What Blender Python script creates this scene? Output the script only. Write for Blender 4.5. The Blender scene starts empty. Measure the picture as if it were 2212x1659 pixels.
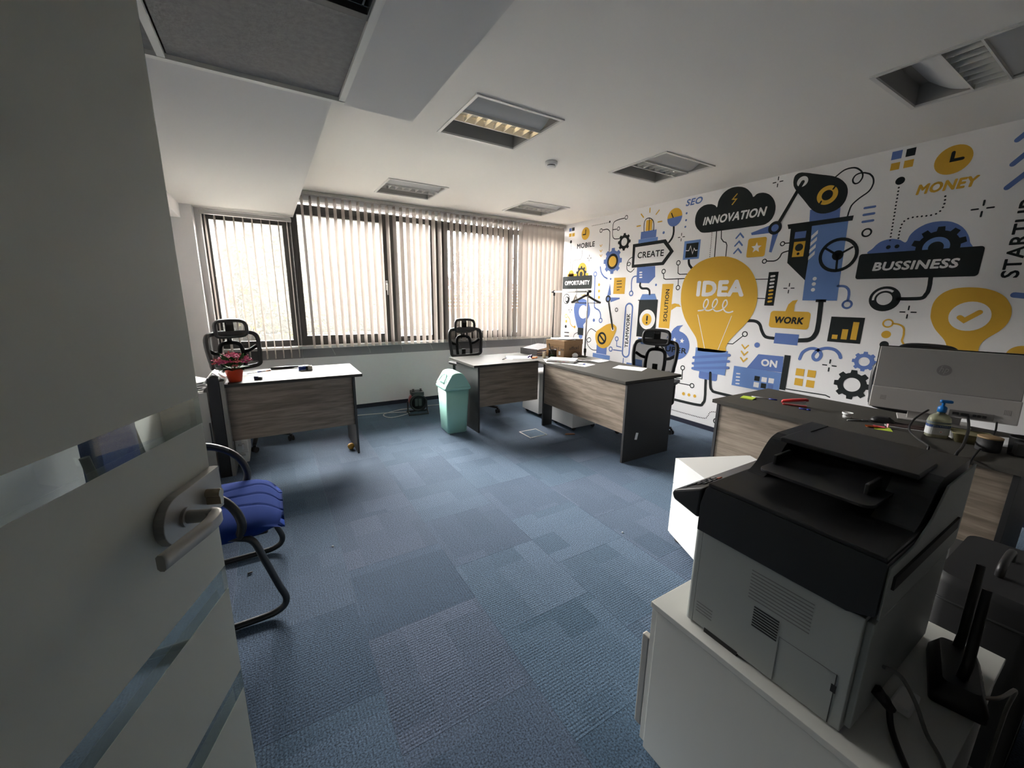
import bpy, bmesh, math, random
from mathutils import Vector, Matrix
from mathutils.geometry import tessellate_polygon
random.seed(7)
sc = bpy.context.scene
col = sc.collection
PI = math.pi

# ------------------------------------------------------------------ camera
H = 2.547                                   # ceiling height
cam_d = bpy.data.cameras.new('camera'); cam = bpy.data.objects.new('camera', cam_d); col.objects.link(cam)
cam_d.sensor_fit = 'HORIZONTAL'; cam_d.sensor_width = 36.0
cam_d.lens = 857.1 * 36.0 / 2212.0
cam_d.clip_start = 0.02; cam_d.clip_end = 200
yaw, pitch, roll = math.radians(31.27), math.radians(12.17), math.radians(0.84)
fw = Vector((math.sin(yaw) * math.cos(pitch), math.cos(yaw) * math.cos(pitch), -math.sin(pitch)))
ri = Vector((math.cos(yaw), -math.sin(yaw), 0)); up = ri.cross(fw)
r2 = math.cos(roll) * ri + math.sin(roll) * up; u2 = -math.sin(roll) * ri + math.cos(roll) * up
M = Matrix((r2, u2, -fw)).transposed().to_4x4(); M.translation = (-4.105, -5.258, 1.419)
cam.matrix_world = M
sc.camera = cam

# ------------------------------------------------------------------ world: plain overcast sky
SKY = 9.0
w = bpy.data.worlds.new('overcast_sky'); sc.world = w; w.use_nodes = True
bg = w.node_tree.nodes['Background']; bg.inputs[0].default_value = (1.0, 0.98, 0.95, 1); bg.inputs[1].default_value = SKY
sc.view_settings.view_transform = 'Standard'; sc.view_settings.look = 'None'
sc.view_settings.gamma = 1.0; sc.view_settings.use_curve_mapping = False
sc.view_settings.exposure = 4.2
try:
    sc.cycles.use_denoising = True
    sc.cycles.max_bounces = 10; sc.cycles.diffuse_bounces = 6; sc.cycles.transparent_max_bounces = 24
    sc.cycles.caustics_reflective = False; sc.cycles.caustics_refractive = False
    sc.cycles.sample_clamp_indirect = 8.0
except Exception:
    pass
# light portals that only steer sampling of the sky through the window openings
def portal(x0, x1, z0, z1, y):
    l = bpy.data.lights.new('sky_portal', 'AREA'); l.shape = 'RECTANGLE'; l.size = x1 - x0; l.size_y = z1 - z0
    o = bpy.data.objects.new('sky_portal', l); col.objects.link(o); o.location = ((x0 + x1) / 2, y, (z0 + z1) / 2)
    o.rotation_euler = (-PI / 2, 0, 0); l.cycles.is_portal = True
portal(-4.60, 0.0, 0.83, 2.42, 0.22)

# ------------------------------------------------------------------ materials
MATS = {}
def mat(name, c, rough=0.6, metal=0.0, noise=None, bump=None, coat=0, sheen=0, spec=0.5, emit=None):
    if name in MATS: return MATS[name]
    m = bpy.data.materials.new(name); m.use_nodes = True; nt = m.node_tree; b = nt.nodes['Principled BSDF']
    b.inputs['Base Color'].default_value = (*c, 1); b.inputs['Roughness'].default_value = rough
    b.inputs['Metallic'].default_value = metal; b.inputs['Specular IOR Level'].default_value = spec
    if coat: b.inputs['Coat Weight'].default_value = coat
    if sheen: b.inputs['Sheen Weight'].default_value = sheen
    if emit: b.inputs['Emission Color'].default_value = (*emit[:3], 1); b.inputs['Emission Strength'].default_value = emit[3]
    if noise or bump:
        tc = nt.nodes.new('ShaderNodeTexCoord')
    if noise:                                # (scale, amount): mottled colour
        n = nt.nodes.new('ShaderNodeTexNoise'); n.inputs['Scale'].default_value = noise[0]; n.inputs['Detail'].default_value = 5
        nt.links.new(tc.outputs['Object'], n.inputs['Vector'])
        r = nt.nodes.new('ShaderNodeMix'); r.data_type = 'RGBA'
        k = noise[1]
        r.inputs[6].default_value = (*[x * (1 - k) for x in c], 1); r.inputs[7].default_value = (*[min(1, x * (1 + k)) for x in c], 1)
        nt.links.new(n.outputs['Fac'], r.inputs[0]); nt.links.new(r.outputs[2], b.inputs['Base Color'])
    if bump:                                 # (scale, strength, distance)
        n = nt.nodes.new('ShaderNodeTexNoise'); n.inputs['Scale'].default_value = bump[0]; n.inputs['Detail'].default_value = 4
        nt.links.new(tc.outputs['Object'], n.inputs['Vector'])
        bp = nt.nodes.new('ShaderNodeBump'); bp.inputs['Strength'].default_value = bump[1]; bp.inputs['Distance'].default_value = bump[2]
        nt.links.new(n.outputs['Fac'], bp.inputs['Height']); nt.links.new(bp.outputs['Normal'], b.inputs['Normal'])
    MATS[name] = m
    return m

def wood_mat(name, c0, c1, axis):
    m = bpy.data.materials.new(name); m.use_nodes = True; nt = m.node_tree; b = nt.nodes['Principled BSDF']
    b.inputs['Roughness'].default_value = 0.5
    tc = nt.nodes.new('ShaderNodeTexCoord'); mp = nt.nodes.new('ShaderNodeMapping')
    mp.inputs['Scale'].default_value = (1.2, 14, 14) if axis == 'x' else (14, 1.2, 14)
    n = nt.nodes.new('ShaderNodeTexNoise'); n.inputs['Scale'].default_value = 2.2; n.inputs['Detail'].default_value = 7; n.inputs['Distortion'].default_value = 0.6
    n2 = nt.nodes.new('ShaderNodeTexNoise'); n2.inputs['Scale'].default_value = 9; n2.inputs['Detail'].default_value = 4
    r = nt.nodes.new('ShaderNodeValToRGB'); r.color_ramp.elements[0].position = 0.32; r.color_ramp.elements[1].position = 0.68
    r.color_ramp.elements[0].color = (*c0, 1); r.color_ramp.elements[1].color = (*c1, 1)
    ad = nt.nodes.new('ShaderNodeMath'); ad.operation = 'MULTIPLY_ADD'; ad.inputs[1].default_value = 0.35; ad.inputs[2].default_value = -0.17
    ad2 = nt.nodes.new('ShaderNodeMath'); ad2.operation = 'ADD'
    L = nt.links.new
    L(tc.outputs['Object'], mp.inputs['Vector']); L(mp.outputs['Vector'], n.inputs['Vector']); L(mp.outputs['Vector'], n2.inputs['Vector'])
    L(n2.outputs['Fac'], ad.inputs[0]); L(n.outputs['Fac'], ad2.inputs[0]); L(ad.outputs[0], ad2.inputs[1]); L(ad2.outputs[0], r.inputs['Fac'])
    L(r.outputs['Color'], b.inputs['Base Color'])
    MATS[name] = m
    return m

def thin_mat(name, c, trans=0.5, translucent=0.0, gloss=0.0, rough=0.05, diff=1.0):
    """a sheet: part lets light straight through, part scatters it on both sides, a little mirrors"""
    m = bpy.data.materials.new(name); m.use_nodes = True; nt = m.node_tree; L = nt.links.new
    for n in list(nt.nodes):
        if n.type == 'BSDF_PRINCIPLED': nt.nodes.remove(n)
    out = [n for n in nt.nodes if n.type == 'OUTPUT_MATERIAL'][0]
    d = nt.nodes.new('ShaderNodeBsdfDiffuse'); d.inputs['Color'].default_value = (*c, 1)
    t = nt.nodes.new('ShaderNodeBsdfTranslucent'); t.inputs['Color'].default_value = (*c, 1)
    m1 = nt.nodes.new('ShaderNodeMixShader'); m1.inputs[0].default_value = translucent
    L(d.outputs[0], m1.inputs[1]); L(t.outputs[0], m1.inputs[2])
    tr = nt.nodes.new('ShaderNodeBsdfTransparent'); tr.inputs['Color'].default_value = (*[0.6 + 0.4 * x for x in c], 1)
    m2 = nt.nodes.new('ShaderNodeMixShader'); m2.inputs[0].default_value = trans
    L(m1.outputs[0], m2.inputs[1]); L(tr.outputs[0], m2.inputs[2])
    last = m2
    if gloss:
        g = nt.nodes.new('ShaderNodeBsdfGlossy'); g.inputs['Roughness'].default_value = rough
        fr = nt.nodes.new('ShaderNodeFresnel'); fr.inputs['IOR'].default_value = 1.5
        mu = nt.nodes.new('ShaderNodeMath'); mu.operation = 'MULTIPLY'; mu.inputs[1].default_value = gloss
        m3 = nt.nodes.new('ShaderNodeMixShader')
        L(fr.outputs[0], mu.inputs[0]); L(mu.outputs[0], m3.inputs[0]); L(m2.outputs[0], m3.inputs[1]); L(g.outputs[0], m3.inputs[2]); last = m3
    L(last.outputs[0], out.inputs['Surface'])
    MATS[name] = m
    return m

white_wall = mat('white_wall_paint', (0.84, 0.83, 0.83), 0.8, bump=(60, 0.08, 0.002))
ceil_paint = mat('ceiling_paint', (0.86, 0.84, 0.80), 0.85, bump=(80, 0.06, 0.002))
mural_base = mat('mural_vinyl_white', (0.83, 0.82, 0.82), 0.55, bump=(150, 0.05, 0.001))
band_grey = mat('grey_sill_band', (0.27, 0.27, 0.28), 0.75)  # flat grey, darker than the wall below the band
navy = mat('navy_baseboard', (0.012, 0.014, 0.032), 0.5)
win_grey = mat('dark_grey_aluminium', (0.045, 0.044, 0.042), 0.45)
white_pl = mat('white_plastic', (0.75, 0.75, 0.74), 0.4)
white_lam = mat('white_laminate', (0.70, 0.70, 0.68), 0.4)
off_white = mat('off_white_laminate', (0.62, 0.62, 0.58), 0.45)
dark_top = mat('anthracite_desktop', (0.066, 0.062, 0.055), 0.62, noise=(160, 0.12), bump=(300, 0.05, 0.0005), spec=0.10)
dark_lam = mat('anthracite_laminate', (0.030, 0.030, 0.031), 0.5, noise=(150, 0.1))
black_pl = mat('black_plastic', (0.012, 0.012, 0.013), 0.42)
black_soft = mat('black_matte_plastic', (0.010, 0.010, 0.011), 0.65, bump=(400, 0.1, 0.0004))
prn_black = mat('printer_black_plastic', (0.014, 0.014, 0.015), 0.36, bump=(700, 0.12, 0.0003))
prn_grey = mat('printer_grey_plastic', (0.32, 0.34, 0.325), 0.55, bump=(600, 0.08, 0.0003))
oak_x = wood_mat('grey_oak_laminate_x', (0.15, 0.115, 0.085), (0.30, 0.245, 0.19), 'x')
oak_y = wood_mat('grey_oak_laminate_y', (0.15, 0.115, 0.085), (0.30, 0.245, 0.19), 'y')
steel = mat('satin_steel', (0.60, 0.58, 0.54), 0.32, 1.0)
satin = mat('satin_nickel_paint', (0.42, 0.40, 0.36), 0.38, 0.35)
chrome = mat('chrome', (0.7, 0.7, 0.7), 0.12, 1.0)
paper = mat('white_paper', (0.80, 0.80, 0.80), 0.8)
mint = mat('mint_plastic', (0.33, 0.62, 0.54), 0.45)
blue_fab = mat('royal_blue_fabric', (0.007, 0.026, 0.145), 0.95, noise=(350, 0.2), bump=(700, 0.15, 0.0005), spec=0.08)
card = mat('brown_cardboard', (0.33, 0.20, 0.10), 0.8, noise=(30, 0.1))
card_d = mat('cardboard_print', (0.10, 0.07, 0.05), 0.8)
blind_fab = thin_mat('cream_blind_fabric', (0.43, 0.39, 0.355), trans=0.0, translucent=0.05)
mesh_fab = thin_mat('black_mesh_fabric', (0.02, 0.02, 0.021), trans=0.42)
glass_m = thin_mat('window_glass', (1.0, 1.0, 1.0), trans=1.0, gloss=1.0, rough=0.01)
door_glass = thin_mat('greenish_door_glass', (0.62, 0.72, 0.66), trans=0.93, gloss=0.45, rough=0.02)
frost = thin_mat('frosted_film', (0.86, 0.87, 0.79), trans=0.0, translucent=0.45, gloss=0.9, rough=0.42)

# ------------------------------------------------------------------ mesh builder
class MB:
    def __init__(s): s.v = []; s.f = []; s.mi = []; s.cm = 0; s.sm = []
    def add(s, vs, fs, smooth=False, T=None):
        o = len(s.v)
        s.v += [tuple(T @ Vector(p)) if T else tuple(p) for p in vs]
        for f in fs: s.f.append(tuple(o + i for i in f)); s.mi.append(s.cm); s.sm.append(smooth)
        return s
    def box(s, x0, x1, y0, y1, z0, z1, T=None):
        v = [(x, y, z) for x in (x0, x1) for y in (y0, y1) for z in (z0, z1)]
        return s.add(v, [(0, 1, 3, 2), (4, 6, 7, 5), (0, 4, 5, 1), (2, 3, 7, 6), (0, 2, 6, 4), (1, 5, 7, 3)], T=T)
    def prism(s, pts, d, T=None, smooth=False):
        """closed 2-D outline in xy pushed from z=0 to z=d"""
        n = len(pts); v = [(p[0], p[1], 0) for p in pts] + [(p[0], p[1], d) for p in pts]
        tri = tessellate_polygon([[Vector((p[0], p[1], 0)) for p in pts]])
        s.add(v, [t for t in tri] + [tuple(i + n for i in reversed(t)) for t in tri], T=T)
        s.f += []
        return s.add(v, [(i, (i + 1) % n, n + (i + 1) % n, n + i) for i in range(n)], smooth, T)
    def tube(s, path, r, n=10, closed=False, T=None, sx=1.0, cap=True):
        P = [Vector(p) for p in path]; N = len(P)
        rr = r if isinstance(r, (list, tuple)) else [r] * N
        tang = []
        for i in range(N):
            a = P[i - 1] if (i > 0 or closed) else P[i]; b = P[(i + 1) % N] if (i < N - 1 or closed) else P[i]
            t = (b - a); tang.append(t.normalized() if t.length > 1e-9 else Vector((0, 0, 1)))
        ref = Vector((0, 0, 1)) if abs(tang[0].z) < 0.9 else Vector((1, 0, 0))
        nrm = (ref - tang[0] * ref.dot(tang[0])).normalized()
        vs = []
        for i in range(N):
            nrm = nrm - tang[i] * nrm.dot(tang[i])
            nrm = nrm.normalized() if nrm.length > 1e-6 else tang[i].orthogonal().normalized()
            bn = tang[i].cross(nrm)
            for k in range(n):
                a = 2 * PI * k / n
                vs.append(P[i] + (nrm * math.cos(a) * sx + bn * math.sin(a)) * rr[i])
        fs = []
        for i in range(N if closed else N - 1):
            j = (i + 1) % N
            for k in range(n): fs.append((i * n + k, i * n + (k + 1) % n, j * n + (k + 1) % n, j * n + k))
        s.add(vs, fs, True, T)
        if cap and not closed: s.add(vs[:n], [tuple(reversed(range(n)))], False, T); s.add(vs[-n:], [tuple(range(n))], False, T)
        return s
    def lathe(s, prof, n=24, T=None, smooth=True):
        """profile of (r, z) turned about the z axis; ends with r=0 close by themselves"""
        vs = []; fs = []; m = len(prof)
        for i in range(n):
            a = 2 * PI * i / n
            for r, z in prof: vs.append((r * math.cos(a), r * math.sin(a), z))
        for i in range(n):
            j = (i + 1) % n
            for k in range(m - 1):
                q = (i * m + k, j * m + k, j * m + k + 1, i * m + k + 1)
                if prof[k][0] < 1e-6: q = (q[0], q[2], q[3])
                elif prof[k + 1][0] < 1e-6: q = (q[0], q[1], q[2])
                fs.append(q)
        return s.add(vs, fs, smooth, T)
    def loft(s, rings, T=None, smooth=True, caps=True):
        n = len(rings[0]); vs = [p for r in rings for p in r]
        fs = [(i * n + k, i * n + (k + 1) % n, (i + 1) * n + (k + 1) % n, (i + 1) * n + k) for i in range(len(rings) - 1) for k in range(n)]
        s.add(vs, fs, smooth, T)
        if caps: s.add(rings[0], [tuple(reversed(range(n)))], False, T); s.add(rings[-1], [tuple(range(n))], False, T)
        return s
    def build(s, name, mats, parent=None, bevel=0, seg=2, loc=None, rot=None):
        me = bpy.data.meshes.new(name); me.from_pydata(s.v, [], s.f)
        if not isinstance(mats, (list, tuple)): mats = [mats]
        for m in mats: me.materials.append(m)
        for p, i, sm in zip(me.polygons, s.mi, s.sm): p.material_index = i; p.use_smooth = sm
        bm = bmesh.new(); bm.from_mesh(me); bmesh.ops.remove_doubles(bm, verts=bm.verts, dist=1e-5); bmesh.ops.recalc_face_normals(bm, faces=bm.faces)
        bm.to_mesh(me); bm.free(); me.update()
        o = bpy.data.objects.new(name, me); col.objects.link(o)
        if parent: o.parent = parent
        if loc: o.location = loc
        if rot: o.rotation_euler = rot
        if bevel:
            md = o.modifiers.new('bevel', 'BEVEL'); md.width = bevel; md.segments = seg; md.limit_method = 'ANGLE'; md.angle_limit = math.radians(50)
        return o

def B(x0, x1, y0, y1, z0, z1): return MB().box(x0, x1, y0, y1, z0, z1)
def Tr(x, y, z, rz=0, rx=0, ry=0): return Matrix.Translation((x, y, z)) @ Matrix.Rotation(rz, 4, 'Z') @ Matrix.Rotation(ry, 4, 'Y') @ Matrix.Rotation(rx, 4, 'X')
def sm(P, n=6, closed=False):
    P = [Vector(p) for p in P]; N = len(P); o = []
    for i in range(N if closed else N - 1):
        if closed: a, b, c, d = P[i - 1], P[i], P[(i + 1) % N], P[(i + 2) % N]
        else: a, b, c, d = P[max(i - 1, 0)], P[i], P[i + 1], P[min(i + 2, N - 1)]
        for j in range(n):
            t = j / n
            o.append(0.5 * ((2 * b) + (c - a) * t + (2 * a - 5 * b + 4 * c - d) * t * t + (3 * b - a - 3 * c + d) * t ** 3))
    if not closed: o.append(P[-1])
    return o
def rrect(x0, x1, y0, y1, r, n=5):
    o = []
    for cx, cy, a0 in ((x1 - r, y1 - r, 0), (x0 + r, y1 - r, PI / 2), (x0 + r, y0 + r, PI), (x1 - r, y0 + r, 1.5 * PI)):
        for i in range(n + 1): a = a0 + PI / 2 * i / n; o.append((cx + r * math.cos(a), cy + r * math.sin(a)))
    return o
def circ(r, n=24, cx=0, cy=0): return [(cx + r * math.cos(2 * PI * i / n), cy + r * math.sin(2 * PI * i / n)) for i in range(n)]

def tag(o, label=None, cat=None, group=None, kind=None):
    if label: o['label'] = label
    if cat: o['category'] = cat
    if group: o['group'] = group
    if kind: o['kind'] = kind
    return o
def thing(name, label, cat, loc=(0, 0, 0), rz=0, group=None):
    o = bpy.data.objects.new(name, None); col.objects.link(o); o.location = loc; o.rotation_euler = (0, 0, rz); o.empty_display_size = 0.1
    return tag(o, label, cat, group)
def struct(name, mb, m, label=None, bevel=0):
    o = mb.build(name, m, None, bevel); o['kind'] = 'structure'
    if label: o['label'] = label
    return o
def sroot(name, label=None, loc=(0, 0, 0), rz=0):
    o = bpy.data.objects.new(name, None); col.objects.link(o); o.location = loc; o.rotation_euler = (0, 0, rz); o['kind'] = 'structure'
    if label: o['label'] = label
    return o
def dup(root, loc, rz, label=None, group=None):
    r = root.copy(); col.objects.link(r); r.location = loc; r.rotation_euler = (0, 0, rz)
    if label: r['label'] = label
    if group: r['group'] = group
    for ch in list(root.children):
        c = ch.copy(); col.objects.link(c); c.parent = r
        for g in list(ch.children):
            d = g.copy(); col.objects.link(d); d.parent = c
    return r
_TXT = {}
def text2d(body, shear=0.0, bold=0.02):
    """lettering outline as flat triangles scaled to a unit box"""
    k = (body, shear, bold)
    if k in _TXT: return _TXT[k]
    cu = bpy.data.curves.new('lettering', 'FONT'); cu.body = body; cu.size = 1; cu.shear = shear; cu.offset = bold; cu.resolution_u = 3; cu.space_character = 1.06
    ob = bpy.data.objects.new('lettering', cu); col.objects.link(ob)
    bpy.context.view_layer.update()
    dg = bpy.context.evaluated_depsgraph_get(); me = bpy.data.meshes.new_from_object(ob.evaluated_get(dg))
    vs = [tuple(v.co) for v in me.vertices]; fs = [tuple(p.vertices) for p in me.polygons]
    bpy.data.objects.remove(ob); bpy.data.meshes.remove(me)
    xs = [v[0] for v in vs]; ys = [v[1] for v in vs]; x0, x1, y0, y1 = min(xs), max(xs), min(ys), max(ys)
    _TXT[k] = ([((v[0] - x0) / (x1 - x0), (v[1] - y0) / (y1 - y0)) for v in vs], fs)
    return _TXT[k]
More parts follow.
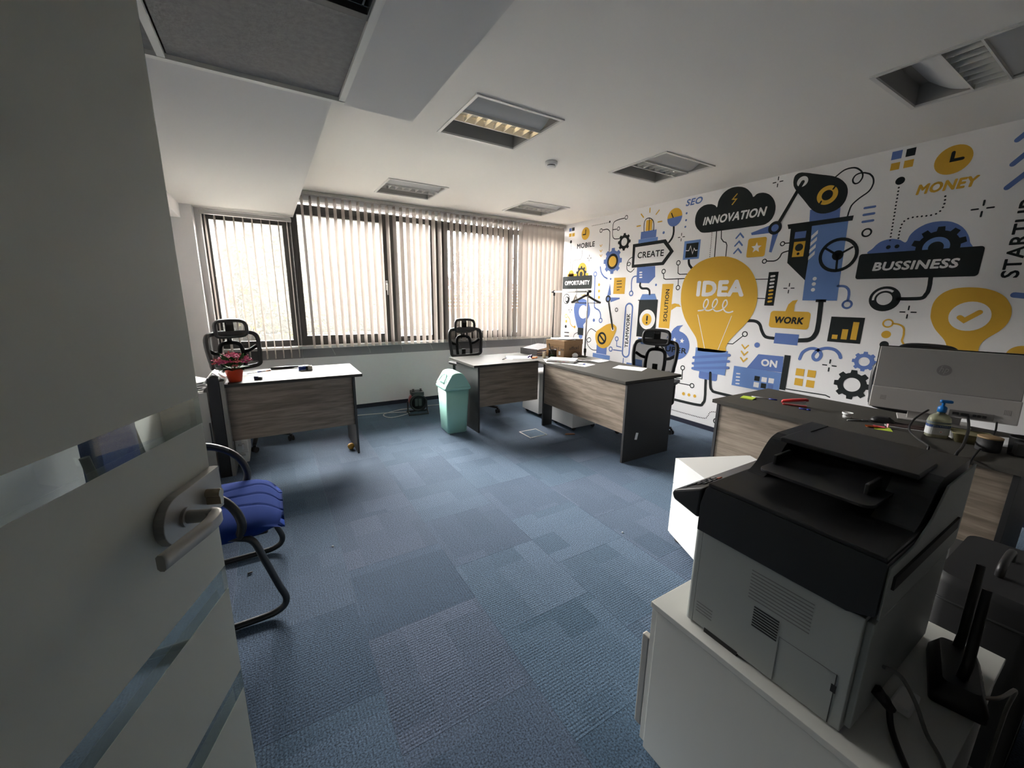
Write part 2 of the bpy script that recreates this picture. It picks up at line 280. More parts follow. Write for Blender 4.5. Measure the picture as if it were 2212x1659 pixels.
# mural print: shapes on the wall in metres (distance from the window corner, height)
MURAL=[
('printed_squares',[('R','B',1,0.139,0.2,2.439,2.487,0),
 ('R','K',1,0.208,0.268,2.441,2.489,0),
 ('R','Y',1,0.141,0.202,2.362,2.41,0),
 ('R','Y',1,0.217,0.277,2.36,2.408,0)]),
('printed_dotted_lines',[('C','K',1,0.194,2.286,0.024,0.0),
 ('C','K',1,0.197,2.241,0.006,0),
 ('C','K',1,0.198,2.217,0.006,0),
 ('C','K',1,0.199,2.193,0.006,0),
 ('C','K',1,0.2,2.168,0.006,0),
 ('C','K',1,0.2,2.144,0.006,0),
 ('C','K',1,0.201,2.12,0.006,0),
 ('C','K',1,0.202,2.096,0.006,0),
 ('C','K',1,0.203,2.072,0.006,0),
 ('C','K',1,0.204,2.048,0.006,0),
 ('C','K',1,0.204,2.023,0.006,0),
 ('C','K',1,0.205,1.999,0.006,0),
 ('C','K',1,0.206,1.975,0.006,0),
 ('C','K',1,0.207,1.951,0.006,0),
 ('C','K',1,0.208,1.927,0.006,0),
 ('C','K',1,0.209,1.903,0.006,0),
 ('C','K',1,0.209,1.878,0.006,0),
 ('C','K',1,0.21,1.854,0.006,0),
 ('C','K',1,0.464,2.125,0.006,0),
 ('C','K',1,0.465,2.103,0.006,0),
 ('C','K',1,0.466,2.082,0.006,0),
 ('C','K',1,0.466,2.06,0.006,0),
 ('C','K',1,0.461,2.039,0.006,0),
 ('C','K',1,0.449,2.021,0.006,0),
 ('C','K',1,0.43,2.011,0.006,0),
 ('C','K',1,0.409,2.007,0.006,0),
 ('C','K',1,0.387,2.007,0.006,0),
 ('C','K',1,0.365,2.008,0.006,0),
 ('C','K',1,0.344,2.009,0.006,0),
 ('C','K',1,0.322,2.008,0.006,0),
 ('C','K',1,0.301,2.004,0.006,0),
 ('C','K',1,0.281,1.995,0.006,0),
 ('C','K',1,0.267,1.979,0.006,0),
 ('C','K',1,0.259,1.959,0.006,0),
 ('C','K',1,0.256,1.937,0.006,0),
 ('C','K',1,0.255,1.916,0.006,0),
 ('C','K',1,0.255,1.894,0.006,0),
 ('C','K',1,0.256,1.873,0.006,0),
 ('C','K',1,0.256,1.851,0.006,0),
 ('C','K',1,0.658,2.456,0.005,0),
 ('C','K',1,0.677,2.456,0.005,0),
 ('C','K',1,0.696,2.456,0.005,0),
 ('C','K',1,0.715,2.455,0.005,0),
 ('C','K',1,0.734,2.455,0.005,0),
 ('C','K',1,0.753,2.455,0.005,0),
 ('C','K',1,0.772,2.455,0.005,0),
 ('C','K',1,0.791,2.454,0.005,0),
 ('C','K',1,0.81,2.454,0.005,0),
 ('C','K',1,0.829,2.454,0.005,0),
 ('C','K',1,0.847,2.454,0.005,0),
 ('C','K',1,0.866,2.454,0.005,0),
 ('C','K',1,0.885,2.454,0.005,0),
 ('C','K',1,0.904,2.454,0.005,0),
 ('C','K',1,0.923,2.454,0.005,0),
 ('C','K',1,0.942,2.455,0.005,0),
 ('C','K',1,0.961,2.455,0.005,0),
 ('C','K',1,0.98,2.455,0.005,0),
 ('C','K',1,1.008,2.46,0.015,0.0)]),
('printed_clock',[('C','Y',1,0.523,2.367,0.088,0.0),
 ('L','K',2,0.016,[(0.524,2.419),(0.524,2.356),(0.468,2.357)],0)]),
('printed_word',[('T','K',1,'MOBILE',0.345,2.167,0.387,0.073,0,0,0.02)]),
('printed_sparkles',[('L','K',1,0.009,[(0.652,2.013),(0.677,2.013)],0),
 ('L','K',1,0.009,[(0.615,2.013),(0.589,2.013)],0),
 ('L','K',1,0.009,[(0.633,2.032),(0.633,2.057)],0),
 ('L','K',1,0.009,[(0.633,1.995),(0.633,1.97)],0),
 ('L','K',1,0.009,[(0.268,1.253),(0.294,1.253)],0),
 ('L','K',1,0.009,[(0.23,1.253),(0.204,1.253)],0),
 ('L','K',1,0.009,[(0.249,1.272),(0.249,1.298)],0),
 ('L','K',1,0.009,[(0.249,1.234),(0.249,1.208)],0)]),
('printed_circuit_lines',[('C','K',1,0.848,2.367,0.029,0.019),
 ('L','K',1,0.012,[(0.885,2.371),(0.897,2.371),(0.913,2.372),(0.932,2.372),(0.951,2.372),(0.966,2.37),(0.978,2.367),(0.988,2.362),(0.997,2.356),(1.005,2.35),(1.011,2.343),(1.016,2.339),(1.019,2.337),(1.021,2.332),(1.023,2.322),(1.025,2.301),(1.027,2.262),(1.029,2.208),(1.03,2.15),(1.031,2.098),(1.032,2.062)],0),
 ('C','K',1,1.305,2.471,0.028,0.019),
 ('L','K',1,0.011,[(1.271,2.467),(1.254,2.466),(1.229,2.466),(1.201,2.465),(1.174,2.464),(1.151,2.461),(1.134,2.458),(1.118,2.455),(1.105,2.451),(1.094,2.446),(1.085,2.438),(1.079,2.427),(1.075,2.414),(1.074,2.399),(1.073,2.383),(1.073,2.367),(1.072,2.35),(1.071,2.331),(1.072,2.312),(1.073,2.294),(1.076,2.278),(1.081,2.265),(1.087,2.253),(1.094,2.243),(1.104,2.235),(1.116,2.228),(1.133,2.224),(1.155,2.222),(1.178,2.221),(1.199,2.221),(1.213,2.221)],0),
 ('L','K',1,0.011,[(1.077,2.349),(1.144,2.348)],0),
 ('C','K',1,1.178,2.349,0.027,0.018)]),
('printed_gear_dark',[('G','K',1,1.298,2.169,0.111,0.051,8)]),
('printed_gear_blue',[('G','B',2,1.108,1.94,0.173,0.0,8),
 ('C','K',3,1.109,1.934,0.103,0.0),
 ('C','Y',4,1.109,1.934,0.071,0.0)]),
('printed_arc',[('L','B',1,0.021,[(0.876,1.874),(0.879,1.864),(0.882,1.849),(0.887,1.832),(0.893,1.815),(0.9,1.8),(0.909,1.788),(0.919,1.775),(0.931,1.764),(0.943,1.753),(0.956,1.743),(0.97,1.734),(0.986,1.726),(1.002,1.72),(1.016,1.714),(1.026,1.71)],0),
 ('C','B',1,1.094,1.703,0.014,0.0),
 ('L','Y',1,0.01,[(0.841,2.177),(0.863,2.152),(0.885,2.177)],0),
 ('L','Y',1,0.01,[(0.847,2.105),(0.87,2.08),(0.892,2.105)],0),
 ('L','Y',1,0.01,[(0.853,2.042),(0.875,2.017),(0.897,2.042)],0)]),
('printed_opportunity_sign',[('C','Y',1,0.484,1.856,0.102,0.0),
 ('C','Y',1,0.232,1.797,0.065,0.0),
 ('R','Y',1,0.14,0.631,1.74,1.805,0),
 ('G','K',2,0.47,1.789,0.122,0.0,10),
 ('C','Y',3,0.469,1.798,0.063,0.0),
 ('C','K',4,0.469,1.794,0.037,0.0),
 ('R','K',5,0.033,0.715,1.577,1.77,0.012),
 ('T','W',6,'OPPORTUNITY',0.09,1.635,0.579,0.066,0,0,0.03),
 ('C','K',2,0.203,1.809,0.011,0.0),
 ('C','K',2,0.255,1.809,0.011,0.0),
 ('L','K',1,0.011,[(0.383,1.581),(0.384,1.569),(0.386,1.552),(0.388,1.532),(0.389,1.512),(0.387,1.496),(0.381,1.483),(0.373,1.471),(0.363,1.46),(0.354,1.451),(0.349,1.445)],0),
 ('C','K',1,0.142,1.424,0.081,0.069),
 ('C','K',1,0.169,1.408,0.051,0.0),
 ('C','W',2,0.149,1.42,0.033,0.0),
 ('C','K',3,0.149,1.42,0.039,0.028),
 ('L','Y',1,0.009,[(0.487,1.487),(0.531,1.477),(0.564,1.496),(0.602,1.476),(0.637,1.496),(0.672,1.476),(0.703,1.49)],0)]),
('printed_pin_blue',[('P','B',1,[(0.458,0.98),(0.44,0.997),(0.425,1.021),(0.412,1.049),(0.4,1.078),(0.389,1.103),(0.379,1.123),(0.37,1.143),(0.363,1.161),(0.357,1.179),(0.352,1.198),(0.346,1.217),(0.342,1.237),(0.338,1.257),(0.337,1.276),(0.338,1.295),(0.342,1.313),(0.348,1.332),(0.356,1.35),(0.368,1.367),(0.383,1.382),(0.405,1.395),(0.431,1.408),(0.46,1.419),(0.49,1.427),(0.517,1.431),(0.544,1.43),(0.571,1.425),(0.597,1.417),(0.621,1.407),(0.642,1.395),(0.66,1.381),(0.675,1.363),(0.687,1.344),(0.697,1.324),(0.705,1.304),(0.71,1.283),(0.713,1.261),(0.713,1.238),(0.711,1.215),(0.706,1.193),(0.696,1.173),(0.683,1.152),(0.668,1.132),(0.652,1.114),(0.638,1.097),(0.624,1.082),(0.61,1.069),(0.596,1.058),(0.585,1.047),(0.577,1.036),(0.576,1.025),(0.58,1.015),(0.585,1.005),(0.587,0.996),(0.581,0.989),(0.564,0.983),(0.538,0.976),(0.509,0.973),(0.481,0.973)]),
 ('C','W',2,0.559,1.234,0.101,0.0),
 ('R','K',2,0.453,0.585,0.879,0.99,0),
 ('C','B',1,0.526,0.863,0.042,0.0),
 ('L','K',1,0.01,[(0.451,0.912),(0.441,0.908),(0.426,0.902),(0.409,0.896),(0.393,0.888),(0.381,0.88),(0.373,0.871),(0.367,0.859),(0.363,0.847),(0.36,0.836),(0.357,0.829)],0)]),
('printed_circuit_yellow',[('C','Y',1,0.151,1.154,0.034,0.022),
 ('L','Y',1,0.012,[(0.2,1.148),(0.206,1.143),(0.216,1.135),(0.227,1.126),(0.238,1.116),(0.247,1.105),(0.253,1.092),(0.257,1.078),(0.26,1.063),(0.265,1.049),(0.271,1.037),(0.279,1.027),(0.289,1.019),(0.299,1.011),(0.31,1.005),(0.32,1.0),(0.33,0.997),(0.341,0.995),(0.351,0.994),(0.36,0.994),(0.367,0.994)],0),
 ('C','Y',1,0.376,0.994,0.021,0.0),
 ('C','Y',1,0.16,1.071,0.024,0.0),
 ('C','K',1,0.153,0.987,0.026,0.0),
 ('L','K',1,0.016,[(0.13,0.89),(0.236,0.895)],0),
 ('L','K',1,0.016,[(0.134,0.831),(0.24,0.837)],0)]),
('printed_circuit_blue',[('C','B',1,0.778,1.781,0.038,0.022),
 ('L','B',1,0.021,[(0.776,1.745),(0.778,1.687),(0.782,1.603),(0.786,1.51),(0.79,1.423),(0.795,1.361),(0.799,1.327),(0.803,1.311),(0.807,1.305),(0.813,1.303),(0.822,1.298),(0.834,1.291),(0.849,1.285),(0.866,1.281),(0.882,1.276),(0.895,1.27),(0.905,1.261),(0.914,1.252),(0.922,1.242),(0.928,1.232),(0.933,1.221),(0.937,1.209),(0.94,1.195),(0.941,1.182),(0.942,1.17),(0.943,1.162)],0),
 ('C','B',1,0.946,1.126,0.038,0.022),
 ('C','B',1,0.804,1.121,0.024,0.0),
 ('C','Y',1,0.869,1.629,0.021,0.0),
 ('C','Y',1,0.877,1.541,0.021,0.0),
 ('C','Y',1,0.884,1.453,0.021,0.0),
 ('C','K',1,1.243,1.286,0.029,0.019)]),
('printed_windmill',[('P','B',1,[(1.088,1.64),(1.119,1.487),(1.047,1.469)]),
 ('P','B',1,[(1.287,1.45),(1.289,1.433),(1.123,1.387),(1.108,1.453)]),
 ('L','K',2,0.03,[(1.088,1.375),(1.194,1.02)],0),
 ('C','K',3,1.07,1.432,0.05,0.0),
 ('C','B',4,1.07,1.432,0.026,0.0)]),
('printed_note',[('R','Y',1,1.161,1.368,1.499,1.714,0),
 ('L','K',2,0.01,[(1.216,1.667),(1.3,1.67)],0),
 ('L','K',2,0.01,[(1.219,1.631),(1.304,1.634)],0),
 ('L','K',2,0.01,[(1.223,1.589),(1.308,1.592)],0),
 ('L','K',2,0.01,[(1.227,1.552),(1.27,1.557)],0)]),
('printed_robot_yellow',[('L','K',1,0.011,[(0.869,0.954),(0.854,0.961),(0.831,0.971),(0.805,0.982),(0.78,0.99),(0.758,0.992),(0.74,0.987),(0.724,0.976),(0.709,0.962),(0.696,0.946),(0.685,0.93),(0.676,0.912),(0.669,0.891),(0.664,0.87),(0.661,0.85),(0.662,0.833),(0.667,0.82),(0.676,0.808),(0.687,0.798),(0.7,0.791),(0.711,0.788),(0.722,0.79),(0.736,0.795),(0.749,0.803),(0.759,0.812),(0.764,0.82),(0.763,0.828),(0.759,0.838),(0.751,0.848),(0.742,0.855),(0.733,0.859),(0.723,0.857),(0.71,0.853),(0.696,0.846),(0.686,0.836),(0.68,0.825),(0.678,0.811),(0.68,0.794),(0.685,0.776),(0.693,0.757),(0.703,0.742),(0.717,0.728),(0.735,0.714),(0.756,0.702),(0.777,0.692),(0.797,0.685),(0.819,0.682),(0.843,0.682),(0.866,0.684),(0.886,0.687),(0.9,0.688)],0),
 ('P','Y',2,[(0.858,0.87),(0.855,0.889),(0.855,0.907),(0.857,0.924),(0.862,0.94),(0.869,0.954),(0.879,0.966),(0.892,0.976),(0.907,0.985),(0.924,0.994),(0.944,1.005),(0.967,1.019),(0.995,1.035),(1.023,1.051),(1.052,1.066),(1.078,1.077),(1.102,1.084),(1.125,1.09),(1.147,1.093),(1.168,1.094),(1.187,1.092),(1.205,1.089),(1.223,1.082),(1.239,1.074),(1.253,1.064),(1.262,1.054),(1.267,1.043),(1.269,1.031),(1.267,1.017),(1.263,1.002),(1.257,0.984),(1.248,0.963),(1.236,0.938),(1.222,0.913),(1.209,0.887),(1.196,0.865),(1.186,0.845),(1.177,0.826),(1.167,0.809),(1.156,0.794),(1.142,0.779),(1.124,0.766),(1.103,0.753),(1.08,0.743),(1.056,0.735),(1.033,0.731),(1.008,0.731),(0.982,0.735),(0.956,0.742),(0.932,0.751),(0.912,0.764),(0.896,0.781),(0.883,0.802),(0.872,0.826),(0.863,0.849)]),
 ('C','W',3,1.198,1.02,0.028,0.0),
 ('L','K',4,0.028,[(1.14,1.212),(1.198,1.02)],0),
 ('C','K',3,0.995,0.873,0.09,0.06),
 ('L','K',3,0.027,[(0.938,0.923),(1.055,0.824)],0),
 ('R','B',1,0.895,1.104,0.645,0.805,0),
 ('R','LB',1,0.822,1.178,0.578,0.64,0)]),
('printed_teamwork',[('L','B',1,0.022,[(1.527,1.316),(1.525,1.331),(1.519,1.346),(1.509,1.358),(1.497,1.367),(1.483,1.373),(1.467,1.375),(1.452,1.373),(1.437,1.367),(1.425,1.358),(1.415,1.346),(1.409,1.331),(1.407,1.316),(1.407,0.721),(1.409,0.706),(1.415,0.691),(1.425,0.679),(1.437,0.669),(1.452,0.663),(1.467,0.661),(1.483,0.663),(1.497,0.669),(1.509,0.679),(1.519,0.691),(1.525,0.706),(1.527,0.721)],1),
 ('T','K',1,'TEAMWORK',1.469,0.789,0.457,0.06,0,1,0.02),
 ('C','B',1,1.285,0.891,0.035,0.021),
 ('L','B',1,0.014,[(1.288,0.86),(1.294,0.79),(1.375,0.785)],0),
 ('C','B',1,1.183,0.736,0.038,0.022),
 ('L','B',1,0.015,[(1.233,0.732),(1.389,0.735)],0),
 ('L','B',1,0.014,[(1.433,0.638),(1.433,0.56)],0),
 ('R','LB',1,1.591,1.759,0.564,0.658,0),
 ('R','B',2,1.495,1.764,0.549,0.591,0)]),
('printed_siren',[('R','Y',1,1.64,1.735,2.26,2.385,0),
 ('L','K',2,0.01,[(1.618,2.257),(1.616,2.271),(1.614,2.291),(1.611,2.313),(1.61,2.335),(1.61,2.352),(1.612,2.365),(1.616,2.376),(1.621,2.385),(1.627,2.393),(1.634,2.399),(1.643,2.403),(1.652,2.406),(1.663,2.407),(1.673,2.407),(1.684,2.406),(1.694,2.403),(1.705,2.398),(1.716,2.392),(1.726,2.385),(1.734,2.378),(1.741,2.371),(1.746,2.363),(1.751,2.355),(1.754,2.346),(1.757,2.334),(1.76,2.319),(1.762,2.301),(1.763,2.282),(1.764,2.266),(1.764,2.254)],0),
 ('L','K',2,0.009,[(1.686,2.402),(1.694,2.256)],0),
 ('R','B',1,1.571,1.81,2.171,2.258,0),
 ('R','LB',1,1.54,1.838,2.125,2.17,0),
 ('L','Y',1,0.015,[(1.55,2.472),(1.592,2.428)],0),
 ('L','Y',1,0.015,[(1.683,2.518),(1.684,2.472)],0),
 ('L','Y',1,0.014,[(1.823,2.473),(1.782,2.433)],0),
 ('L','Y',1,0.014,[(1.82,2.34),(1.876,2.34)],0),
 ('L','Y',1,0.015,[(1.498,2.335),(1.554,2.335)],0)]),
('printed_gauge',[('L','K',1,0.025,[(2.048,2.266),(2.05,2.256),(2.052,2.243),(2.054,2.227),(2.056,2.211),(2.056,2.196),(2.055,2.183),(2.054,2.171),(2.051,2.158),(2.048,2.147),(2.043,2.136),(2.036,2.125),(2.028,2.115),(2.019,2.105),(2.011,2.097),(2.005,2.091)],0),
 ('P','Y',2,[(2.15,2.363),(2.148,2.379),(2.143,2.395),(2.136,2.41),(2.126,2.423),(2.114,2.434),(2.101,2.444),(2.086,2.451),(2.07,2.455),(2.054,2.457),(2.038,2.457),(2.022,2.453),(2.006,2.447),(1.992,2.438),(1.98,2.428),(1.97,2.415),(1.961,2.401),(1.955,2.386),(1.952,2.37),(1.952,2.353)]),
 ('P','B',2,[(1.952,2.353),(1.954,2.337),(1.959,2.321),(1.966,2.306),(1.976,2.293),(1.987,2.282),(2.001,2.272),(2.016,2.265),(2.031,2.261),(2.048,2.259),(2.064,2.26),(2.08,2.263),(2.095,2.269),(2.109,2.278),(2.122,2.288),(2.132,2.301),(2.141,2.315),(2.146,2.331),(2.15,2.347),(2.15,2.363)]),
 ('L','K',3,0.012,[(2.003,2.409),(2.03,2.36)],0),
 ('C','B',1,1.916,2.208,0.016,0.0),
 ('C','B',1,2.204,2.377,0.012,0.0),
 ('C','B',1,2.206,2.304,0.012,0.0),
 ('C','B',1,2.205,2.234,0.012,0.0)]),
('printed_sparkles',[('L','K',1,0.009,[(2.184,2.129),(2.208,2.129)],0),
 ('L','K',1,0.009,[(2.148,2.129),(2.124,2.129)],0),
 ('L','K',1,0.009,[(2.166,2.146),(2.166,2.17)],0),
 ('L','K',1,0.009,[(2.166,2.111),(2.166,2.087)],0)]),
('printed_create_sign',[('P','K',2,[(1.453,2.123),(1.957,2.129),(2.083,1.983),(1.958,1.836),(1.46,1.83)]),
 ('P','W',3,[(1.497,2.082),(1.929,2.089),(2.027,1.987),(1.929,1.873),(1.5,1.868)]),
 ('T','K',4,'CREATE',1.545,1.94,0.401,0.077,0,0,0.02),
 ('L','K',1,0.01,[(1.457,1.963),(1.45,1.961),(1.439,1.957),(1.427,1.952),(1.416,1.946),(1.406,1.939),(1.397,1.929),(1.389,1.917),(1.381,1.904),(1.376,1.892),(1.375,1.882),(1.377,1.875),(1.384,1.869),(1.393,1.864),(1.402,1.861),(1.41,1.86),(1.417,1.862),(1.425,1.866),(1.432,1.872),(1.438,1.878),(1.439,1.883),(1.437,1.888),(1.43,1.894),(1.421,1.9),(1.413,1.904),(1.405,1.904),(1.398,1.902),(1.391,1.896),(1.384,1.889),(1.379,1.881),(1.376,1.871),(1.374,1.86),(1.375,1.847),(1.376,1.834),(1.38,1.821),(1.386,1.81),(1.396,1.801),(1.408,1.792),(1.423,1.785),(1.437,1.78),(1.45,1.778),(1.462,1.782),(1.475,1.791),(1.488,1.801),(1.498,1.81),(1.505,1.817)],0),
 ('P','B',1,[(1.55,1.833),(1.835,1.832),(1.849,1.705),(1.762,1.629),(1.559,1.637)]),
 ('L','W',2,0.017,[(1.602,1.767),(1.634,1.767)],0),
 ('L','W',2,0.017,[(1.605,1.736),(1.637,1.736)],0),
 ('L','W',2,0.017,[(1.608,1.705),(1.641,1.705)],0),
 ('L','B',1,0.016,[(1.561,1.723),(1.553,1.723),(1.541,1.723),(1.527,1.722),(1.514,1.719),(1.503,1.715),(1.495,1.708),(1.489,1.701),(1.483,1.691),(1.479,1.679),(1.477,1.663),(1.476,1.641),(1.478,1.613),(1.481,1.583),(1.483,1.556),(1.485,1.538)],0),
 ('C','B',1,1.484,1.506,0.037,0.021)]),
('printed_can',[('L','K',1,0.028,[(1.624,1.633),(1.623,1.628),(1.622,1.62),(1.621,1.612),(1.621,1.604),(1.624,1.597),(1.628,1.59),(1.633,1.584),(1.64,1.577),(1.649,1.572),(1.659,1.568),(1.673,1.566),(1.69,1.566),(1.708,1.566),(1.725,1.566),(1.74,1.564),(1.75,1.561),(1.759,1.557),(1.766,1.552),(1.772,1.547),(1.777,1.541),(1.781,1.532),(1.783,1.522),(1.785,1.512),(1.785,1.502),(1.786,1.496)],0),
 ('P','LB',1,[(1.671,1.495),(1.868,1.499),(1.905,1.424),(1.634,1.419)]),
 ('R','K',1,1.627,1.922,0.955,1.423,0),
 ('P','LB',1,[(1.653,0.941),(1.923,0.95),(1.874,0.866),(1.717,0.866)]),
 ('L','K',2,0.011,[(1.613,1.419),(1.916,1.425)],0),
 ('C','W',2,1.781,1.182,0.124,0.0),
 ('C','Y',3,1.775,1.182,0.075,0.0),
 ('L','K',4,0.024,[(1.779,1.22),(1.779,1.176)],0),
 ('C','K',4,1.779,1.141,0.013,0.0),
 ('C','B',1,1.872,1.607,0.015,0.0)]),
('printed_solution_sign',[('R','Y',1,1.966,2.122,1.093,1.615,0),
 ('P','Y',1,[(2.123,1.378),(2.164,1.39),(2.225,1.38),(2.254,1.35),(2.195,1.352),(2.125,1.309)]),
 ('T','K',2,'SOLUTION',2.05,1.172,0.381,0.054,0,1,0.02)]),
('printed_word',[('T','B',1,'SEO',2.183,2.451,0.203,0.07,0.2,0,0.03)]),
('printed_innovation_cloud',[('P','K',2,[(2.452,2.14),(2.427,2.144),(2.41,2.15),(2.399,2.156),(2.39,2.164),(2.38,2.174),(2.368,2.184),(2.356,2.196),(2.346,2.21),(2.337,2.224),(2.33,2.238),(2.325,2.253),(2.321,2.269),(2.32,2.285),(2.319,2.302),(2.32,2.317),(2.322,2.332),(2.326,2.347),(2.331,2.361),(2.338,2.374),(2.346,2.385),(2.356,2.395),(2.367,2.404),(2.38,2.411),(2.393,2.417),(2.407,2.422),(2.422,2.424),(2.438,2.425),(2.455,2.425),(2.471,2.423),(2.485,2.421),(2.498,2.419),(2.51,2.414),(2.52,2.41),(2.53,2.405),(2.538,2.4),(2.545,2.395),(2.551,2.388),(2.555,2.382),(2.559,2.378),(2.563,2.38),(2.565,2.388),(2.566,2.4),(2.567,2.416),(2.569,2.432),(2.574,2.446),(2.581,2.46),(2.589,2.473),(2.599,2.487),(2.61,2.499),(2.622,2.509),(2.635,2.517),(2.649,2.524),(2.664,2.53),(2.679,2.534),(2.694,2.537),(2.71,2.538),(2.726,2.538),(2.742,2.537),(2.758,2.535),(2.774,2.531),(2.79,2.527),(2.805,2.522),(2.821,2.515),(2.835,2.508),(2.849,2.499),(2.862,2.489),(2.875,2.477),(2.887,2.464),(2.897,2.452),(2.906,2.442),(2.912,2.432),(2.917,2.424),(2.92,2.416),(2.923,2.411),(2.928,2.408),(2.933,2.409),(2.939,2.413),(2.946,2.42),(2.953,2.426),(2.961,2.429),(2.971,2.431),(2.982,2.432),(2.993,2.431),(3.005,2.43),(3.017,2.428),(3.028,2.424),(3.04,2.42),(3.052,2.414),(3.063,2.408),(3.074,2.401),(3.084,2.392),(3.094,2.383),(3.102,2.373),(3.111,2.363),(3.118,2.352),(3.125,2.341),(3.131,2.329),(3.136,2.316),(3.14,2.304),(3.144,2.291),(3.146,2.279),(3.147,2.266),(3.148,2.254),(3.147,2.242),(3.146,2.23),(3.144,2.218),(3.14,2.207),(3.136,2.196),(3.131,2.185),(3.126,2.176),(3.12,2.169),(3.113,2.162),(3.106,2.156),(3.098,2.151),(3.09,2.147),(3.083,2.143),(3.077,2.14),(3.07,2.138),(3.06,2.136),(3.044,2.135),(3.023,2.134),(2.998,2.134),(2.969,2.135),(2.937,2.136),(2.902,2.136),(2.864,2.136),(2.822,2.136),(2.778,2.137),(2.733,2.137),(2.687,2.137),(2.639,2.137),(2.587,2.137),(2.535,2.136),(2.489,2.137)]),
 ('L','Y',3,0.011,[(2.762,2.467),(2.721,2.425),(2.762,2.42),(2.725,2.376)],0),
 ('T','W',3,'INNOVATION',2.421,2.216,0.651,0.084,0.2,0,0.03),
 ('C','K',1,2.538,2.126,0.005,0),
 ('C','K',1,2.539,2.106,0.005,0),
 ('C','K',1,2.539,2.086,0.005,0),
 ('C','K',1,2.54,2.066,0.005,0),
 ('C','K',1,2.54,2.046,0.005,0),
 ('C','K',1,2.541,2.026,0.005,0),
 ('C','K',1,2.541,2.006,0.005,0),
 ('C','K',1,2.542,1.986,0.005,0),
 ('C','K',1,2.542,1.967,0.005,0),
 ('C','K',1,2.543,1.947,0.005,0),
 ('C','K',1,2.543,1.927,0.005,0),
 ('C','K',1,2.543,1.907,0.005,0),
 ('C','K',1,2.544,1.887,0.005,0),
 ('L','K',1,0.011,[(2.589,2.15),(2.599,1.869)],0),
 ('L','K',1,0.01,[(2.64,2.151),(2.65,2.06),(2.678,2.025),(2.707,2.014),(2.72,1.986),(2.723,1.867)],0)]),
('printed_chevrons',[('L','B',1,0.016,[(2.809,2.044),(2.845,2.085),(2.881,2.044)],0),
 ('L','B',1,0.016,[(2.806,1.97),(2.843,2.01),(2.879,1.97)],0),
 ('L','B',1,0.016,[(2.805,1.899),(2.842,1.94),(2.878,1.899)],0)]),
('printed_star_badge',[('R','Y',1,2.934,3.108,1.846,2.025,0.02),
 ('P','W',2,[(3.021,1.984),(3.034,1.951),(3.069,1.949),(3.043,1.926),(3.051,1.892),(3.021,1.91),(2.991,1.892),(2.999,1.926),(2.973,1.949),(3.008,1.951)])]),
('printed_windmill',[('P','B',1,[(3.114,2.122),(2.951,2.077),(2.96,2.055),(3.137,2.055)]),
 ('P','B',1,[(3.153,2.051),(3.203,2.045),(3.168,1.876),(3.144,1.883)]),
 ('C','K',6,3.168,2.094,0.059,0.0),
 ('C','B',7,3.168,2.094,0.032,0.0)]),
('printed_monitor_pulse',[('L','K',1,0.028,[(2.291,1.884),(2.292,1.876),(2.293,1.865),(2.295,1.851),(2.298,1.838),(2.302,1.826),(2.308,1.816),(2.315,1.806),(2.324,1.797),(2.333,1.788),(2.342,1.78),(2.352,1.772),(2.364,1.764),(2.376,1.756),(2.386,1.75),(2.393,1.745)],0),
 ('R','LB',2,2.214,2.416,1.876,2.078,0),
 ('R','K',3,2.244,2.394,1.896,2.049,0),
 ('L','W',4,0.008,[(2.246,1.974),(2.281,1.971),(2.299,2.019),(2.332,1.934),(2.346,1.992),(2.364,1.965),(2.385,1.968)],0)]),
('printed_circuit_lines',[('C','K',1,2.16,1.848,0.029,0.019),
 ('L','K',1,0.01,[(2.161,1.823),(2.168,1.734),(2.194,1.718),(2.359,1.717)],0),
 ('C','K',1,1.966,1.762,0.03,0.019),
 ('L','K',1,0.011,[(1.967,1.734),(1.978,1.681),(2.007,1.668),(2.327,1.67)],0),
 ('L','K',1,0.01,[(2.182,1.669),(2.186,1.596)],0),
 ('C','K',1,2.187,1.569,0.029,0.019),
 ('C','K',1,2.36,0.65,0.03,0.019),
 ('L','K',1,0.011,[(2.361,0.623),(2.365,0.517),(2.222,0.51)],0),
 ('C','K',1,2.505,0.464,0.03,0.019),
 ('L','K',1,0.011,[(2.476,0.464),(2.228,0.459)],0),
 ('L','K',1,0.008,[(3.051,1.635),(3.177,1.634)],0),
 ('L','K',1,0.008,[(3.084,1.454),(3.182,1.452)],0),
 ('C','K',1,3.025,1.1,0.029,0.019),
 ('L','K',1,0.009,[(3.008,1.079),(2.915,0.989),(2.823,0.986)],0),
 ('C','K',1,2.841,0.129,0.033,0.021),
 ('C','Y',1,2.408,0.347,0.02,0.0),
 ('C','Y',1,2.48,0.349,0.019,0.0),
 ('C','Y',1,2.554,0.351,0.019,0.0),
 ('C','K',1,2.257,0.117,0.006,0),
 ('C','K',1,2.278,0.117,0.006,0),
 ('C','K',1,2.298,0.117,0.006,0),
 ('C','K',1,2.318,0.117,0.006,0),
 ('C','K',1,2.339,0.117,0.006,0),
 ('C','K',1,2.359,0.117,0.006,0),
 ('C','K',1,2.38,0.117,0.006,0),
 ('C','K',1,2.4,0.117,0.006,0),
 ('C','K',1,2.421,0.117,0.006,0),
 ('C','K',1,2.441,0.117,0.006,0),
 ('C','K',1,2.462,0.117,0.006,0),
 ('C','K',1,2.482,0.118,0.006,0),
 ('C','K',1,2.503,0.118,0.006,0),
 ('C','K',1,2.523,0.118,0.006,0),
 ('C','K',1,2.544,0.118,0.006,0),
 ('C','K',1,2.564,0.118,0.006,0),
 ('C','K',1,2.585,0.119,0.006,0),
 ('C','K',1,2.605,0.119,0.006,0),
 ('C','K',1,2.626,0.119,0.006,0),
 ('C','K',1,2.646,0.12,0.006,0),
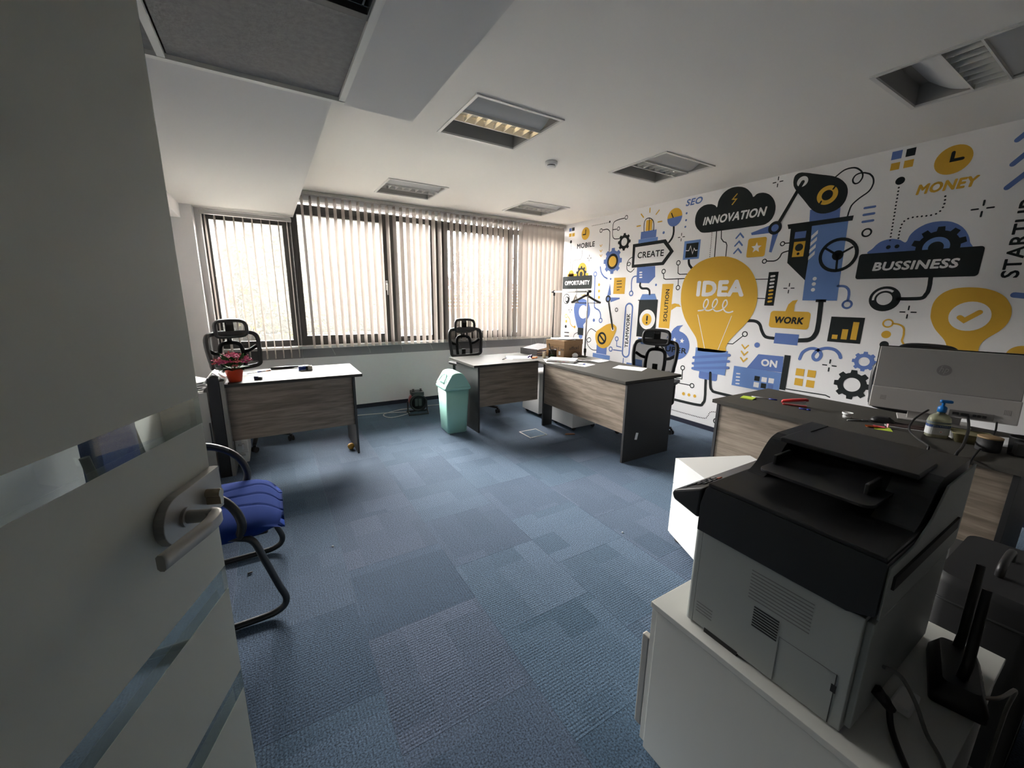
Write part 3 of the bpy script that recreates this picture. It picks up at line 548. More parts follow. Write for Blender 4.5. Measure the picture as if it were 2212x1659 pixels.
 ('C','K',1,2.667,0.121,0.006,0),
 ('C','K',1,2.687,0.123,0.006,0),
 ('C','K',1,2.707,0.126,0.006,0),
 ('C','K',1,2.726,0.135,0.006,0),
 ('C','K',1,2.735,0.153,0.006,0),
 ('C','K',1,2.745,0.17,0.006,0),
 ('C','K',1,2.751,0.19,0.006,0),
 ('C','K',1,2.761,0.208,0.006,0),
 ('C','K',1,2.778,0.219,0.006,0),
 ('C','K',1,2.798,0.224,0.006,0),
 ('C','K',1,2.818,0.227,0.006,0),
 ('C','K',1,2.838,0.229,0.006,0),
 ('C','K',1,2.859,0.23,0.006,0),
 ('C','K',1,2.879,0.231,0.006,0),
 ('C','K',1,2.9,0.231,0.006,0),
 ('C','K',1,2.92,0.233,0.006,0)]),
('printed_idea_bulb',[('P','Y',3,[(2.527,0.89),(2.523,0.907),(2.518,0.93),(2.512,0.956),(2.504,0.982),(2.494,1.005),(2.481,1.026),(2.466,1.044),(2.45,1.063),(2.433,1.081),(2.415,1.101),(2.398,1.122),(2.378,1.144),(2.359,1.167),(2.341,1.19),(2.324,1.215),(2.308,1.242),(2.294,1.271),(2.28,1.3),(2.268,1.33),(2.259,1.359),(2.251,1.388),(2.245,1.417),(2.241,1.447),(2.239,1.476),(2.237,1.504),(2.237,1.532),(2.239,1.56),(2.242,1.587),(2.246,1.613),(2.253,1.639),(2.262,1.663),(2.273,1.687),(2.286,1.71),(2.301,1.732),(2.317,1.752),(2.334,1.771),(2.354,1.788),(2.375,1.804),(2.397,1.819),(2.419,1.832),(2.441,1.843),(2.465,1.852),(2.489,1.86),(2.513,1.867),(2.538,1.872),(2.564,1.876),(2.591,1.879),(2.618,1.881),(2.646,1.881),(2.672,1.88),(2.699,1.878),(2.726,1.874),(2.753,1.869),(2.779,1.862),(2.804,1.854),(2.829,1.845),(2.853,1.834),(2.876,1.821),(2.898,1.809),(2.919,1.795),(2.938,1.781),(2.956,1.767),(2.973,1.752),(2.989,1.736),(3.003,1.719),(3.018,1.7),(3.031,1.68),(3.043,1.659),(3.054,1.638),(3.064,1.616),(3.072,1.594),(3.079,1.571),(3.085,1.548),(3.09,1.525),(3.094,1.501),(3.097,1.478),(3.098,1.455),(3.099,1.431),(3.098,1.408),(3.096,1.386),(3.092,1.364),(3.088,1.343),(3.082,1.322),(3.075,1.302),(3.067,1.283),(3.059,1.265),(3.049,1.248),(3.039,1.232),(3.028,1.215),(3.016,1.198),(3.002,1.179),(2.986,1.16),(2.969,1.14),(2.953,1.12),(2.937,1.101),(2.922,1.081),(2.907,1.062),(2.893,1.043),(2.88,1.025),(2.869,1.008),(2.861,0.993),(2.855,0.979),(2.851,0.966),(2.848,0.954),(2.845,0.942),(2.846,0.931),(2.851,0.92),(2.856,0.91),(2.856,0.902),(2.847,0.894),(2.827,0.889),(2.8,0.884),(2.768,0.881),(2.734,0.879),(2.701,0.877),(2.665,0.875),(2.626,0.873),(2.587,0.872),(2.553,0.872),(2.529,0.873),(2.518,0.873),(2.518,0.873),(2.522,0.875),(2.527,0.88)]),
 ('T','W',4,'IDEA',2.433,1.47,0.528,0.168,0,0,0.045),
 ('L','W',4,0.014,[(2.48,1.315),(2.489,1.316),(2.502,1.317),(2.518,1.319),(2.533,1.322),(2.545,1.328),(2.556,1.338),(2.567,1.351),(2.576,1.365),(2.583,1.379),(2.587,1.391),(2.589,1.402),(2.588,1.414),(2.585,1.425),(2.58,1.434),(2.576,1.439),(2.571,1.44),(2.564,1.439),(2.557,1.435),(2.551,1.429),(2.546,1.422),(2.542,1.414),(2.539,1.402),(2.536,1.389),(2.536,1.377),(2.537,1.366),(2.542,1.355),(2.548,1.344),(2.557,1.334),(2.567,1.326),(2.577,1.321),(2.588,1.32),(2.602,1.32),(2.616,1.324),(2.629,1.329),(2.642,1.336),(2.653,1.346),(2.665,1.359),(2.676,1.374),(2.684,1.388),(2.69,1.401),(2.692,1.412),(2.691,1.422),(2.688,1.432),(2.684,1.439),(2.679,1.443),(2.675,1.444),(2.669,1.442),(2.662,1.437),(2.656,1.431),(2.651,1.424),(2.647,1.415),(2.643,1.404),(2.641,1.392),(2.64,1.379),(2.641,1.368),(2.646,1.357),(2.653,1.345),(2.661,1.333),(2.671,1.324),(2.682,1.318),(2.694,1.316),(2.707,1.317),(2.721,1.32),(2.735,1.325),(2.748,1.331),(2.76,1.34),(2.772,1.351),(2.784,1.364),(2.793,1.376),(2.8,1.387),(2.802,1.398),(2.801,1.408),(2.798,1.418),(2.794,1.426),(2.79,1.432),(2.786,1.434),(2.781,1.434),(2.775,1.432),(2.77,1.428),(2.766,1.422),(2.762,1.415),(2.759,1.404),(2.756,1.393),(2.755,1.382),(2.756,1.371),(2.759,1.36),(2.765,1.349),(2.772,1.339),(2.779,1.329),(2.787,1.322),(2.795,1.316),(2.803,1.312),(2.812,1.31),(2.821,1.308),(2.83,1.308),(2.839,1.309),(2.848,1.311),(2.858,1.315),(2.866,1.318),(2.871,1.32)],0),
 ('L','W',4,0.007,[(2.48,1.27),(2.608,0.907)],0),
 ('L','W',4,0.006,[(2.866,1.274),(2.763,0.909)],0),
 ('R','LB',3,2.501,2.876,0.646,0.908,0),
 ('L','B',4,0.03,[(2.486,0.79),(2.895,0.868)],0),
 ('L','B',4,0.03,[(2.487,0.722),(2.897,0.803)],0),
 ('L','B',4,0.03,[(2.488,0.665),(2.896,0.735)],0),
 ('R','B',2,2.576,2.792,0.566,0.664,0.02),
 ('L','K',1,0.031,[(2.661,0.584),(2.665,0.552),(2.669,0.505),(2.674,0.451),(2.679,0.401),(2.68,0.363),(2.68,0.339),(2.678,0.322),(2.675,0.311),(2.67,0.302),(2.663,0.293),(2.659,0.283),(2.657,0.275),(2.652,0.268),(2.637,0.262),(2.606,0.258),(2.548,0.254),(2.469,0.252),(2.383,0.251),(2.305,0.25),(2.252,0.249)],0),
 ('L','K',3,0.03,[(2.709,0.647),(2.712,0.626),(2.715,0.595),(2.719,0.56),(2.723,0.527),(2.728,0.503),(2.732,0.487),(2.736,0.478),(2.741,0.471),(2.747,0.467),(2.754,0.462),(2.759,0.457),(2.76,0.453),(2.764,0.451),(2.778,0.448),(2.809,0.446),(2.867,0.444),(2.947,0.443),(3.034,0.441),(3.112,0.44),(3.166,0.44)],0)]),
('printed_battery',[('R','K',2,3.171,3.257,1.387,1.698,0),
 ('L','W',3,0.018,[(3.198,1.658),(3.224,1.661)],0),
 ('L','W',3,0.018,[(3.199,1.625),(3.225,1.628)],0),
 ('L','W',3,0.018,[(3.199,1.592),(3.225,1.595)],0),
 ('L','W',3,0.018,[(3.2,1.558),(3.226,1.562)],0),
 ('L','Y',3,0.018,[(3.201,1.525),(3.227,1.529)],0),
 ('L','Y',3,0.018,[(3.202,1.491),(3.228,1.495)],0),
 ('L','Y',3,0.018,[(3.203,1.458),(3.228,1.462)],0),
 ('L','Y',3,0.018,[(3.204,1.424),(3.229,1.428)],0)]),
('printed_cable',[('L','K',1,0.029,[(3.026,1.233),(3.038,1.234),(3.054,1.235),(3.073,1.236),(3.092,1.236),(3.107,1.234),(3.119,1.231),(3.129,1.227),(3.138,1.221),(3.146,1.215),(3.154,1.206),(3.161,1.196),(3.167,1.183),(3.172,1.169),(3.178,1.155),(3.184,1.143),(3.191,1.131),(3.198,1.119),(3.206,1.108),(3.215,1.098),(3.227,1.09),(3.243,1.086),(3.263,1.084),(3.285,1.083),(3.304,1.083),(3.316,1.083)],0)]),
('printed_chevrons',[('L','Y',1,0.014,[(3.012,0.99),(3.044,0.954),(3.076,0.99)],0),
 ('L','Y',1,0.014,[(3.014,0.924),(3.045,0.888),(3.077,0.924)],0),
 ('L','Y',1,0.014,[(3.015,0.859),(3.047,0.823),(3.079,0.859)],0),
 ('C','B',1,3.158,1.003,0.026,0.0)]),
('printed_super_bubble',[('C','B',1,2.249,0.902,0.169,0.0),
 ('P','B',2,[(2.157,1.053),(2.189,1.099),(2.231,1.131),(2.306,1.146),(2.274,1.113),(2.26,1.081),(2.281,1.055),(2.23,1.027)]),
 ('T','K',3,'SUPER',2.032,0.816,0.358,0.066,0,0,0.03),
 ('P','W',3,[(2.109,0.987),(2.117,0.967),(2.137,0.966),(2.122,0.952),(2.126,0.932),(2.109,0.943),(2.091,0.932),(2.096,0.952),(2.08,0.966),(2.101,0.967)]),
 ('P','W',3,[(2.211,0.998),(2.219,0.979),(2.239,0.977),(2.224,0.964),(2.229,0.944),(2.211,0.955),(2.194,0.944),(2.199,0.964),(2.183,0.977),(2.204,0.979)]),
 ('P','W',3,[(2.315,0.993),(2.323,0.973),(2.344,0.972),(2.328,0.958),(2.333,0.937),(2.315,0.948),(2.296,0.937),(2.301,0.958),(2.285,0.972),(2.306,0.973)])]),
('printed_sparkles',[('L','K',1,0.009,[(3.152,2.495),(3.176,2.495)],0),
 ('L','K',1,0.009,[(3.117,2.495),(3.093,2.495)],0),
 ('L','K',1,0.009,[(3.135,2.513),(3.135,2.537)],0),
 ('L','K',1,0.009,[(3.135,2.478),(3.135,2.454)],0),
 ('L','K',1,0.009,[(3.383,1.547),(3.407,1.547)],0),
 ('L','K',1,0.009,[(3.347,1.547),(3.322,1.547)],0),
 ('L','K',1,0.009,[(3.365,1.565),(3.365,1.589)],0),
 ('L','K',1,0.009,[(3.365,1.529),(3.365,1.504)],0),
 ('L','K',1,0.01,[(3.8,0.892),(3.828,0.892)],0),
 ('L','K',1,0.01,[(3.759,0.892),(3.73,0.892)],0),
 ('L','K',1,0.01,[(3.779,0.912),(3.779,0.941)],0),
 ('L','K',1,0.01,[(3.779,0.871),(3.779,0.843)],0)]),
('printed_robot_arm',[('L','K',1,0.011,[(3.582,2.433),(3.589,2.439),(3.6,2.448),(3.612,2.458),(3.625,2.467),(3.638,2.474),(3.65,2.477),(3.663,2.479),(3.676,2.479),(3.689,2.478),(3.701,2.476),(3.712,2.472),(3.723,2.466),(3.732,2.459),(3.741,2.451),(3.749,2.443),(3.755,2.435),(3.76,2.427),(3.764,2.418),(3.767,2.409),(3.768,2.4),(3.768,2.391),(3.766,2.382),(3.762,2.373),(3.758,2.366),(3.754,2.36),(3.749,2.356),(3.743,2.353),(3.736,2.352),(3.73,2.352),(3.725,2.354),(3.72,2.358),(3.715,2.363),(3.711,2.37),(3.708,2.378),(3.707,2.385),(3.707,2.392),(3.71,2.399),(3.713,2.407),(3.718,2.413),(3.723,2.418),(3.73,2.421),(3.738,2.424),(3.747,2.425),(3.757,2.425),(3.767,2.423),(3.777,2.421),(3.788,2.416),(3.799,2.411),(3.81,2.405),(3.818,2.397),(3.826,2.388),(3.833,2.378),(3.838,2.367),(3.842,2.355),(3.844,2.343),(3.845,2.331),(3.843,2.318),(3.84,2.305),(3.835,2.292),(3.829,2.281),(3.82,2.271),(3.809,2.262),(3.797,2.254),(3.784,2.245),(3.773,2.237),(3.763,2.228),(3.753,2.219),(3.744,2.21),(3.736,2.2),(3.729,2.189),(3.724,2.173),(3.721,2.155),(3.718,2.136),(3.717,2.12),(3.715,2.108)],0),
 ('P','B',1,[(3.435,2.206),(3.654,2.208),(3.665,2.084),(3.445,2.102)]),
 ('P','K',3,[(3.267,2.461),(3.266,2.472),(3.266,2.484),(3.267,2.496),(3.269,2.506),(3.272,2.514),(3.277,2.52),(3.284,2.525),(3.291,2.529),(3.3,2.531),(3.309,2.531),(3.319,2.531),(3.33,2.529),(3.341,2.525),(3.354,2.521),(3.37,2.516),(3.388,2.51),(3.409,2.502),(3.431,2.494),(3.453,2.486),(3.475,2.478),(3.495,2.471),(3.517,2.464),(3.538,2.456),(3.557,2.449),(3.575,2.441),(3.59,2.432),(3.604,2.424),(3.617,2.415),(3.628,2.405),(3.639,2.395),(3.649,2.384),(3.658,2.373),(3.667,2.361),(3.674,2.349),(3.679,2.336),(3.684,2.323),(3.687,2.308),(3.689,2.294),(3.689,2.279),(3.688,2.265),(3.686,2.251),(3.683,2.237),(3.678,2.224),(3.671,2.211),(3.664,2.2),(3.655,2.19),(3.644,2.182),(3.633,2.175),(3.62,2.169),(3.606,2.165),(3.591,2.161),(3.574,2.159),(3.556,2.158),(3.539,2.159),(3.523,2.162),(3.508,2.167),(3.494,2.173),(3.48,2.181),(3.466,2.191),(3.452,2.203),(3.438,2.217),(3.423,2.234),(3.409,2.252),(3.394,2.271),(3.378,2.291),(3.36,2.313),(3.34,2.337),(3.32,2.362),(3.303,2.385),(3.289,2.404),(3.28,2.419),(3.274,2.431),(3.271,2.441),(3.269,2.451)]),
 ('C','W',4,3.341,2.453,0.043,0.0),
 ('L','K',5,0.03,[(3.344,2.449),(3.18,2.104)],0),
 ('C','Y',4,3.547,2.303,0.075,0.04),
 ('L','K',5,0.013,[(3.583,2.343),(3.593,2.36)],0),
 ('L','K',5,0.014,[(3.51,2.26),(3.501,2.239)],0),
 ('P','LB',1,[(3.465,2.093),(3.727,2.081),(3.748,1.439),(3.49,1.439)]),
 ('P','K',2,[(3.303,2.08),(3.469,2.083),(3.485,1.835),(3.485,1.613),(3.318,1.772)]),
 ('R','B',3,3.346,3.434,1.978,2.035,0),
 ('R','Y',3,3.349,3.44,1.82,1.95,0),
 ('C','K',4,3.396,1.9,0.032,0.0),
 ('C','K',4,3.396,1.846,0.012,0.0),
 ('P','K',3,[(3.271,2.109),(3.757,2.111),(3.755,2.073),(3.285,2.068)]),
 ('P','W',2,[(3.478,1.988),(3.522,2.032),(3.524,2.002),(3.481,1.958)]),
 ('P','W',2,[(3.479,1.931),(3.523,1.976),(3.525,1.946),(3.482,1.901)]),
 ('P','W',2,[(3.48,1.872),(3.523,1.917),(3.525,1.887),(3.482,1.841)]),
 ('P','W',2,[(3.48,1.814),(3.524,1.861),(3.526,1.83),(3.483,1.783)]),
 ('C','K',3,3.698,1.811,0.138,0.113),
 ('C','K',3,3.696,1.809,0.04,0.0),
 ('L','K',3,0.017,[(3.696,1.809),(3.593,1.878)],0),
 ('L','K',3,0.016,[(3.696,1.809),(3.787,1.865)],0),
 ('L','K',3,0.016,[(3.696,1.809),(3.704,1.686)],0),
 ('C','W',2,3.558,1.625,0.016,0.0),
 ('C','W',2,3.558,1.58,0.016,0.0),
 ('C','W',2,3.559,1.531,0.016,0.0),
 ('R','K',1,3.594,3.672,1.426,1.449,0),
 ('L','K',1,0.038,[(3.635,1.428),(3.637,1.397),(3.639,1.353),(3.642,1.303),(3.644,1.256),(3.644,1.22),(3.644,1.196),(3.643,1.179),(3.641,1.167),(3.638,1.157),(3.634,1.146),(3.629,1.134),(3.624,1.124),(3.617,1.114),(3.608,1.106),(3.596,1.098),(3.579,1.092),(3.557,1.088),(3.533,1.085),(3.513,1.082),(3.499,1.08)],0),
 ('R','B',2,3.307,3.509,1.036,1.135,0),
 ('L','B',1,0.019,[(3.735,1.56),(3.742,1.559),(3.751,1.559),(3.762,1.559),(3.773,1.558),(3.782,1.556),(3.789,1.553),(3.796,1.549),(3.802,1.543),(3.807,1.538),(3.812,1.532),(3.815,1.525),(3.818,1.517),(3.82,1.509),(3.821,1.5),(3.823,1.491),(3.823,1.481),(3.823,1.471),(3.823,1.46),(3.822,1.451),(3.822,1.444)],0),
 ('C','B',1,3.823,1.41,0.038,0.022)]),
('printed_dashes',[('L','B',1,0.017,[(3.82,2.155),(3.882,2.156)],0),
 ('L','B',1,0.018,[(3.822,2.104),(3.884,2.106)],0),
 ('L','B',1,0.018,[(3.824,2.052),(3.886,2.054)],0),
 ('C','K',1,3.862,1.967,0.034,0.022)]),
('printed_circuit_lines',[('C','K',1,3.253,1.946,0.022,0.013),
 ('L','K',1,0.01,[(3.271,1.947),(3.329,1.947)],0),
 ('C','K',1,3.115,1.801,0.023,0.014),
 ('L','K',1,0.011,[(3.136,1.801),(3.147,1.8),(3.162,1.799),(3.179,1.798),(3.196,1.797),(3.209,1.799),(3.219,1.802),(3.227,1.806),(3.234,1.812),(3.239,1.818),(3.245,1.825),(3.249,1.832),(3.252,1.841),(3.255,1.85),(3.258,1.858),(3.265,1.864),(3.275,1.869),(3.289,1.873),(3.304,1.876),(3.317,1.878),(3.325,1.88)],0)]),
('printed_work_bubble',[('R','Y',1,3.239,3.575,1.183,1.34,0.03),
 ('P','Y',2,[(3.364,1.332),(3.382,1.401),(3.412,1.435),(3.454,1.444),(3.436,1.399),(3.437,1.335)]),
 ('T','K',3,'WORK',3.285,1.226,0.241,0.064,0.1,0,0.035)]),
('printed_bar_chart',[('R','K',1,3.73,3.958,1.096,1.307,0),
 ('R','Y',2,3.759,3.798,1.121,1.157,0),
 ('R','Y',2,3.823,3.864,1.123,1.208,0),
 ('R','Y',2,3.888,3.928,1.126,1.27,0)]),
('printed_squiggle',[('L','B',1,0.026,[(3.546,0.918),(3.548,0.927),(3.55,0.94),(3.553,0.955),(3.557,0.97),(3.563,0.982),(3.572,0.992),(3.582,1.002),(3.594,1.01),(3.606,1.017),(3.618,1.021),(3.63,1.023),(3.642,1.024),(3.655,1.022),(3.666,1.019),(3.676,1.015),(3.684,1.009),(3.691,1.002),(3.697,0.994),(3.702,0.985),(3.704,0.977),(3.705,0.968),(3.703,0.958),(3.7,0.949),(3.696,0.94),(3.692,0.934),(3.687,0.929),(3.681,0.926),(3.675,0.925),(3.669,0.925),(3.664,0.927),(3.659,0.93),(3.654,0.935),(3.65,0.942),(3.647,0.95),(3.646,0.957),(3.647,0.966),(3.65,0.976),(3.655,0.986),(3.661,0.996),(3.668,1.005),(3.678,1.013),(3.689,1.02),(3.701,1.026),(3.714,1.031),(3.726,1.035),(3.739,1.037),(3.752,1.038),(3.764,1.037),(3.777,1.036),(3.787,1.033),(3.797,1.03),(3.806,1.025),(3.814,1.019),(3.821,1.013),(3.827,1.007),(3.833,0.999),(3.838,0.991),(3.842,0.982),(3.845,0.974),(3.847,0.969)],0)]),
('printed_squares',[('R','Y',1,3.533,3.6,0.765,0.83,0),
 ('R','Y',1,3.627,3.691,0.766,0.83,0),
 ('R','Y',1,3.536,3.603,0.674,0.74,0),
 ('R','Y',1,3.63,3.694,0.674,0.739,0)]),
('printed_gear_blue',[('G','B',1,4.007,0.958,0.081,0.036,8)]),
('printed_gear_dark',[('G','K',1,3.957,0.756,0.125,0.058,8)]),
('printed_on_machine',[('P','B',2,[(3.184,0.916),(3.41,0.922),(3.423,0.77),(3.089,0.762)]),
 ('T','W',3,'ON',3.22,0.805,0.148,0.071,0,0,0.04),
 ('R','LB',1,2.959,3.417,0.56,0.766,0),
 ('R','K',3,3.419,3.469,0.607,0.938,0),
 ('L','W',2,0.012,[(2.997,0.69),(3.029,0.692)],0),
 ('L','W',2,0.012,[(2.999,0.654),(3.031,0.657)],0),
 ('L','W',2,0.012,[(3.001,0.62),(3.033,0.623)],0),
 ('L','W',2,0.012,[(3.003,0.585),(3.035,0.588)],0),
 ('R','K',2,3.179,3.23,0.649,0.698,0),
 ('R','W',2,3.247,3.296,0.65,0.698,0),
 ('R','W',2,3.312,3.361,0.651,0.699,0),
 ('R','W',2,3.179,3.23,0.585,0.635,0),
 ('R','K',2,3.249,3.298,0.588,0.637,0),
 ('R','B',2,3.315,3.363,0.591,0.639,0),
 ('L','K',1,0.01,[(3.475,0.623),(3.683,0.627),(3.79,0.63),(3.823,0.619)],0)]),
('printed_squares',[('R','B',1,3.925,3.983,2.471,2.528,0),
 ('R','K',1,4.005,4.057,2.472,2.525,0),
 ('R','Y',1,3.931,3.982,2.397,2.447,0),
 ('R','Y',1,4.005,4.057,2.397,2.447,0)]),
('printed_dotted_lines',[('C','K',1,4.003,2.313,0.027,0.0),
 ('C','K',1,4.003,2.266,0.006,0),
 ('C','K',1,4.004,2.241,0.006,0),
 ('C','K',1,4.005,2.216,0.006,0),
 ('C','K',1,4.006,2.191,0.006,0),
 ('C','K',1,4.006,2.166,0.006,0),
 ('C','K',1,4.007,2.141,0.006,0),
 ('C','K',1,4.008,2.117,0.006,0),
 ('C','K',1,4.009,2.092,0.006,0),
 ('C','K',1,4.01,2.067,0.006,0),
 ('C','K',1,4.01,2.042,0.006,0),
 ('C','K',1,4.011,2.017,0.006,0),
 ('C','K',1,4.012,1.992,0.006,0),
 ('C','K',1,4.013,1.968,0.006,0),
 ('C','K',1,4.013,1.943,0.006,0),
 ('C','K',1,4.014,1.918,0.006,0),
 ('C','K',1,4.015,1.893,0.006,0),
 ('C','K',1,4.264,2.156,0.006,0),
 ('C','K',1,4.267,2.132,0.006,0),
 ('C','K',1,4.268,2.107,0.006,0),
 ('C','K',1,4.265,2.084,0.006,0),
 ('C','K',1,4.255,2.061,0.006,0),
 ('C','K',1,4.237,2.046,0.006,0),
 ('C','K',1,4.213,2.041,0.006,0),
 ('C','K',1,4.189,2.04,0.006,0),
 ('C','K',1,4.165,2.041,0.006,0),
 ('C','K',1,4.141,2.042,0.006,0),
 ('C','K',1,4.117,2.041,0.006,0),
 ('C','K',1,4.093,2.036,0.006,0),
 ('C','K',1,4.074,2.021,0.006,0),
 ('C','K',1,4.064,2.0,0.006,0),
 ('C','K',1,4.061,1.976,0.006,0),
 ('C','K',1,4.06,1.951,0.006,0),
 ('C','K',1,4.06,1.927,0.006,0),
 ('C','K',1,4.061,1.903,0.006,0)]),
('printed_clock',[('C','Y',1,4.262,2.388,0.092,0.0),
 ('L','K',2,0.02,[(4.257,2.434),(4.256,2.385),(4.306,2.386)],0)]),
('printed_word',[('T','Y',1,'MONEY',4.106,2.192,0.303,0.07,0.15,0,0.035)]),
('printed_sparkles',[('L','K',1,0.01,[(4.476,2.044),(4.504,2.044)],0),
 ('L','K',1,0.01,[(4.435,2.044),(4.407,2.044)],0),
 ('L','K',1,0.01,[(4.456,2.065),(4.456,2.093)],0),
 ('L','K',1,0.01,[(4.456,2.024),(4.456,1.995)],0),
 ('L','K',1,0.009,[(4.222,1.361),(4.248,1.361)],0),
 ('L','K',1,0.009,[(4.186,1.361),(4.16,1.361)],0),
 ('L','K',1,0.009,[(4.204,1.379),(4.204,1.405)],0),
 ('L','K',1,0.009,[(4.204,1.342),(4.204,1.317)],0)]),
('printed_stripes',[('L','B',1,0.029,[(4.533,2.431),(4.579,2.48)],0),
 ('L','B',1,0.029,[(4.539,2.291),(4.604,2.366)],0),
 ('L','B',1,0.03,[(4.54,2.154),(4.625,2.249)],0),
 ('L','B',1,0.034,[(4.688,1.487),(4.765,1.476)],0)]),
('printed_word',[('T','K',1,'STARTUP',4.647,1.594,0.475,0.077,0,1,0.02)]),
('printed_business_sign',[('P','B',1,[(3.908,1.8),(3.891,1.807),(3.89,1.816),(3.9,1.826),(3.913,1.836),(3.922,1.846),(3.928,1.855),(3.934,1.864),(3.941,1.872),(3.949,1.88),(3.958,1.887),(3.968,1.892),(3.979,1.896),(3.99,1.899),(4.002,1.901),(4.013,1.902),(4.024,1.902),(4.035,1.901),(4.046,1.898),(4.057,1.895),(4.067,1.892),(4.076,1.887),(4.085,1.88),(4.093,1.874),(4.101,1.869),(4.107,1.869),(4.112,1.875),(4.115,1.884),(4.117,1.897),(4.12,1.909),(4.124,1.92),(4.13,1.93),(4.137,1.939),(4.144,1.948),(4.153,1.956),(4.162,1.964),(4.171,1.97),(4.181,1.976),(4.192,1.982),(4.203,1.986),(4.215,1.989),(4.228,1.992),(4.243,1.993),(4.257,1.993),(4.271,1.993),(4.285,1.991),(4.297,1.989),(4.309,1.986),(4.321,1.982),(4.332,1.977),(4.342,1.971),(4.352,1.965),(4.362,1.958),(4.371,1.95),(4.38,1.942),(4.388,1.933),(4.395,1.924),(4.402,1.915),(4.408,1.905),(4.414,1.894),(4.419,1.885),(4.423,1.875),(4.427,1.866),(4.43,1.857),(4.433,1.848),(4.435,1.838),(4.44,1.827),(4.449,1.814),(4.455,1.802),(4.454,1.791),(4.44,1.784),(4.409,1.78),(4.367,1.78),(4.316,1.781),(4.261,1.783),(4.206,1.785),(4.146,1.787),(4.077,1.789),(4.008,1.791),(3.949,1.795)]),
 ('G','K',2,4.282,1.815,0.142,0.0,10),
 ('C','LB',3,4.275,1.817,0.07,0.0),
 ('C','K',4,4.275,1.816,0.04,0.0),
 ('C','K',3,4.013,1.843,0.014,0.0),
 ('C','K',3,4.063,1.844,0.014,0.0),
 ('R','K',5,3.844,4.511,1.61,1.805,0.02),
 ('T','W',6,'BUSSINESS',3.943,1.67,0.467,0.066,0.12,0,0.035),
 ('L','K',1,0.025,[(4.284,1.611),(4.285,1.599),(4.286,1.582),(4.288,1.562),(4.288,1.543),(4.288,1.528),(4.287,1.517),(4.286,1.508),(4.284,1.501),(4.281,1.495),(4.278,1.488),(4.276,1.482),(4.274,1.476),(4.271,1.471),(4.265,1.466),(4.253,1.462),(4.233,1.46),(4.205,1.459),(4.175,1.458),(4.149,1.458),(4.131,1.457)],0),
 ('C','K',1,4.053,1.457,0.095,0.0),
 ('W','W',2,(4.053,1.457),0.076,0.9,3.3),
 ('C','K',3,4.052,1.457,0.061,0.0),
 ('C','W',4,4.052,1.457,0.047,0.0)]),
('printed_pin_yellow',[('P','Y',1,[(4.453,1.051),(4.447,1.063),(4.446,1.079),(4.447,1.097),(4.447,1.115),(4.446,1.13),(4.442,1.142),(4.438,1.152),(4.433,1.162),(4.427,1.172),(4.42,1.182),(4.411,1.194),(4.401,1.205),(4.39,1.218),(4.38,1.23),(4.37,1.243),(4.362,1.256),(4.354,1.27),(4.347,1.284),(4.341,1.298),(4.336,1.311),(4.332,1.323),(4.329,1.335),(4.328,1.346),(4.327,1.358),(4.326,1.37),(4.325,1.383),(4.325,1.398),(4.326,1.412),(4.327,1.426),(4.33,1.439),(4.334,1.452),(4.34,1.465),(4.346,1.477),(4.354,1.488),(4.362,1.498),(4.372,1.507),(4.382,1.514),(4.393,1.521),(4.405,1.527),(4.418,1.531),(4.432,1.534),(4.447,1.536),(4.463,1.537),(4.48,1.538),(4.495,1.537),(4.511,1.536),(4.527,1.535),(4.542,1.532),(4.558,1.529),(4.573,1.524),(4.587,1.519),(4.601,1.513),(4.615,1.505),(4.627,1.497),(4.639,1.488),(4.649,1.478),(4.659,1.467),(4.667,1.455),(4.674,1.443),(4.681,1.431),(4.686,1.42),(4.691,1.409),(4.694,1.397),(4.696,1.386),(4.698,1.374),(4.699,1.362),(4.699,1.349),(4.698,1.336),(4.696,1.324),(4.694,1.311),(4.69,1.3),(4.686,1.289),(4.681,1.278),(4.675,1.267),(4.668,1.255),(4.659,1.244),(4.648,1.231),(4.637,1.219),(4.627,1.207),(4.618,1.196),(4.612,1.186),(4.607,1.177),(4.604,1.168),(4.601,1.158),(4.599,1.147),(4.598,1.132),(4.599,1.116),(4.601,1.098),(4.6,1.083),(4.596,1.07),(4.587,1.06),(4.574,1.053),(4.56,1.048),(4.544,1.044),(4.529,1.041),(4.513,1.04),(4.496,1.039),(4.479,1.04),(4.464,1.044)]),
 ('C','W',2,4.518,1.344,0.099,0.0),
 ('L','Y',3,0.031,[(4.475,1.335),(4.499,1.315),(4.56,1.373)],0)]),
('printed_circuit_yellow',[('C','Y',1,4.104,1.272,0.034,0.023),
 ('L','Y',1,0.012,[(4.131,1.272),(4.137,1.272),(4.146,1.271),(4.156,1.27),(4.166,1.268),(4.174,1.265),(4.181,1.262),(4.186,1.258),(4.192,1.254),(4.196,1.248),(4.2,1.241),(4.203,1.232),(4.205,1.222),(4.206,1.21),(4.208,1.199),(4.208,1.189),(4.208,1.18),(4.207,1.171),(4.206,1.162),(4.205,1.154),(4.206,1.146),(4.209,1.139),(4.214,1.131),(4.219,1.124),(4.224,1.119),(4.227,1.115)],0),
 ('C','Y',1,4.107,1.186,0.029,0.0),
 ('C','K',1,4.108,1.107,0.028,0.0),
 ('C','Y',1,4.785,1.104,0.066,0.0)])]
# ------------------------------------------------------------------ the room (x=0 mural wall, y=0 window wall, z=0 carpet)
XL, YB = -4.86, -5.30
floor = struct('floor', B(XL - .1, 0.1, -7.0, 0.3, -0.15, -0.006), mat('floor_screed', (0.02, 0.03, 0.05), 0.9), 'dark blue carpet tile floor')

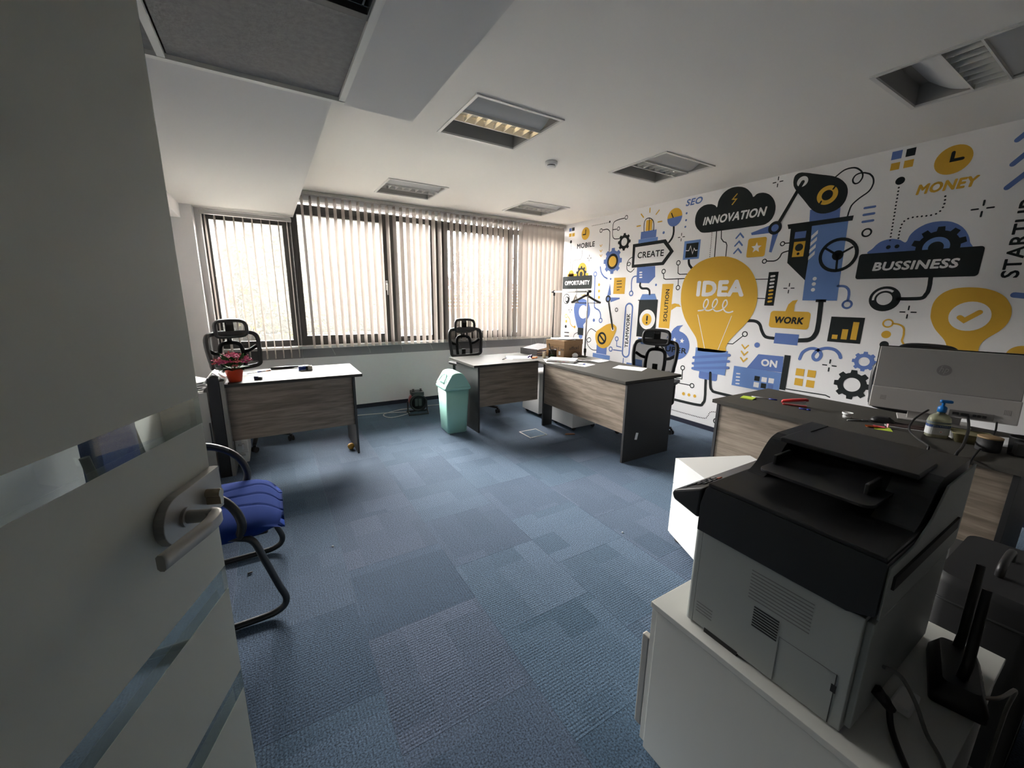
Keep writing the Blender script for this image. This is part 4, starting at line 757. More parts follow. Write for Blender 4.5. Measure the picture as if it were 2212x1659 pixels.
def carpet_material():
    m = bpy.data.materials.new('blue_carpet_tile'); m.use_nodes = True; nt = m.node_tree; L = nt.links.new; b = nt.nodes['Principled BSDF']
    tc = nt.nodes.new('ShaderNodeTexCoord'); oi = nt.nodes.new('ShaderNodeObjectInfo')
    # rectangles of tint inside each tile, different for every tile
    sh = nt.nodes.new('ShaderNodeVectorMath'); sh.operation = 'SCALE'; sh.inputs[0].default_value = (7.3, 3.1, 0)
    L(oi.outputs['Random'], sh.inputs['Scale'])
    ad = nt.nodes.new('ShaderNodeVectorMath'); ad.operation = 'ADD'; L(tc.outputs['Object'], ad.inputs[0]); L(sh.outputs[0], ad.inputs[1])
    br = nt.nodes.new('ShaderNodeTexBrick'); br.inputs['Scale'].default_value = 1.0; br.inputs['Mortar Size'].default_value = 0
    br.inputs['Brick Width'].default_value = 0.36; br.inputs['Row Height'].default_value = 0.17; br.inputs['Bias'].default_value = 0
    br.inputs['Color1'].default_value = (0.030, 0.052, 0.082, 1); br.inputs['Color2'].default_value = (0.050, 0.075, 0.113, 1); br.offset = 0.37
    L(ad.outputs[0], br.inputs['Vector'])
    # each tile a shade of its own
    rp = nt.nodes.new('ShaderNodeValToRGB'); e = rp.color_ramp.elements; e[0].color = (0.80, 0.85, 0.90, 1); e[1].color = (1.14, 1.14, 1.12, 1)
    e2 = rp.color_ramp.elements.new(0.45); e2.color = (1.16, 1.0, 1.0, 1); e3 = rp.color_ramp.elements.new(0.7); e3.color = (0.92, 1.0, 1.0, 1)
    L(oi.outputs['Random'], rp.inputs['Fac'])
    mu = nt.nodes.new('ShaderNodeMix'); mu.data_type = 'RGBA'; mu.blend_type = 'MULTIPLY'; mu.inputs[0].default_value = 1; L(br.outputs['Color'], mu.inputs[6]); L(rp.outputs['Color'], mu.inputs[7])
    # loops of yarn: ribs and speckle
    n = nt.nodes.new('ShaderNodeTexNoise'); n.inputs['Scale'].default_value = 170; n.inputs['Detail'].default_value = 3; L(tc.outputs['Object'], n.inputs['Vector'])
    n2 = nt.nodes.new('ShaderNodeTexNoise'); n2.inputs['Scale'].default_value = 9; n2.inputs['Detail'].default_value = 3; L(ad.outputs[0], n2.inputs['Vector'])
    wv = nt.nodes.new('ShaderNodeTexWave'); wv.bands_direction = 'X'; wv.inputs['Scale'].default_value = 26; wv.inputs['Distortion'].default_value = 1.2; wv.inputs['Detail Scale'].default_value = 3; L(tc.outputs['Object'], wv.inputs['Vector'])
    wm = nt.nodes.new('ShaderNodeMath'); wm.operation = 'MULTIPLY'; L(wv.outputs['Fac'], wm.inputs[0]); L(n2.outputs['Fac'], wm.inputs[1])
    rg = nt.nodes.new('ShaderNodeMapRange'); rg.inputs['From Min'].default_value = 0.32; rg.inputs['From Max'].default_value = 0.68; rg.inputs['To Min'].default_value = 0.35; rg.inputs['To Max'].default_value = 1.8; L(n.outputs['Fac'], rg.inputs['Value'])
    rg2 = nt.nodes.new('ShaderNodeMapRange'); rg2.inputs['To Min'].default_value = 1.08; rg2.inputs['To Max'].default_value = 0.80; L(wm.outputs[0], rg2.inputs['Value'])
    mm = nt.nodes.new('ShaderNodeMath'); mm.operation = 'MULTIPLY'; L(rg.outputs[0], mm.inputs[0]); L(rg2.outputs[0], mm.inputs[1])
    mu2 = nt.nodes.new('ShaderNodeVectorMath'); mu2.operation = 'SCALE'; L(mu.outputs[2], mu2.inputs[0]); L(mm.outputs[0], mu2.inputs['Scale'])
    L(mu2.outputs[0], b.inputs['Base Color'])
    b.inputs['Roughness'].default_value = 0.9; b.inputs['Sheen Weight'].default_value = 0.5; b.inputs['Sheen Roughness'].default_value = 0.35; b.inputs['Sheen Tint'].default_value = (0.65, 0.82, 1, 1); b.inputs['Specular IOR Level'].default_value = 0.2
    bp = nt.nodes.new('ShaderNodeBump'); bp.inputs['Strength'].default_value = 0.6; bp.inputs['Distance'].default_value = 0.002
    hs = nt.nodes.new('ShaderNodeMath'); hs.operation = 'ADD'; L(n.outputs['Fac'], hs.inputs[0]); L(wm.outputs[0], hs.inputs[1]); L(hs.outputs[0], bp.inputs['Height']); L(bp.outputs['Normal'], b.inputs['Normal'])
    return m
carpet = carpet_material()
tile_mb = MB(); t_ = 0.25; g_ = 0.0004
tile_mb.box(-t_ + g_, t_ - g_, -t_ + g_, t_ - g_, -0.006, 0)
tile0 = tile_mb.build('carpet_tile', carpet, floor)
cnt = 0
for i in range(10):
    for j in range(11):
        x, y = -0.13 - 0.5 * i, -0.25 - 0.5 * j - (0.25 if i % 2 else 0)
        if y < YB - 0.35: continue
        o = tile0 if cnt == 0 else tile0.copy()
        if cnt: col.objects.link(o); o.parent = floor
        o.location = (x, y, 0.0003 * random.random()); o.rotation_euler = (0, 0, PI / 2 * random.choice((0, 1)))
        cnt += 1
for i in (1, 3, 5, 7, 9):
    o = tile0.copy(); col.objects.link(o); o.parent = floor; o.location = (-0.13 - 0.5 * i, 0.0, 0.0001); o.scale = (1, 1, 1)

# walls ------------------------------------------------------------------
wall_r = struct('wall_right', B(0, 0.2, -7.0, 0.35, -0.1, 2.95), mural_base, 'white wall printed with blue, yellow and black innovation mural')
mb = MB()
mb.box(XL, 0, 0.0, 0.24, -0.1, 0.69)                  # parapet under the windows
mb.box(-3.80, 0, 0.0, 0.24, 2.455, 2.95)              # lintel
mb.box(XL, -3.80, 0.0, 0.24, 2.25, 2.95)
mb.box(XL, -4.60, 0.0, 0.24, 0.69, 2.25)
mb.box(XL, -4.648, -0.15, 0.0, -0.1, 2.6)             # pilaster beside the window
struct('wall_front', mb, white_wall, 'white wall below and around the strip of windows')
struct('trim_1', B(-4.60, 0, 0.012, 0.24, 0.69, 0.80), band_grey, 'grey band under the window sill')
struct('trim_2', B(-4.60, 0, -0.008, 0.13, 0.80, 0.83), white_pl, 'white window sill', 0.003)
struct('wall_left', B(XL - 0.2, XL, -7.0, 0.3, -0.1, 2.95), white_wall, 'white side wall behind the open glass door')
mb = MB()
mb.box(XL, -4.66, YB - 0.14, YB, -0.1, 2.95); mb.box(-3.50, 0, YB - 0.14, YB, -0.1, 2.95); mb.box(-4.66, -3.50, YB - 0.14, YB, 2.14, 2.95)
corr = mat('low_bounce_grey', (0.16, 0.16, 0.155), 0.8)  # dark grey so these unseen walls bounce less light into the room
struct('wall_back', mb, corr, 'unseen opaque back wall with the doorway, coloured dark to cut bounced light')
struct('wall_corridor', B(XL, 0, -7.0, -6.9, -0.1, 2.95), corr, 'unseen dark grey corridor wall')
struct('trim_3', MB().box(XL, XL + 0.12, -1.5, -0.15, 2.13, 2.27), white_wall, 'small white beam under the soffit')
struct('baseboard_front', B(XL, -0.011, -0.011, 0, 0, 0.052), navy, 'navy baseboard below the windows')
struct('baseboard_right', B(-0.011, 0, YB, 0, 0, 0.052), navy, 'navy baseboard below the mural')

# ceiling with openings for the recessed lights ------------------------------------------------------
LIGHTS = [(-2.97, -2.97), (-2.97, -1.033), (-1.345, -2.97), (-1.345, -1.033), (-1.36, -4.83)]
LS = 0.60
def holed(xs0, xs1, ys0, ys1, z, holes):
    X = sorted({xs0, xs1, *[h[0] for h in holes], *[h[1] for h in holes]}); Y = sorted({ys0, ys1, *[h[2] for h in holes], *[h[3] for h in holes]})
    vs, fs = [], []
    for a, b in zip(X, X[1:]):
        for c, d in zip(Y, Y[1:]):
            if any(h[0] <= (a + b) / 2 <= h[1] and h[2] <= (c + d) / 2 <= h[3] for h in holes): continue
            if b <= xs0 or a >= xs1: continue
            o = len(vs); vs += [(a, c, z), (b, c, z), (b, d, z), (a, d, z)]; fs.append((o, o + 3, o + 2, o + 1))
    return vs, fs
holes = [(x, x + LS, y, y + LS) for x, y in LIGHTS]
mb = MB(); mb.add(*holed(XL, 0, -7.0, 0.0, H, holes)); mb.box(XL, 0, -7.0, 0.3, 2.80, 2.95)
struct('ceiling', mb, ceil_paint, 'white plastered ceiling with square recessed light fittings')

# L-shaped dropped soffit with a tile grid over the entrance
ZS = 2.26; XS1, XS2, YS = -3.775, -3.41, -3.135
GX0, GX1, GY1 = -4.93, -3.73, -3.18
mb = MB()
mb.add(*holed(XL, XS1, YS, 0.0, ZS, []))
mb.add(*holed(XL, XS2, -7.0, YS, ZS, [(XL, GX1, -5.9, GY1)]))
mb.add([(XS1, YS, ZS), (XS1, 0, ZS), (XS1, 0, H), (XS1, YS, H)], [(0, 1, 2, 3)])
mb.add([(XS2, -7, ZS), (XS2, YS, ZS), (XS2, YS, H), (XS2, -7, H)], [(0, 1, 2, 3)])
mb.add([(XS1, YS, ZS), (XS2, YS, ZS), (XS2, YS, H), (XS1, YS, H)], [(0, 1, 2, 3)])
sof = struct('ceiling_soffit', mb, mat('soffit_shaded_paint', (0.77, 0.755, 0.725), 0.85, bump=(80, 0.06, 0.002)), 'dropped white soffit over the entrance and side wall')  # soffit coloured darker than the ceiling to stand in for its shading
tile_m = mat('mineral_ceiling_tile', (0.36, 0.345, 0.32), 0.95, noise=(45, 0.25), bump=(90, 0.7, 0.004))
tbar = mat('white_grid_bar', (0.88, 0.87, 0.81), 0.5)
for yk, (a, b) in enumerate(((-3.78, GY1), (-4.98, -4.38), (-5.58, -4.98))):
    B(GX1 - 0.60, GX1, a + 0.004, b - 0.004, ZS + 0.004, ZS + 0.02).build('ceiling_tile', tile_m, sof)
for yk in range(4):
    b = GY1 - 0.6 * yk
    B(GX1 - 1.16, GX1 - 0.63, b - 0.596, b - 0.004, ZS + 0.004, ZS + 0.02).build('ceiling_tile', tile_m, sof)
B(GX1 - 0.024, GX1, -5.9, GY1, ZS - 0.010, ZS + 0.006).build('grid_bar', tbar, sof)
B(GX1 - 0.63, GX1 - 0.606, -5.9, GY1, ZS - 0.010, ZS + 0.006).build('grid_bar', tbar, sof)
B(XL, GX1, GY1 - 0.012, GY1 + 0.014, ZS - 0.012, ZS + 0.006).build('grid_bar', tbar, sof)

# printed mural ------------------------------------------------------------------
INK = {'K': mat('mural_black', (0.020, 0.024, 0.025), 0.75, spec=0.15), 'B': mat('mural_blue', (0.125, 0.20, 0.47), 0.75, spec=0.15), 'LB': mat('mural_light_blue', (0.155, 0.265, 0.56), 0.75, spec=0.15),
       'Y': mat('mural_yellow', (0.71, 0.42, 0.055), 0.75, spec=0.15), 'W': mat('mural_white', (0.83, 0.82, 0.82), 0.75, spec=0.15)}
INKS = list(INK)
def stroke(pts, w, closed):
    P = [Vector((p[0], p[1])) for p in pts]; N = len(P); L_, R_ = [], []
    for i in range(N):
        a = P[i - 1] if (i > 0 or closed) else None; b = P[(i + 1) % N] if (i < N - 1 or closed) else None
        d1 = (P[i] - a).normalized() if a is not None and (P[i] - a).length > 1e-7 else None
        d2 = (b - P[i]).normalized() if b is not None and (b - P[i]).length > 1e-7 else None
        d1 = d1 or d2; d2 = d2 or d1
        t = (d1 + d2); t = t.normalized() if t.length > 1e-6 else d1
        n = Vector((-t.y, t.x)); k = min(2.0, 1 / max(0.3, n.dot(Vector((-d1.y, d1.x)))))
        L_.append(P[i] + n * w / 2 * k); R_.append(P[i] - n * w / 2 * k)
    vs = L_ + R_; fs = [(i, (i + 1) % N, N + (i + 1) % N, N + i) for i in range(N if closed else N - 1)]
    if not closed:
        for e, sgn in ((0, -1), (N - 1, 1)):
            d = (P[1] - P[0] if e == 0 else P[-1] - P[-2]).normalized() * sgn; a0 = math.atan2(d.y, d.x)
            o = len(vs); vs += [P[e] + Vector((math.cos(a0 + t), math.sin(a0 + t))) * w / 2 for t in [(-PI / 2 + PI * k / 6) for k in range(7)]]
            fs.append(tuple(range(o, o + 7)))
    return [(v.x, v.y) for v in vs], fs
def fill(pts):
    return pts, [tuple(t) for t in tessellate_polygon([[Vector((p[0], p[1], 0)) for p in pts]])]
for name, els in MURAL:
    mb = MB()
    for e in els:
        k, ink, lay = e[0], e[1], e[2]
        mb.cm = INKS.index(ink)
        if k == 'P': v, f = fill(e[3])
        elif k == 'R':
            s0, s1, z0, z1, rad = e[3:8]; v, f = fill(rrect(s0, s1, z0, z1, rad) if rad else [(s0, z0), (s1, z0), (s1, z1), (s0, z1)])
        elif k == 'C':
            s, z, r, rin = e[3:7]; n = 32 if r > 0.02 else 12
            if rin > 0: v = circ(r, n, s, z) + circ(rin, n, s, z); f = [(i, (i + 1) % n, n + (i + 1) % n, n + i) for i in range(n)]
            else: v = circ(r, n, s, z); f = [tuple(range(n))]
        elif k == 'L': v, f = stroke(e[4], e[3], bool(e[5]))
        elif k == 'W':
            (s, z), r, a0, a1 = e[3], e[4], e[5], e[6]; v = [(s, z)] + [(s + r * math.cos(a0 + (a1 - a0) * i / 16), z + r * math.sin(a0 + (a1 - a0) * i / 16)) for i in range(17)]; f = [(0, i, i + 1) for i in range(1, 17)]
        elif k == 'G':
            s, z, ro, rin, nt_ = e[3:8]; rb = ro * 0.80; v = []
            for i in range(nt_):
                for da, rr in ((-0.30, rb), (-0.2, ro), (0.2, ro), (0.30, rb)):
                    a = 2 * PI * (i + da) / nt_; v.append((s + rr * math.sin(a), z + rr * math.cos(a)))
                a = 2 * PI * (i + 0.5) / nt_; v.append((s + rb * math.sin(a), z + rb * math.cos(a)))
            n = len(v)
            if rin > 0:
                inn = [(s + rin * math.sin(2 * PI * (q - 1.5) / n), z + rin * math.cos(2 * PI * (q - 1.5) / n)) for q in range(n)]
                f = [(i, (i + 1) % n, n + (i + 1) % n, n + i) for i in range(n)]; v = v + inn
            else: f = [tuple(range(n))]
        elif k == 'T':
            body, s, z, w_, h_, shear, rot, bold = e[3:11]; tv, f = text2d(body, shear, 0.0)
            rad = h_ * bold * 1.5; w2, h2 = w_ - 2 * rad, h_ - 2 * rad           # heavier letters: every stroke widened by rad
            for q in range(9):
                dx, dz = (rad * math.cos(q * PI / 4), rad * math.sin(q * PI / 4)) if q < 8 else (0, 0)
                if rot: v = [(s + h_ / 2 - rad - h2 * y + dx, z + rad + x * w2 + dz) for x, y in tv]
                else: v = [(s + rad + x * w2 + dx, z + rad + y * h2 + dz) for x, y in tv]
                if q < 8: mb.add([(-0.0006 - 0.0005 * lay - 0.00003 * q, -p[0], p[1]) for p in v], f)
            lay = lay + 0.3
        mb.add([(-0.0006 - 0.0005 * lay, -p[0], p[1]) for p in v], f)
    o = mb.build(name, [INK[i] for i in INKS], wall_r)

# windows ------------------------------------------------------------------
GL = [(-4.60, -3.81, -4.553, -3.88, 0.90, 2.18, 2.25), (-3.81, -2.70, -3.737, -2.785, 0.945, 2.315, 2.455), (-2.70, -2.05, -2.617, -2.151, 0.90, 2.36, 2.455),
      (-2.05, -0.93, -1.939, -1.012, 0.945, 2.315, 2.455), (-0.93, 0.0, -0.849, -0.07, 0.90, 2.36, 2.455)]
wl = ['narrow window beside the pilaster under the soffit', 'wide casement window overlooking the bare stucco wall', 'narrow fixed window between the two wide casements', 'wide casement window behind the middle office chair', 'window in the corner beside the mural']
for i, (x0, x1, a, b, z0, z1, zt) in enumerate(GL):
    r = sroot('window_%d' % (i + 1), wl[i])
    m = MB(); zt2 = zt if i == 0 else 2.425
    m.box(x0 + .001, a - .03, 0.12, 0.20, 0.83, zt2); m.box(b + .03, x1 - .001, 0.12, 0.20, 0.83, zt2); m.box(a - .03, b + .03, 0.12, 0.20, 0.83, z0 - .03); m.box(a - .03, b + .03, 0.12, 0.20, z1 + .03, zt2)
    m.build('window_frame', win_grey, r, 0.004)
    m = MB(); d0 = 0.105 if i in (1, 3) else 0.13
    m.box(a - .032, a, d0, 0.185, z0 - .032, z1 + .032); m.box(b, b + .032, d0, 0.185, z0 - .032, z1 + .032); m.box(a, b, d0, 0.185, z0 - .032, z0); m.box(a, b, d0, 0.185, z1, z1 + .032)
    m.build('sash', win_grey, r, 0.004)
    B(a, b, 0.150, 0.156, z0, z1).build('pane', glass_m, r)
    if i in (1, 3):
        hx = b + 0.02
        MB().box(hx - .012, hx + .012, .096, .106, 1.50, 1.62).tube([(hx, .10, 1.58), (hx, .065, 1.58), (hx, .06, 1.57), (hx, .06, 1.44)], 0.008, 8).build('handle', white_pl, r)

# open glass door ------------------------------------------------------------------
door = sroot('door_1', 'open frosted glass door with clear horizontal bands', (-4.603, -5.247, 0), math.atan2(0.93, 0.3677))
DW = 1.0
B(0, DW, 0.0, 0.010, 0.008, 2.12).build('pane', door_glass, door, 0.001)
for a, b in ((0.01, 0.548), (0.600, 0.808), (0.862, 1.175), (1.228, 2.118)):
    B(0.002, DW - 0.004, -0.0012, -0.0003, a, b).build('frosted_film', frost, door)
pl = [(DW - 0.002, 1.085), (DW - 0.10, 1.085)] + [(DW - 0.13 + 0.0425 * math.cos(t), 1.0425 + 0.0425 * math.sin(t)) for t in [PI / 2 + PI * k / 12 for k in range(13)]] + [(DW - 0.002, 1.0)]
TP = Matrix(((1, 0, 0, 0), (0, 0, -1, -0.001), (0, 1, 0, 0), (0, 0, 0, 1)))
MB().prism(pl, 0.016, TP).build('handle_plate', satin, door, 0.003)
MB().prism(pl, 0.016, Matrix(((1, 0, 0, 0), (0, 0, 1, 0.011), (0, 1, 0, 0), (0, 0, 0, 1)))).build('handle_plate', satin, door, 0.003)
zs, xs = 1.040, DW - 0.118
m = MB(); m.tube([(xs, -.015, zs), (xs, -.022, zs)], 0.017, 20); m.tube([(xs, -.02, zs), (xs, -.060, zs)], 0.0115, 20)
path = sm([(xs, -.056, zs), (xs - 0.004, -.066, zs), (xs - 0.03, -.070, zs - 0.001), (xs - 0.075, -.064, zs - 0.002), (xs - 0.128, -.056, zs - 0.003)], 6)
rings = []
for i, p in enumerate(path):
    d = (path[min(i + 1, len(path) - 1)] - path[max(i - 1, 0)]).normalized(); n_ = Vector((-d.y, d.x, 0)).normalized()
    hh = 0.0130; tk = 0.0065 + 0.004 * (1 - i / len(path))
    rings.append([p + n_ * tk * sx * (0.75 if abs(sz) > 0.8 else 1) + Vector((0, 0, hh * sz)) for sx, sz in ((1, -.7), (1, .7), (.6, 1), (-.6, 1), (-1, .7), (-1, -.7), (-.6, -1), (.6, -1))])
m.loft(rings); m.build('lever', satin, door, 0.001)
zc, xc = 1.046, DW - 0.052
m = MB(); m.prism([(0.0085 * math.cos(t), 0.0085 * math.sin(t) + 0.004) for t in [-0.9 + (PI + 1.8) * k / 14 for k in range(15)]] + [(-0.0048, -0.017), (0.0048, -0.017)], 0.030, Matrix(((1, 0, 0, xc), (0, 0, -1, -0.012), (0, 1, 0, zc), (0, 0, 0, 1))))
m.build('lock_cylinder', mat('brass_nickel', (0.45, 0.38, 0.28), 0.25, 1.0), door, 0.001)
for z in (0.25, 1.85): B(-0.045, 0.03, -0.018, 0.028, z - 0.06, z + 0.06).build('hinge', steel, door, 0.003)

# ------------------------------------------------------------------ outside
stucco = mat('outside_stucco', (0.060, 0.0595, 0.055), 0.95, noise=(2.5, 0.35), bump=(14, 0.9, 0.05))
struct('wall_sky_blocker', MB().box(-40, 40, 0.02, 0.30, 2.95, 42).box(0.2, 40, 0.02, 0.30, -1, 2.95).box(-40, XL - 0.2, 0.02, 0.30, -1, 2.95), mat('sky_blocker_grey', (0.12, 0.12, 0.115), 0.9), 'unseen tall wall added to keep skylight off the yard')  # added out of view, tall enough to darken the facing stucco wall
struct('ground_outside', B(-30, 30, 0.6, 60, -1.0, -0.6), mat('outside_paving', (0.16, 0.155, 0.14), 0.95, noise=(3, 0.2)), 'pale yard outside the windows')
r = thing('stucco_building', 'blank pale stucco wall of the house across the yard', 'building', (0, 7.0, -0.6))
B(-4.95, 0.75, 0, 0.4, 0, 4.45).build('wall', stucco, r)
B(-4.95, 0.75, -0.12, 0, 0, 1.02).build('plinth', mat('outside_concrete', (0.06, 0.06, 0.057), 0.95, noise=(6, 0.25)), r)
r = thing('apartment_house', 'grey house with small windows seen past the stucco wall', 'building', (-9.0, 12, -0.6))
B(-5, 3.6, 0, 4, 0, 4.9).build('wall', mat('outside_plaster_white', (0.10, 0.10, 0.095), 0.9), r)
for x in (0.6, 2.0, 3.1):
    for z in (1.2, 2.5, 3.8):
        f = B(x - .32, x + .32, -.05, .02, z - .5, z + .5).build('window', white_pl, r); B(x - .26, x + .26, -.07, -.03, z - .44, z + .44).build('pane', mat('outside_dark_glass', (0.05, 0.08, 0.10), 0.1), f)
r = thing('tiled_house', 'low house with orange tiled roof beyond the bare trees', 'house', (7.5, 17, -0.6))
B(-3.2, 4, 0, 5, 0, 1.35).build('wall', mat('outside_cream', (0.33, 0.30, 0.25), 0.9), r)
rm = MB()
for k in range(9):
    y = -0.35 + k * 0.36; z = 1.25 + k * 0.20; rm.box(-3.6, 4.4, y, y + 0.40, z, z + 0.16)
rm.build('roof', mat('orange_roof_tiles', (0.20, 0.06, 0.025), 0.85, noise=(8, 0.3)), r)
ch = B(-2.3, -1.7, 1.0, 1.6, 1.9, 3.2).build('chimney', mat('red_brick_chimney', (0.30, 0.10, 0.07), 0.9), r); B(-2.36, -1.64, .94, 1.66, 2.5, 2.75).build('chimney_band', white_pl, ch)
bark = mat('grey_bark', (0.085, 0.075, 0.065), 0.95, noise=(20, 0.3))
def bare_tree(x, y, h, label, seed):
    rnd = random.Random(seed); r = thing('bare_tree', label, 'tree', (x, y, -0.6), 0, 'bare trees in the yard')
    tm = MB(); bm_ = MB()
    tm.tube([(0, 0, 0), (0.03, 0, h * .2), (-0.03, 0.02, h * .42)], [0.13, 0.10, 0.08], 8); tm.build('trunk', bark, r)
    def grow(p, d, L_, rad, dep):
        pts = [p]; q = p.copy(); dd = d.copy()
        for k in range(4):
            dd = (dd + Vector((rnd.uniform(-.25, .25), rnd.uniform(-.25, .25), rnd.uniform(-.08, .2)))).normalized(); q = q + dd * L_ / 4; pts.append(q.copy())
        bm_.tube(pts, [rad * (1 - .14 * k) for k in range(5)], 5, cap=False)
        if dep:
            for c in range(3): grow(pts[rnd.choice((2, 3, 4))], (dd + Vector((rnd.uniform(-.9, .9), rnd.uniform(-.9, .9), rnd.uniform(-.3, .5)))).normalized(), L_ * .66, rad * .55, dep - 1)
    for c in range(6): grow(Vector((-0.03, 0.02, h * (.25 + .03 * c))), Vector((math.cos(c * 1.1), math.sin(c * 1.1), .8)).normalized(), h * .3, 0.05, 3)
    bm_.build('branches', bark, r)
bare_tree(2.9, 9.2, 5.0, 'bare branching tree showing between the blind slats near the roof', 3)
bare_tree(7.0, 11.0, 5.6, 'bare branching tree beyond the corner window', 8)
leaf_y = mat('yellow_green_leaf', (0.10, 0.088, 0.04), 0.8)
r = thing('climbing_plant', 'yellowing creeper climbing the stucco wall outside the narrow window', 'plant', (-4.2, 6.85, -0.6))
m = MB(); st = MB()
for s in range(14):
    x = random.uniform(-0.7, 1.6); z = 0; h = max(0.5, random.gauss(1.5 + 0.9 * (x < 0.2), 0.5)); pts = []
    for k in range(7): pts.append((x + random.uniform(-.08, .08) * k, -random.uniform(.02, .10), h * k / 6))
    st.tube(pts, 0.008, 4)
    for k in range(34):
        a = random.choice(pts); c = Vector((a[0] + random.gauss(0, .10), -random.uniform(.03, .14), a[2] + random.gauss(0, .12))); q = random.uniform(.02, .042)
        R_ = Matrix.Rotation(random.uniform(-.8, .8), 3, 'X') @ Matrix.Rotation(random.uniform(-.8, .8), 3, 'Z')
        m.add([c + R_ @ Vector(p) for p in ((-q, 0, 0), (0, 0, -q * 1.2), (q, 0, 0), (0, 0, q * 1.2))], [(0, 1, 2, 3)])
st.build('stem', bark, r); lf = m.build('leaves', leaf_y, r); lf['kind'] = 'stuff'
# ------------------------------------------------------------------ recessed ceiling lights
lamp_w = mat('white_enamel', (0.72, 0.71, 0.68), 0.4); lamp_in = mat('grey_enamel_housing', (0.33, 0.32, 0.30), 0.5)
lamp_ref = mat('perforated_reflector', (0.66, 0.66, 0.65), 0.45); louv = mat('white_louvre', (0.80, 0.79, 0.75), 0.35)
tube_off = mat('fluorescent_tube_off', (0.10, 0.10, 0.10), 0.3)
tube_on = mat('fluorescent_tube_lit', (0.9, 0.8, 0.6), 0.3, emit=(1.0, 0.74, 0.38, 0.5))
LAB = ['lit square recessed light fitting nearest the dropped soffit', 'small square recessed light fitting above the wide casement window', 'unlit recessed light fitting beside the smoke detector toward the mural',
       'recessed light fitting nearest the window corner and mural', 'recessed light fitting above the desk with the computer']
def ceiling_light(i, x, y):
    r = thing('ceiling_light', LAB[i], 'light', (x, y, H), 0, 'square recessed light fittings')
    m = MB(); e = 0.014
    m.box(-e, LS + e, -e, 0.006, -0.008, 0.004); m.box(-e, LS + e, LS - 0.006, LS + e, -0.008, 0.004); m.box(-e, 0.006, 0.006, LS - 0.006, -0.008, 0.004); m.box(LS - 0.006, LS + e, 0.006, LS - 0.006, -0.008, 0.004)
    m.build('frame', lamp_w, r)
    m = MB(); h = 0.11; k = 0.004
    m.box(k, LS - k, k, k + .002, 0.004, h); m.box(k, LS - k, LS - k - .002, LS - k, 0.004, h); m.box(k, k + .002, k, LS - k, 0.004, h); m.box(LS - k - .002, LS - k, k, LS - k, 0.004, h); m.box(k, LS - k, k, LS - k, h, h + .002)
    m.build('housing', lamp_in, r)
    c = LS / 2; hw = 0.065
    for sgn in (-1, 1):
        prof = [(c + sgn * (hw + 0.19 * t), 0.010 + 0.10 * (1 - math.cos(t * PI / 2)) ** 1.0) for t in [q / 8 for q in range(9)]]
        vs = [(px, py, pz) for px in (0.008, LS - 0.008) for py, pz in prof]; n = len(prof)
        MB().add(vs, [(q, q + 1, n + q + 1, n + q) for q in range(n - 1)], True).build('reflector', lamp_ref, r)
        B(0.008, LS - 0.008, c + sgn * hw - 0.004, c + sgn * hw + 0.004, -0.006, 0.035).build('louvre_rail', lamp_w, r)
    for q in range(9): B(0.008 + q * (LS - 0.018) / 8, 0.0105 + q * (LS - 0.018) / 8, c - hw + .004, c + hw - .004, -0.004, 0.022).build('louvre_blade', louv, r)
    B(0.008, LS - 0.008, c - hw + .004, c + hw - .004, 0.078, 0.080).build('cell_shade_sheet', black_soft, r)  # black sheet added above the louvre to imitate shade in its cells
    for q in range(8): B(0.012 + q * (LS - 0.018) / 8, 0.008 + (q + 1) * (LS - 0.018) / 8, c + .015, c + hw - .006, 0.036, 0.037).build('louvre_cell_shading', black_soft if i else louv, r)  # black imitates shaded cells in unlit fittings, white in the lit one
    m = MB().tube([(0.03, c, 0.062), (LS - 0.03, c, 0.062)], 0.013, 12); m.build('tube', tube_on if i == 0 else tube_off, r)
for i, (x, y) in enumerate(LIGHTS): ceiling_light(i, x, y)
r = thing('louvre_light', 'black framed mirror louvre light fitting in the tile grid', 'light', (GX1 - 0.60, -4.38, ZS))
m = MB(); m.box(0, .6, .57, .6, -.004, .03); m.box(0, .6, 0, .03, -.004, .03); m.box(0, .03, .03, .57, -.004, .03); m.box(.57, .6, .03, .57, -.004, .03); m.build('frame', mat('dark_grey_enamel', (0.09, 0.09, 0.09), 0.3, 0.4), r)
B(.03, .57, .03, .57, .09, .10).build('housing', black_soft, r)
for q in range(3):
    y0 = .04 + q * .18; m = MB().box(.03, .57, y0, y0 + .006, .006, .05).box(.03, .57, y0 + .15, y0 + .156, .006, .05); m.build('louvre', chrome, r)
    for k in range(5): B(.03 + k * .13, .036 + k * .13, y0, y0 + .156, .006, .05).build('louvre_blade', chrome, r)
r = thing('smoke_detector', 'round white smoke detector on the ceiling', 'smoke detector', (-1.945, -2.286, H))
MB().lathe([(0, 0), (0.052, 0), (0.052, -0.022), (0.046, -0.026), (0, -0.026)], 28).build('base', white_pl, r)
MB().lathe([(0.034, -0.026), (0.036, -0.034), (0, -0.034)], 28).build('sensing_gap', black_soft, r)
MB().lathe([(0.040, -0.034), (0.038, -0.042), (0.025, -0.047), (0, -0.048)], 28).build('cap', white_pl, r)

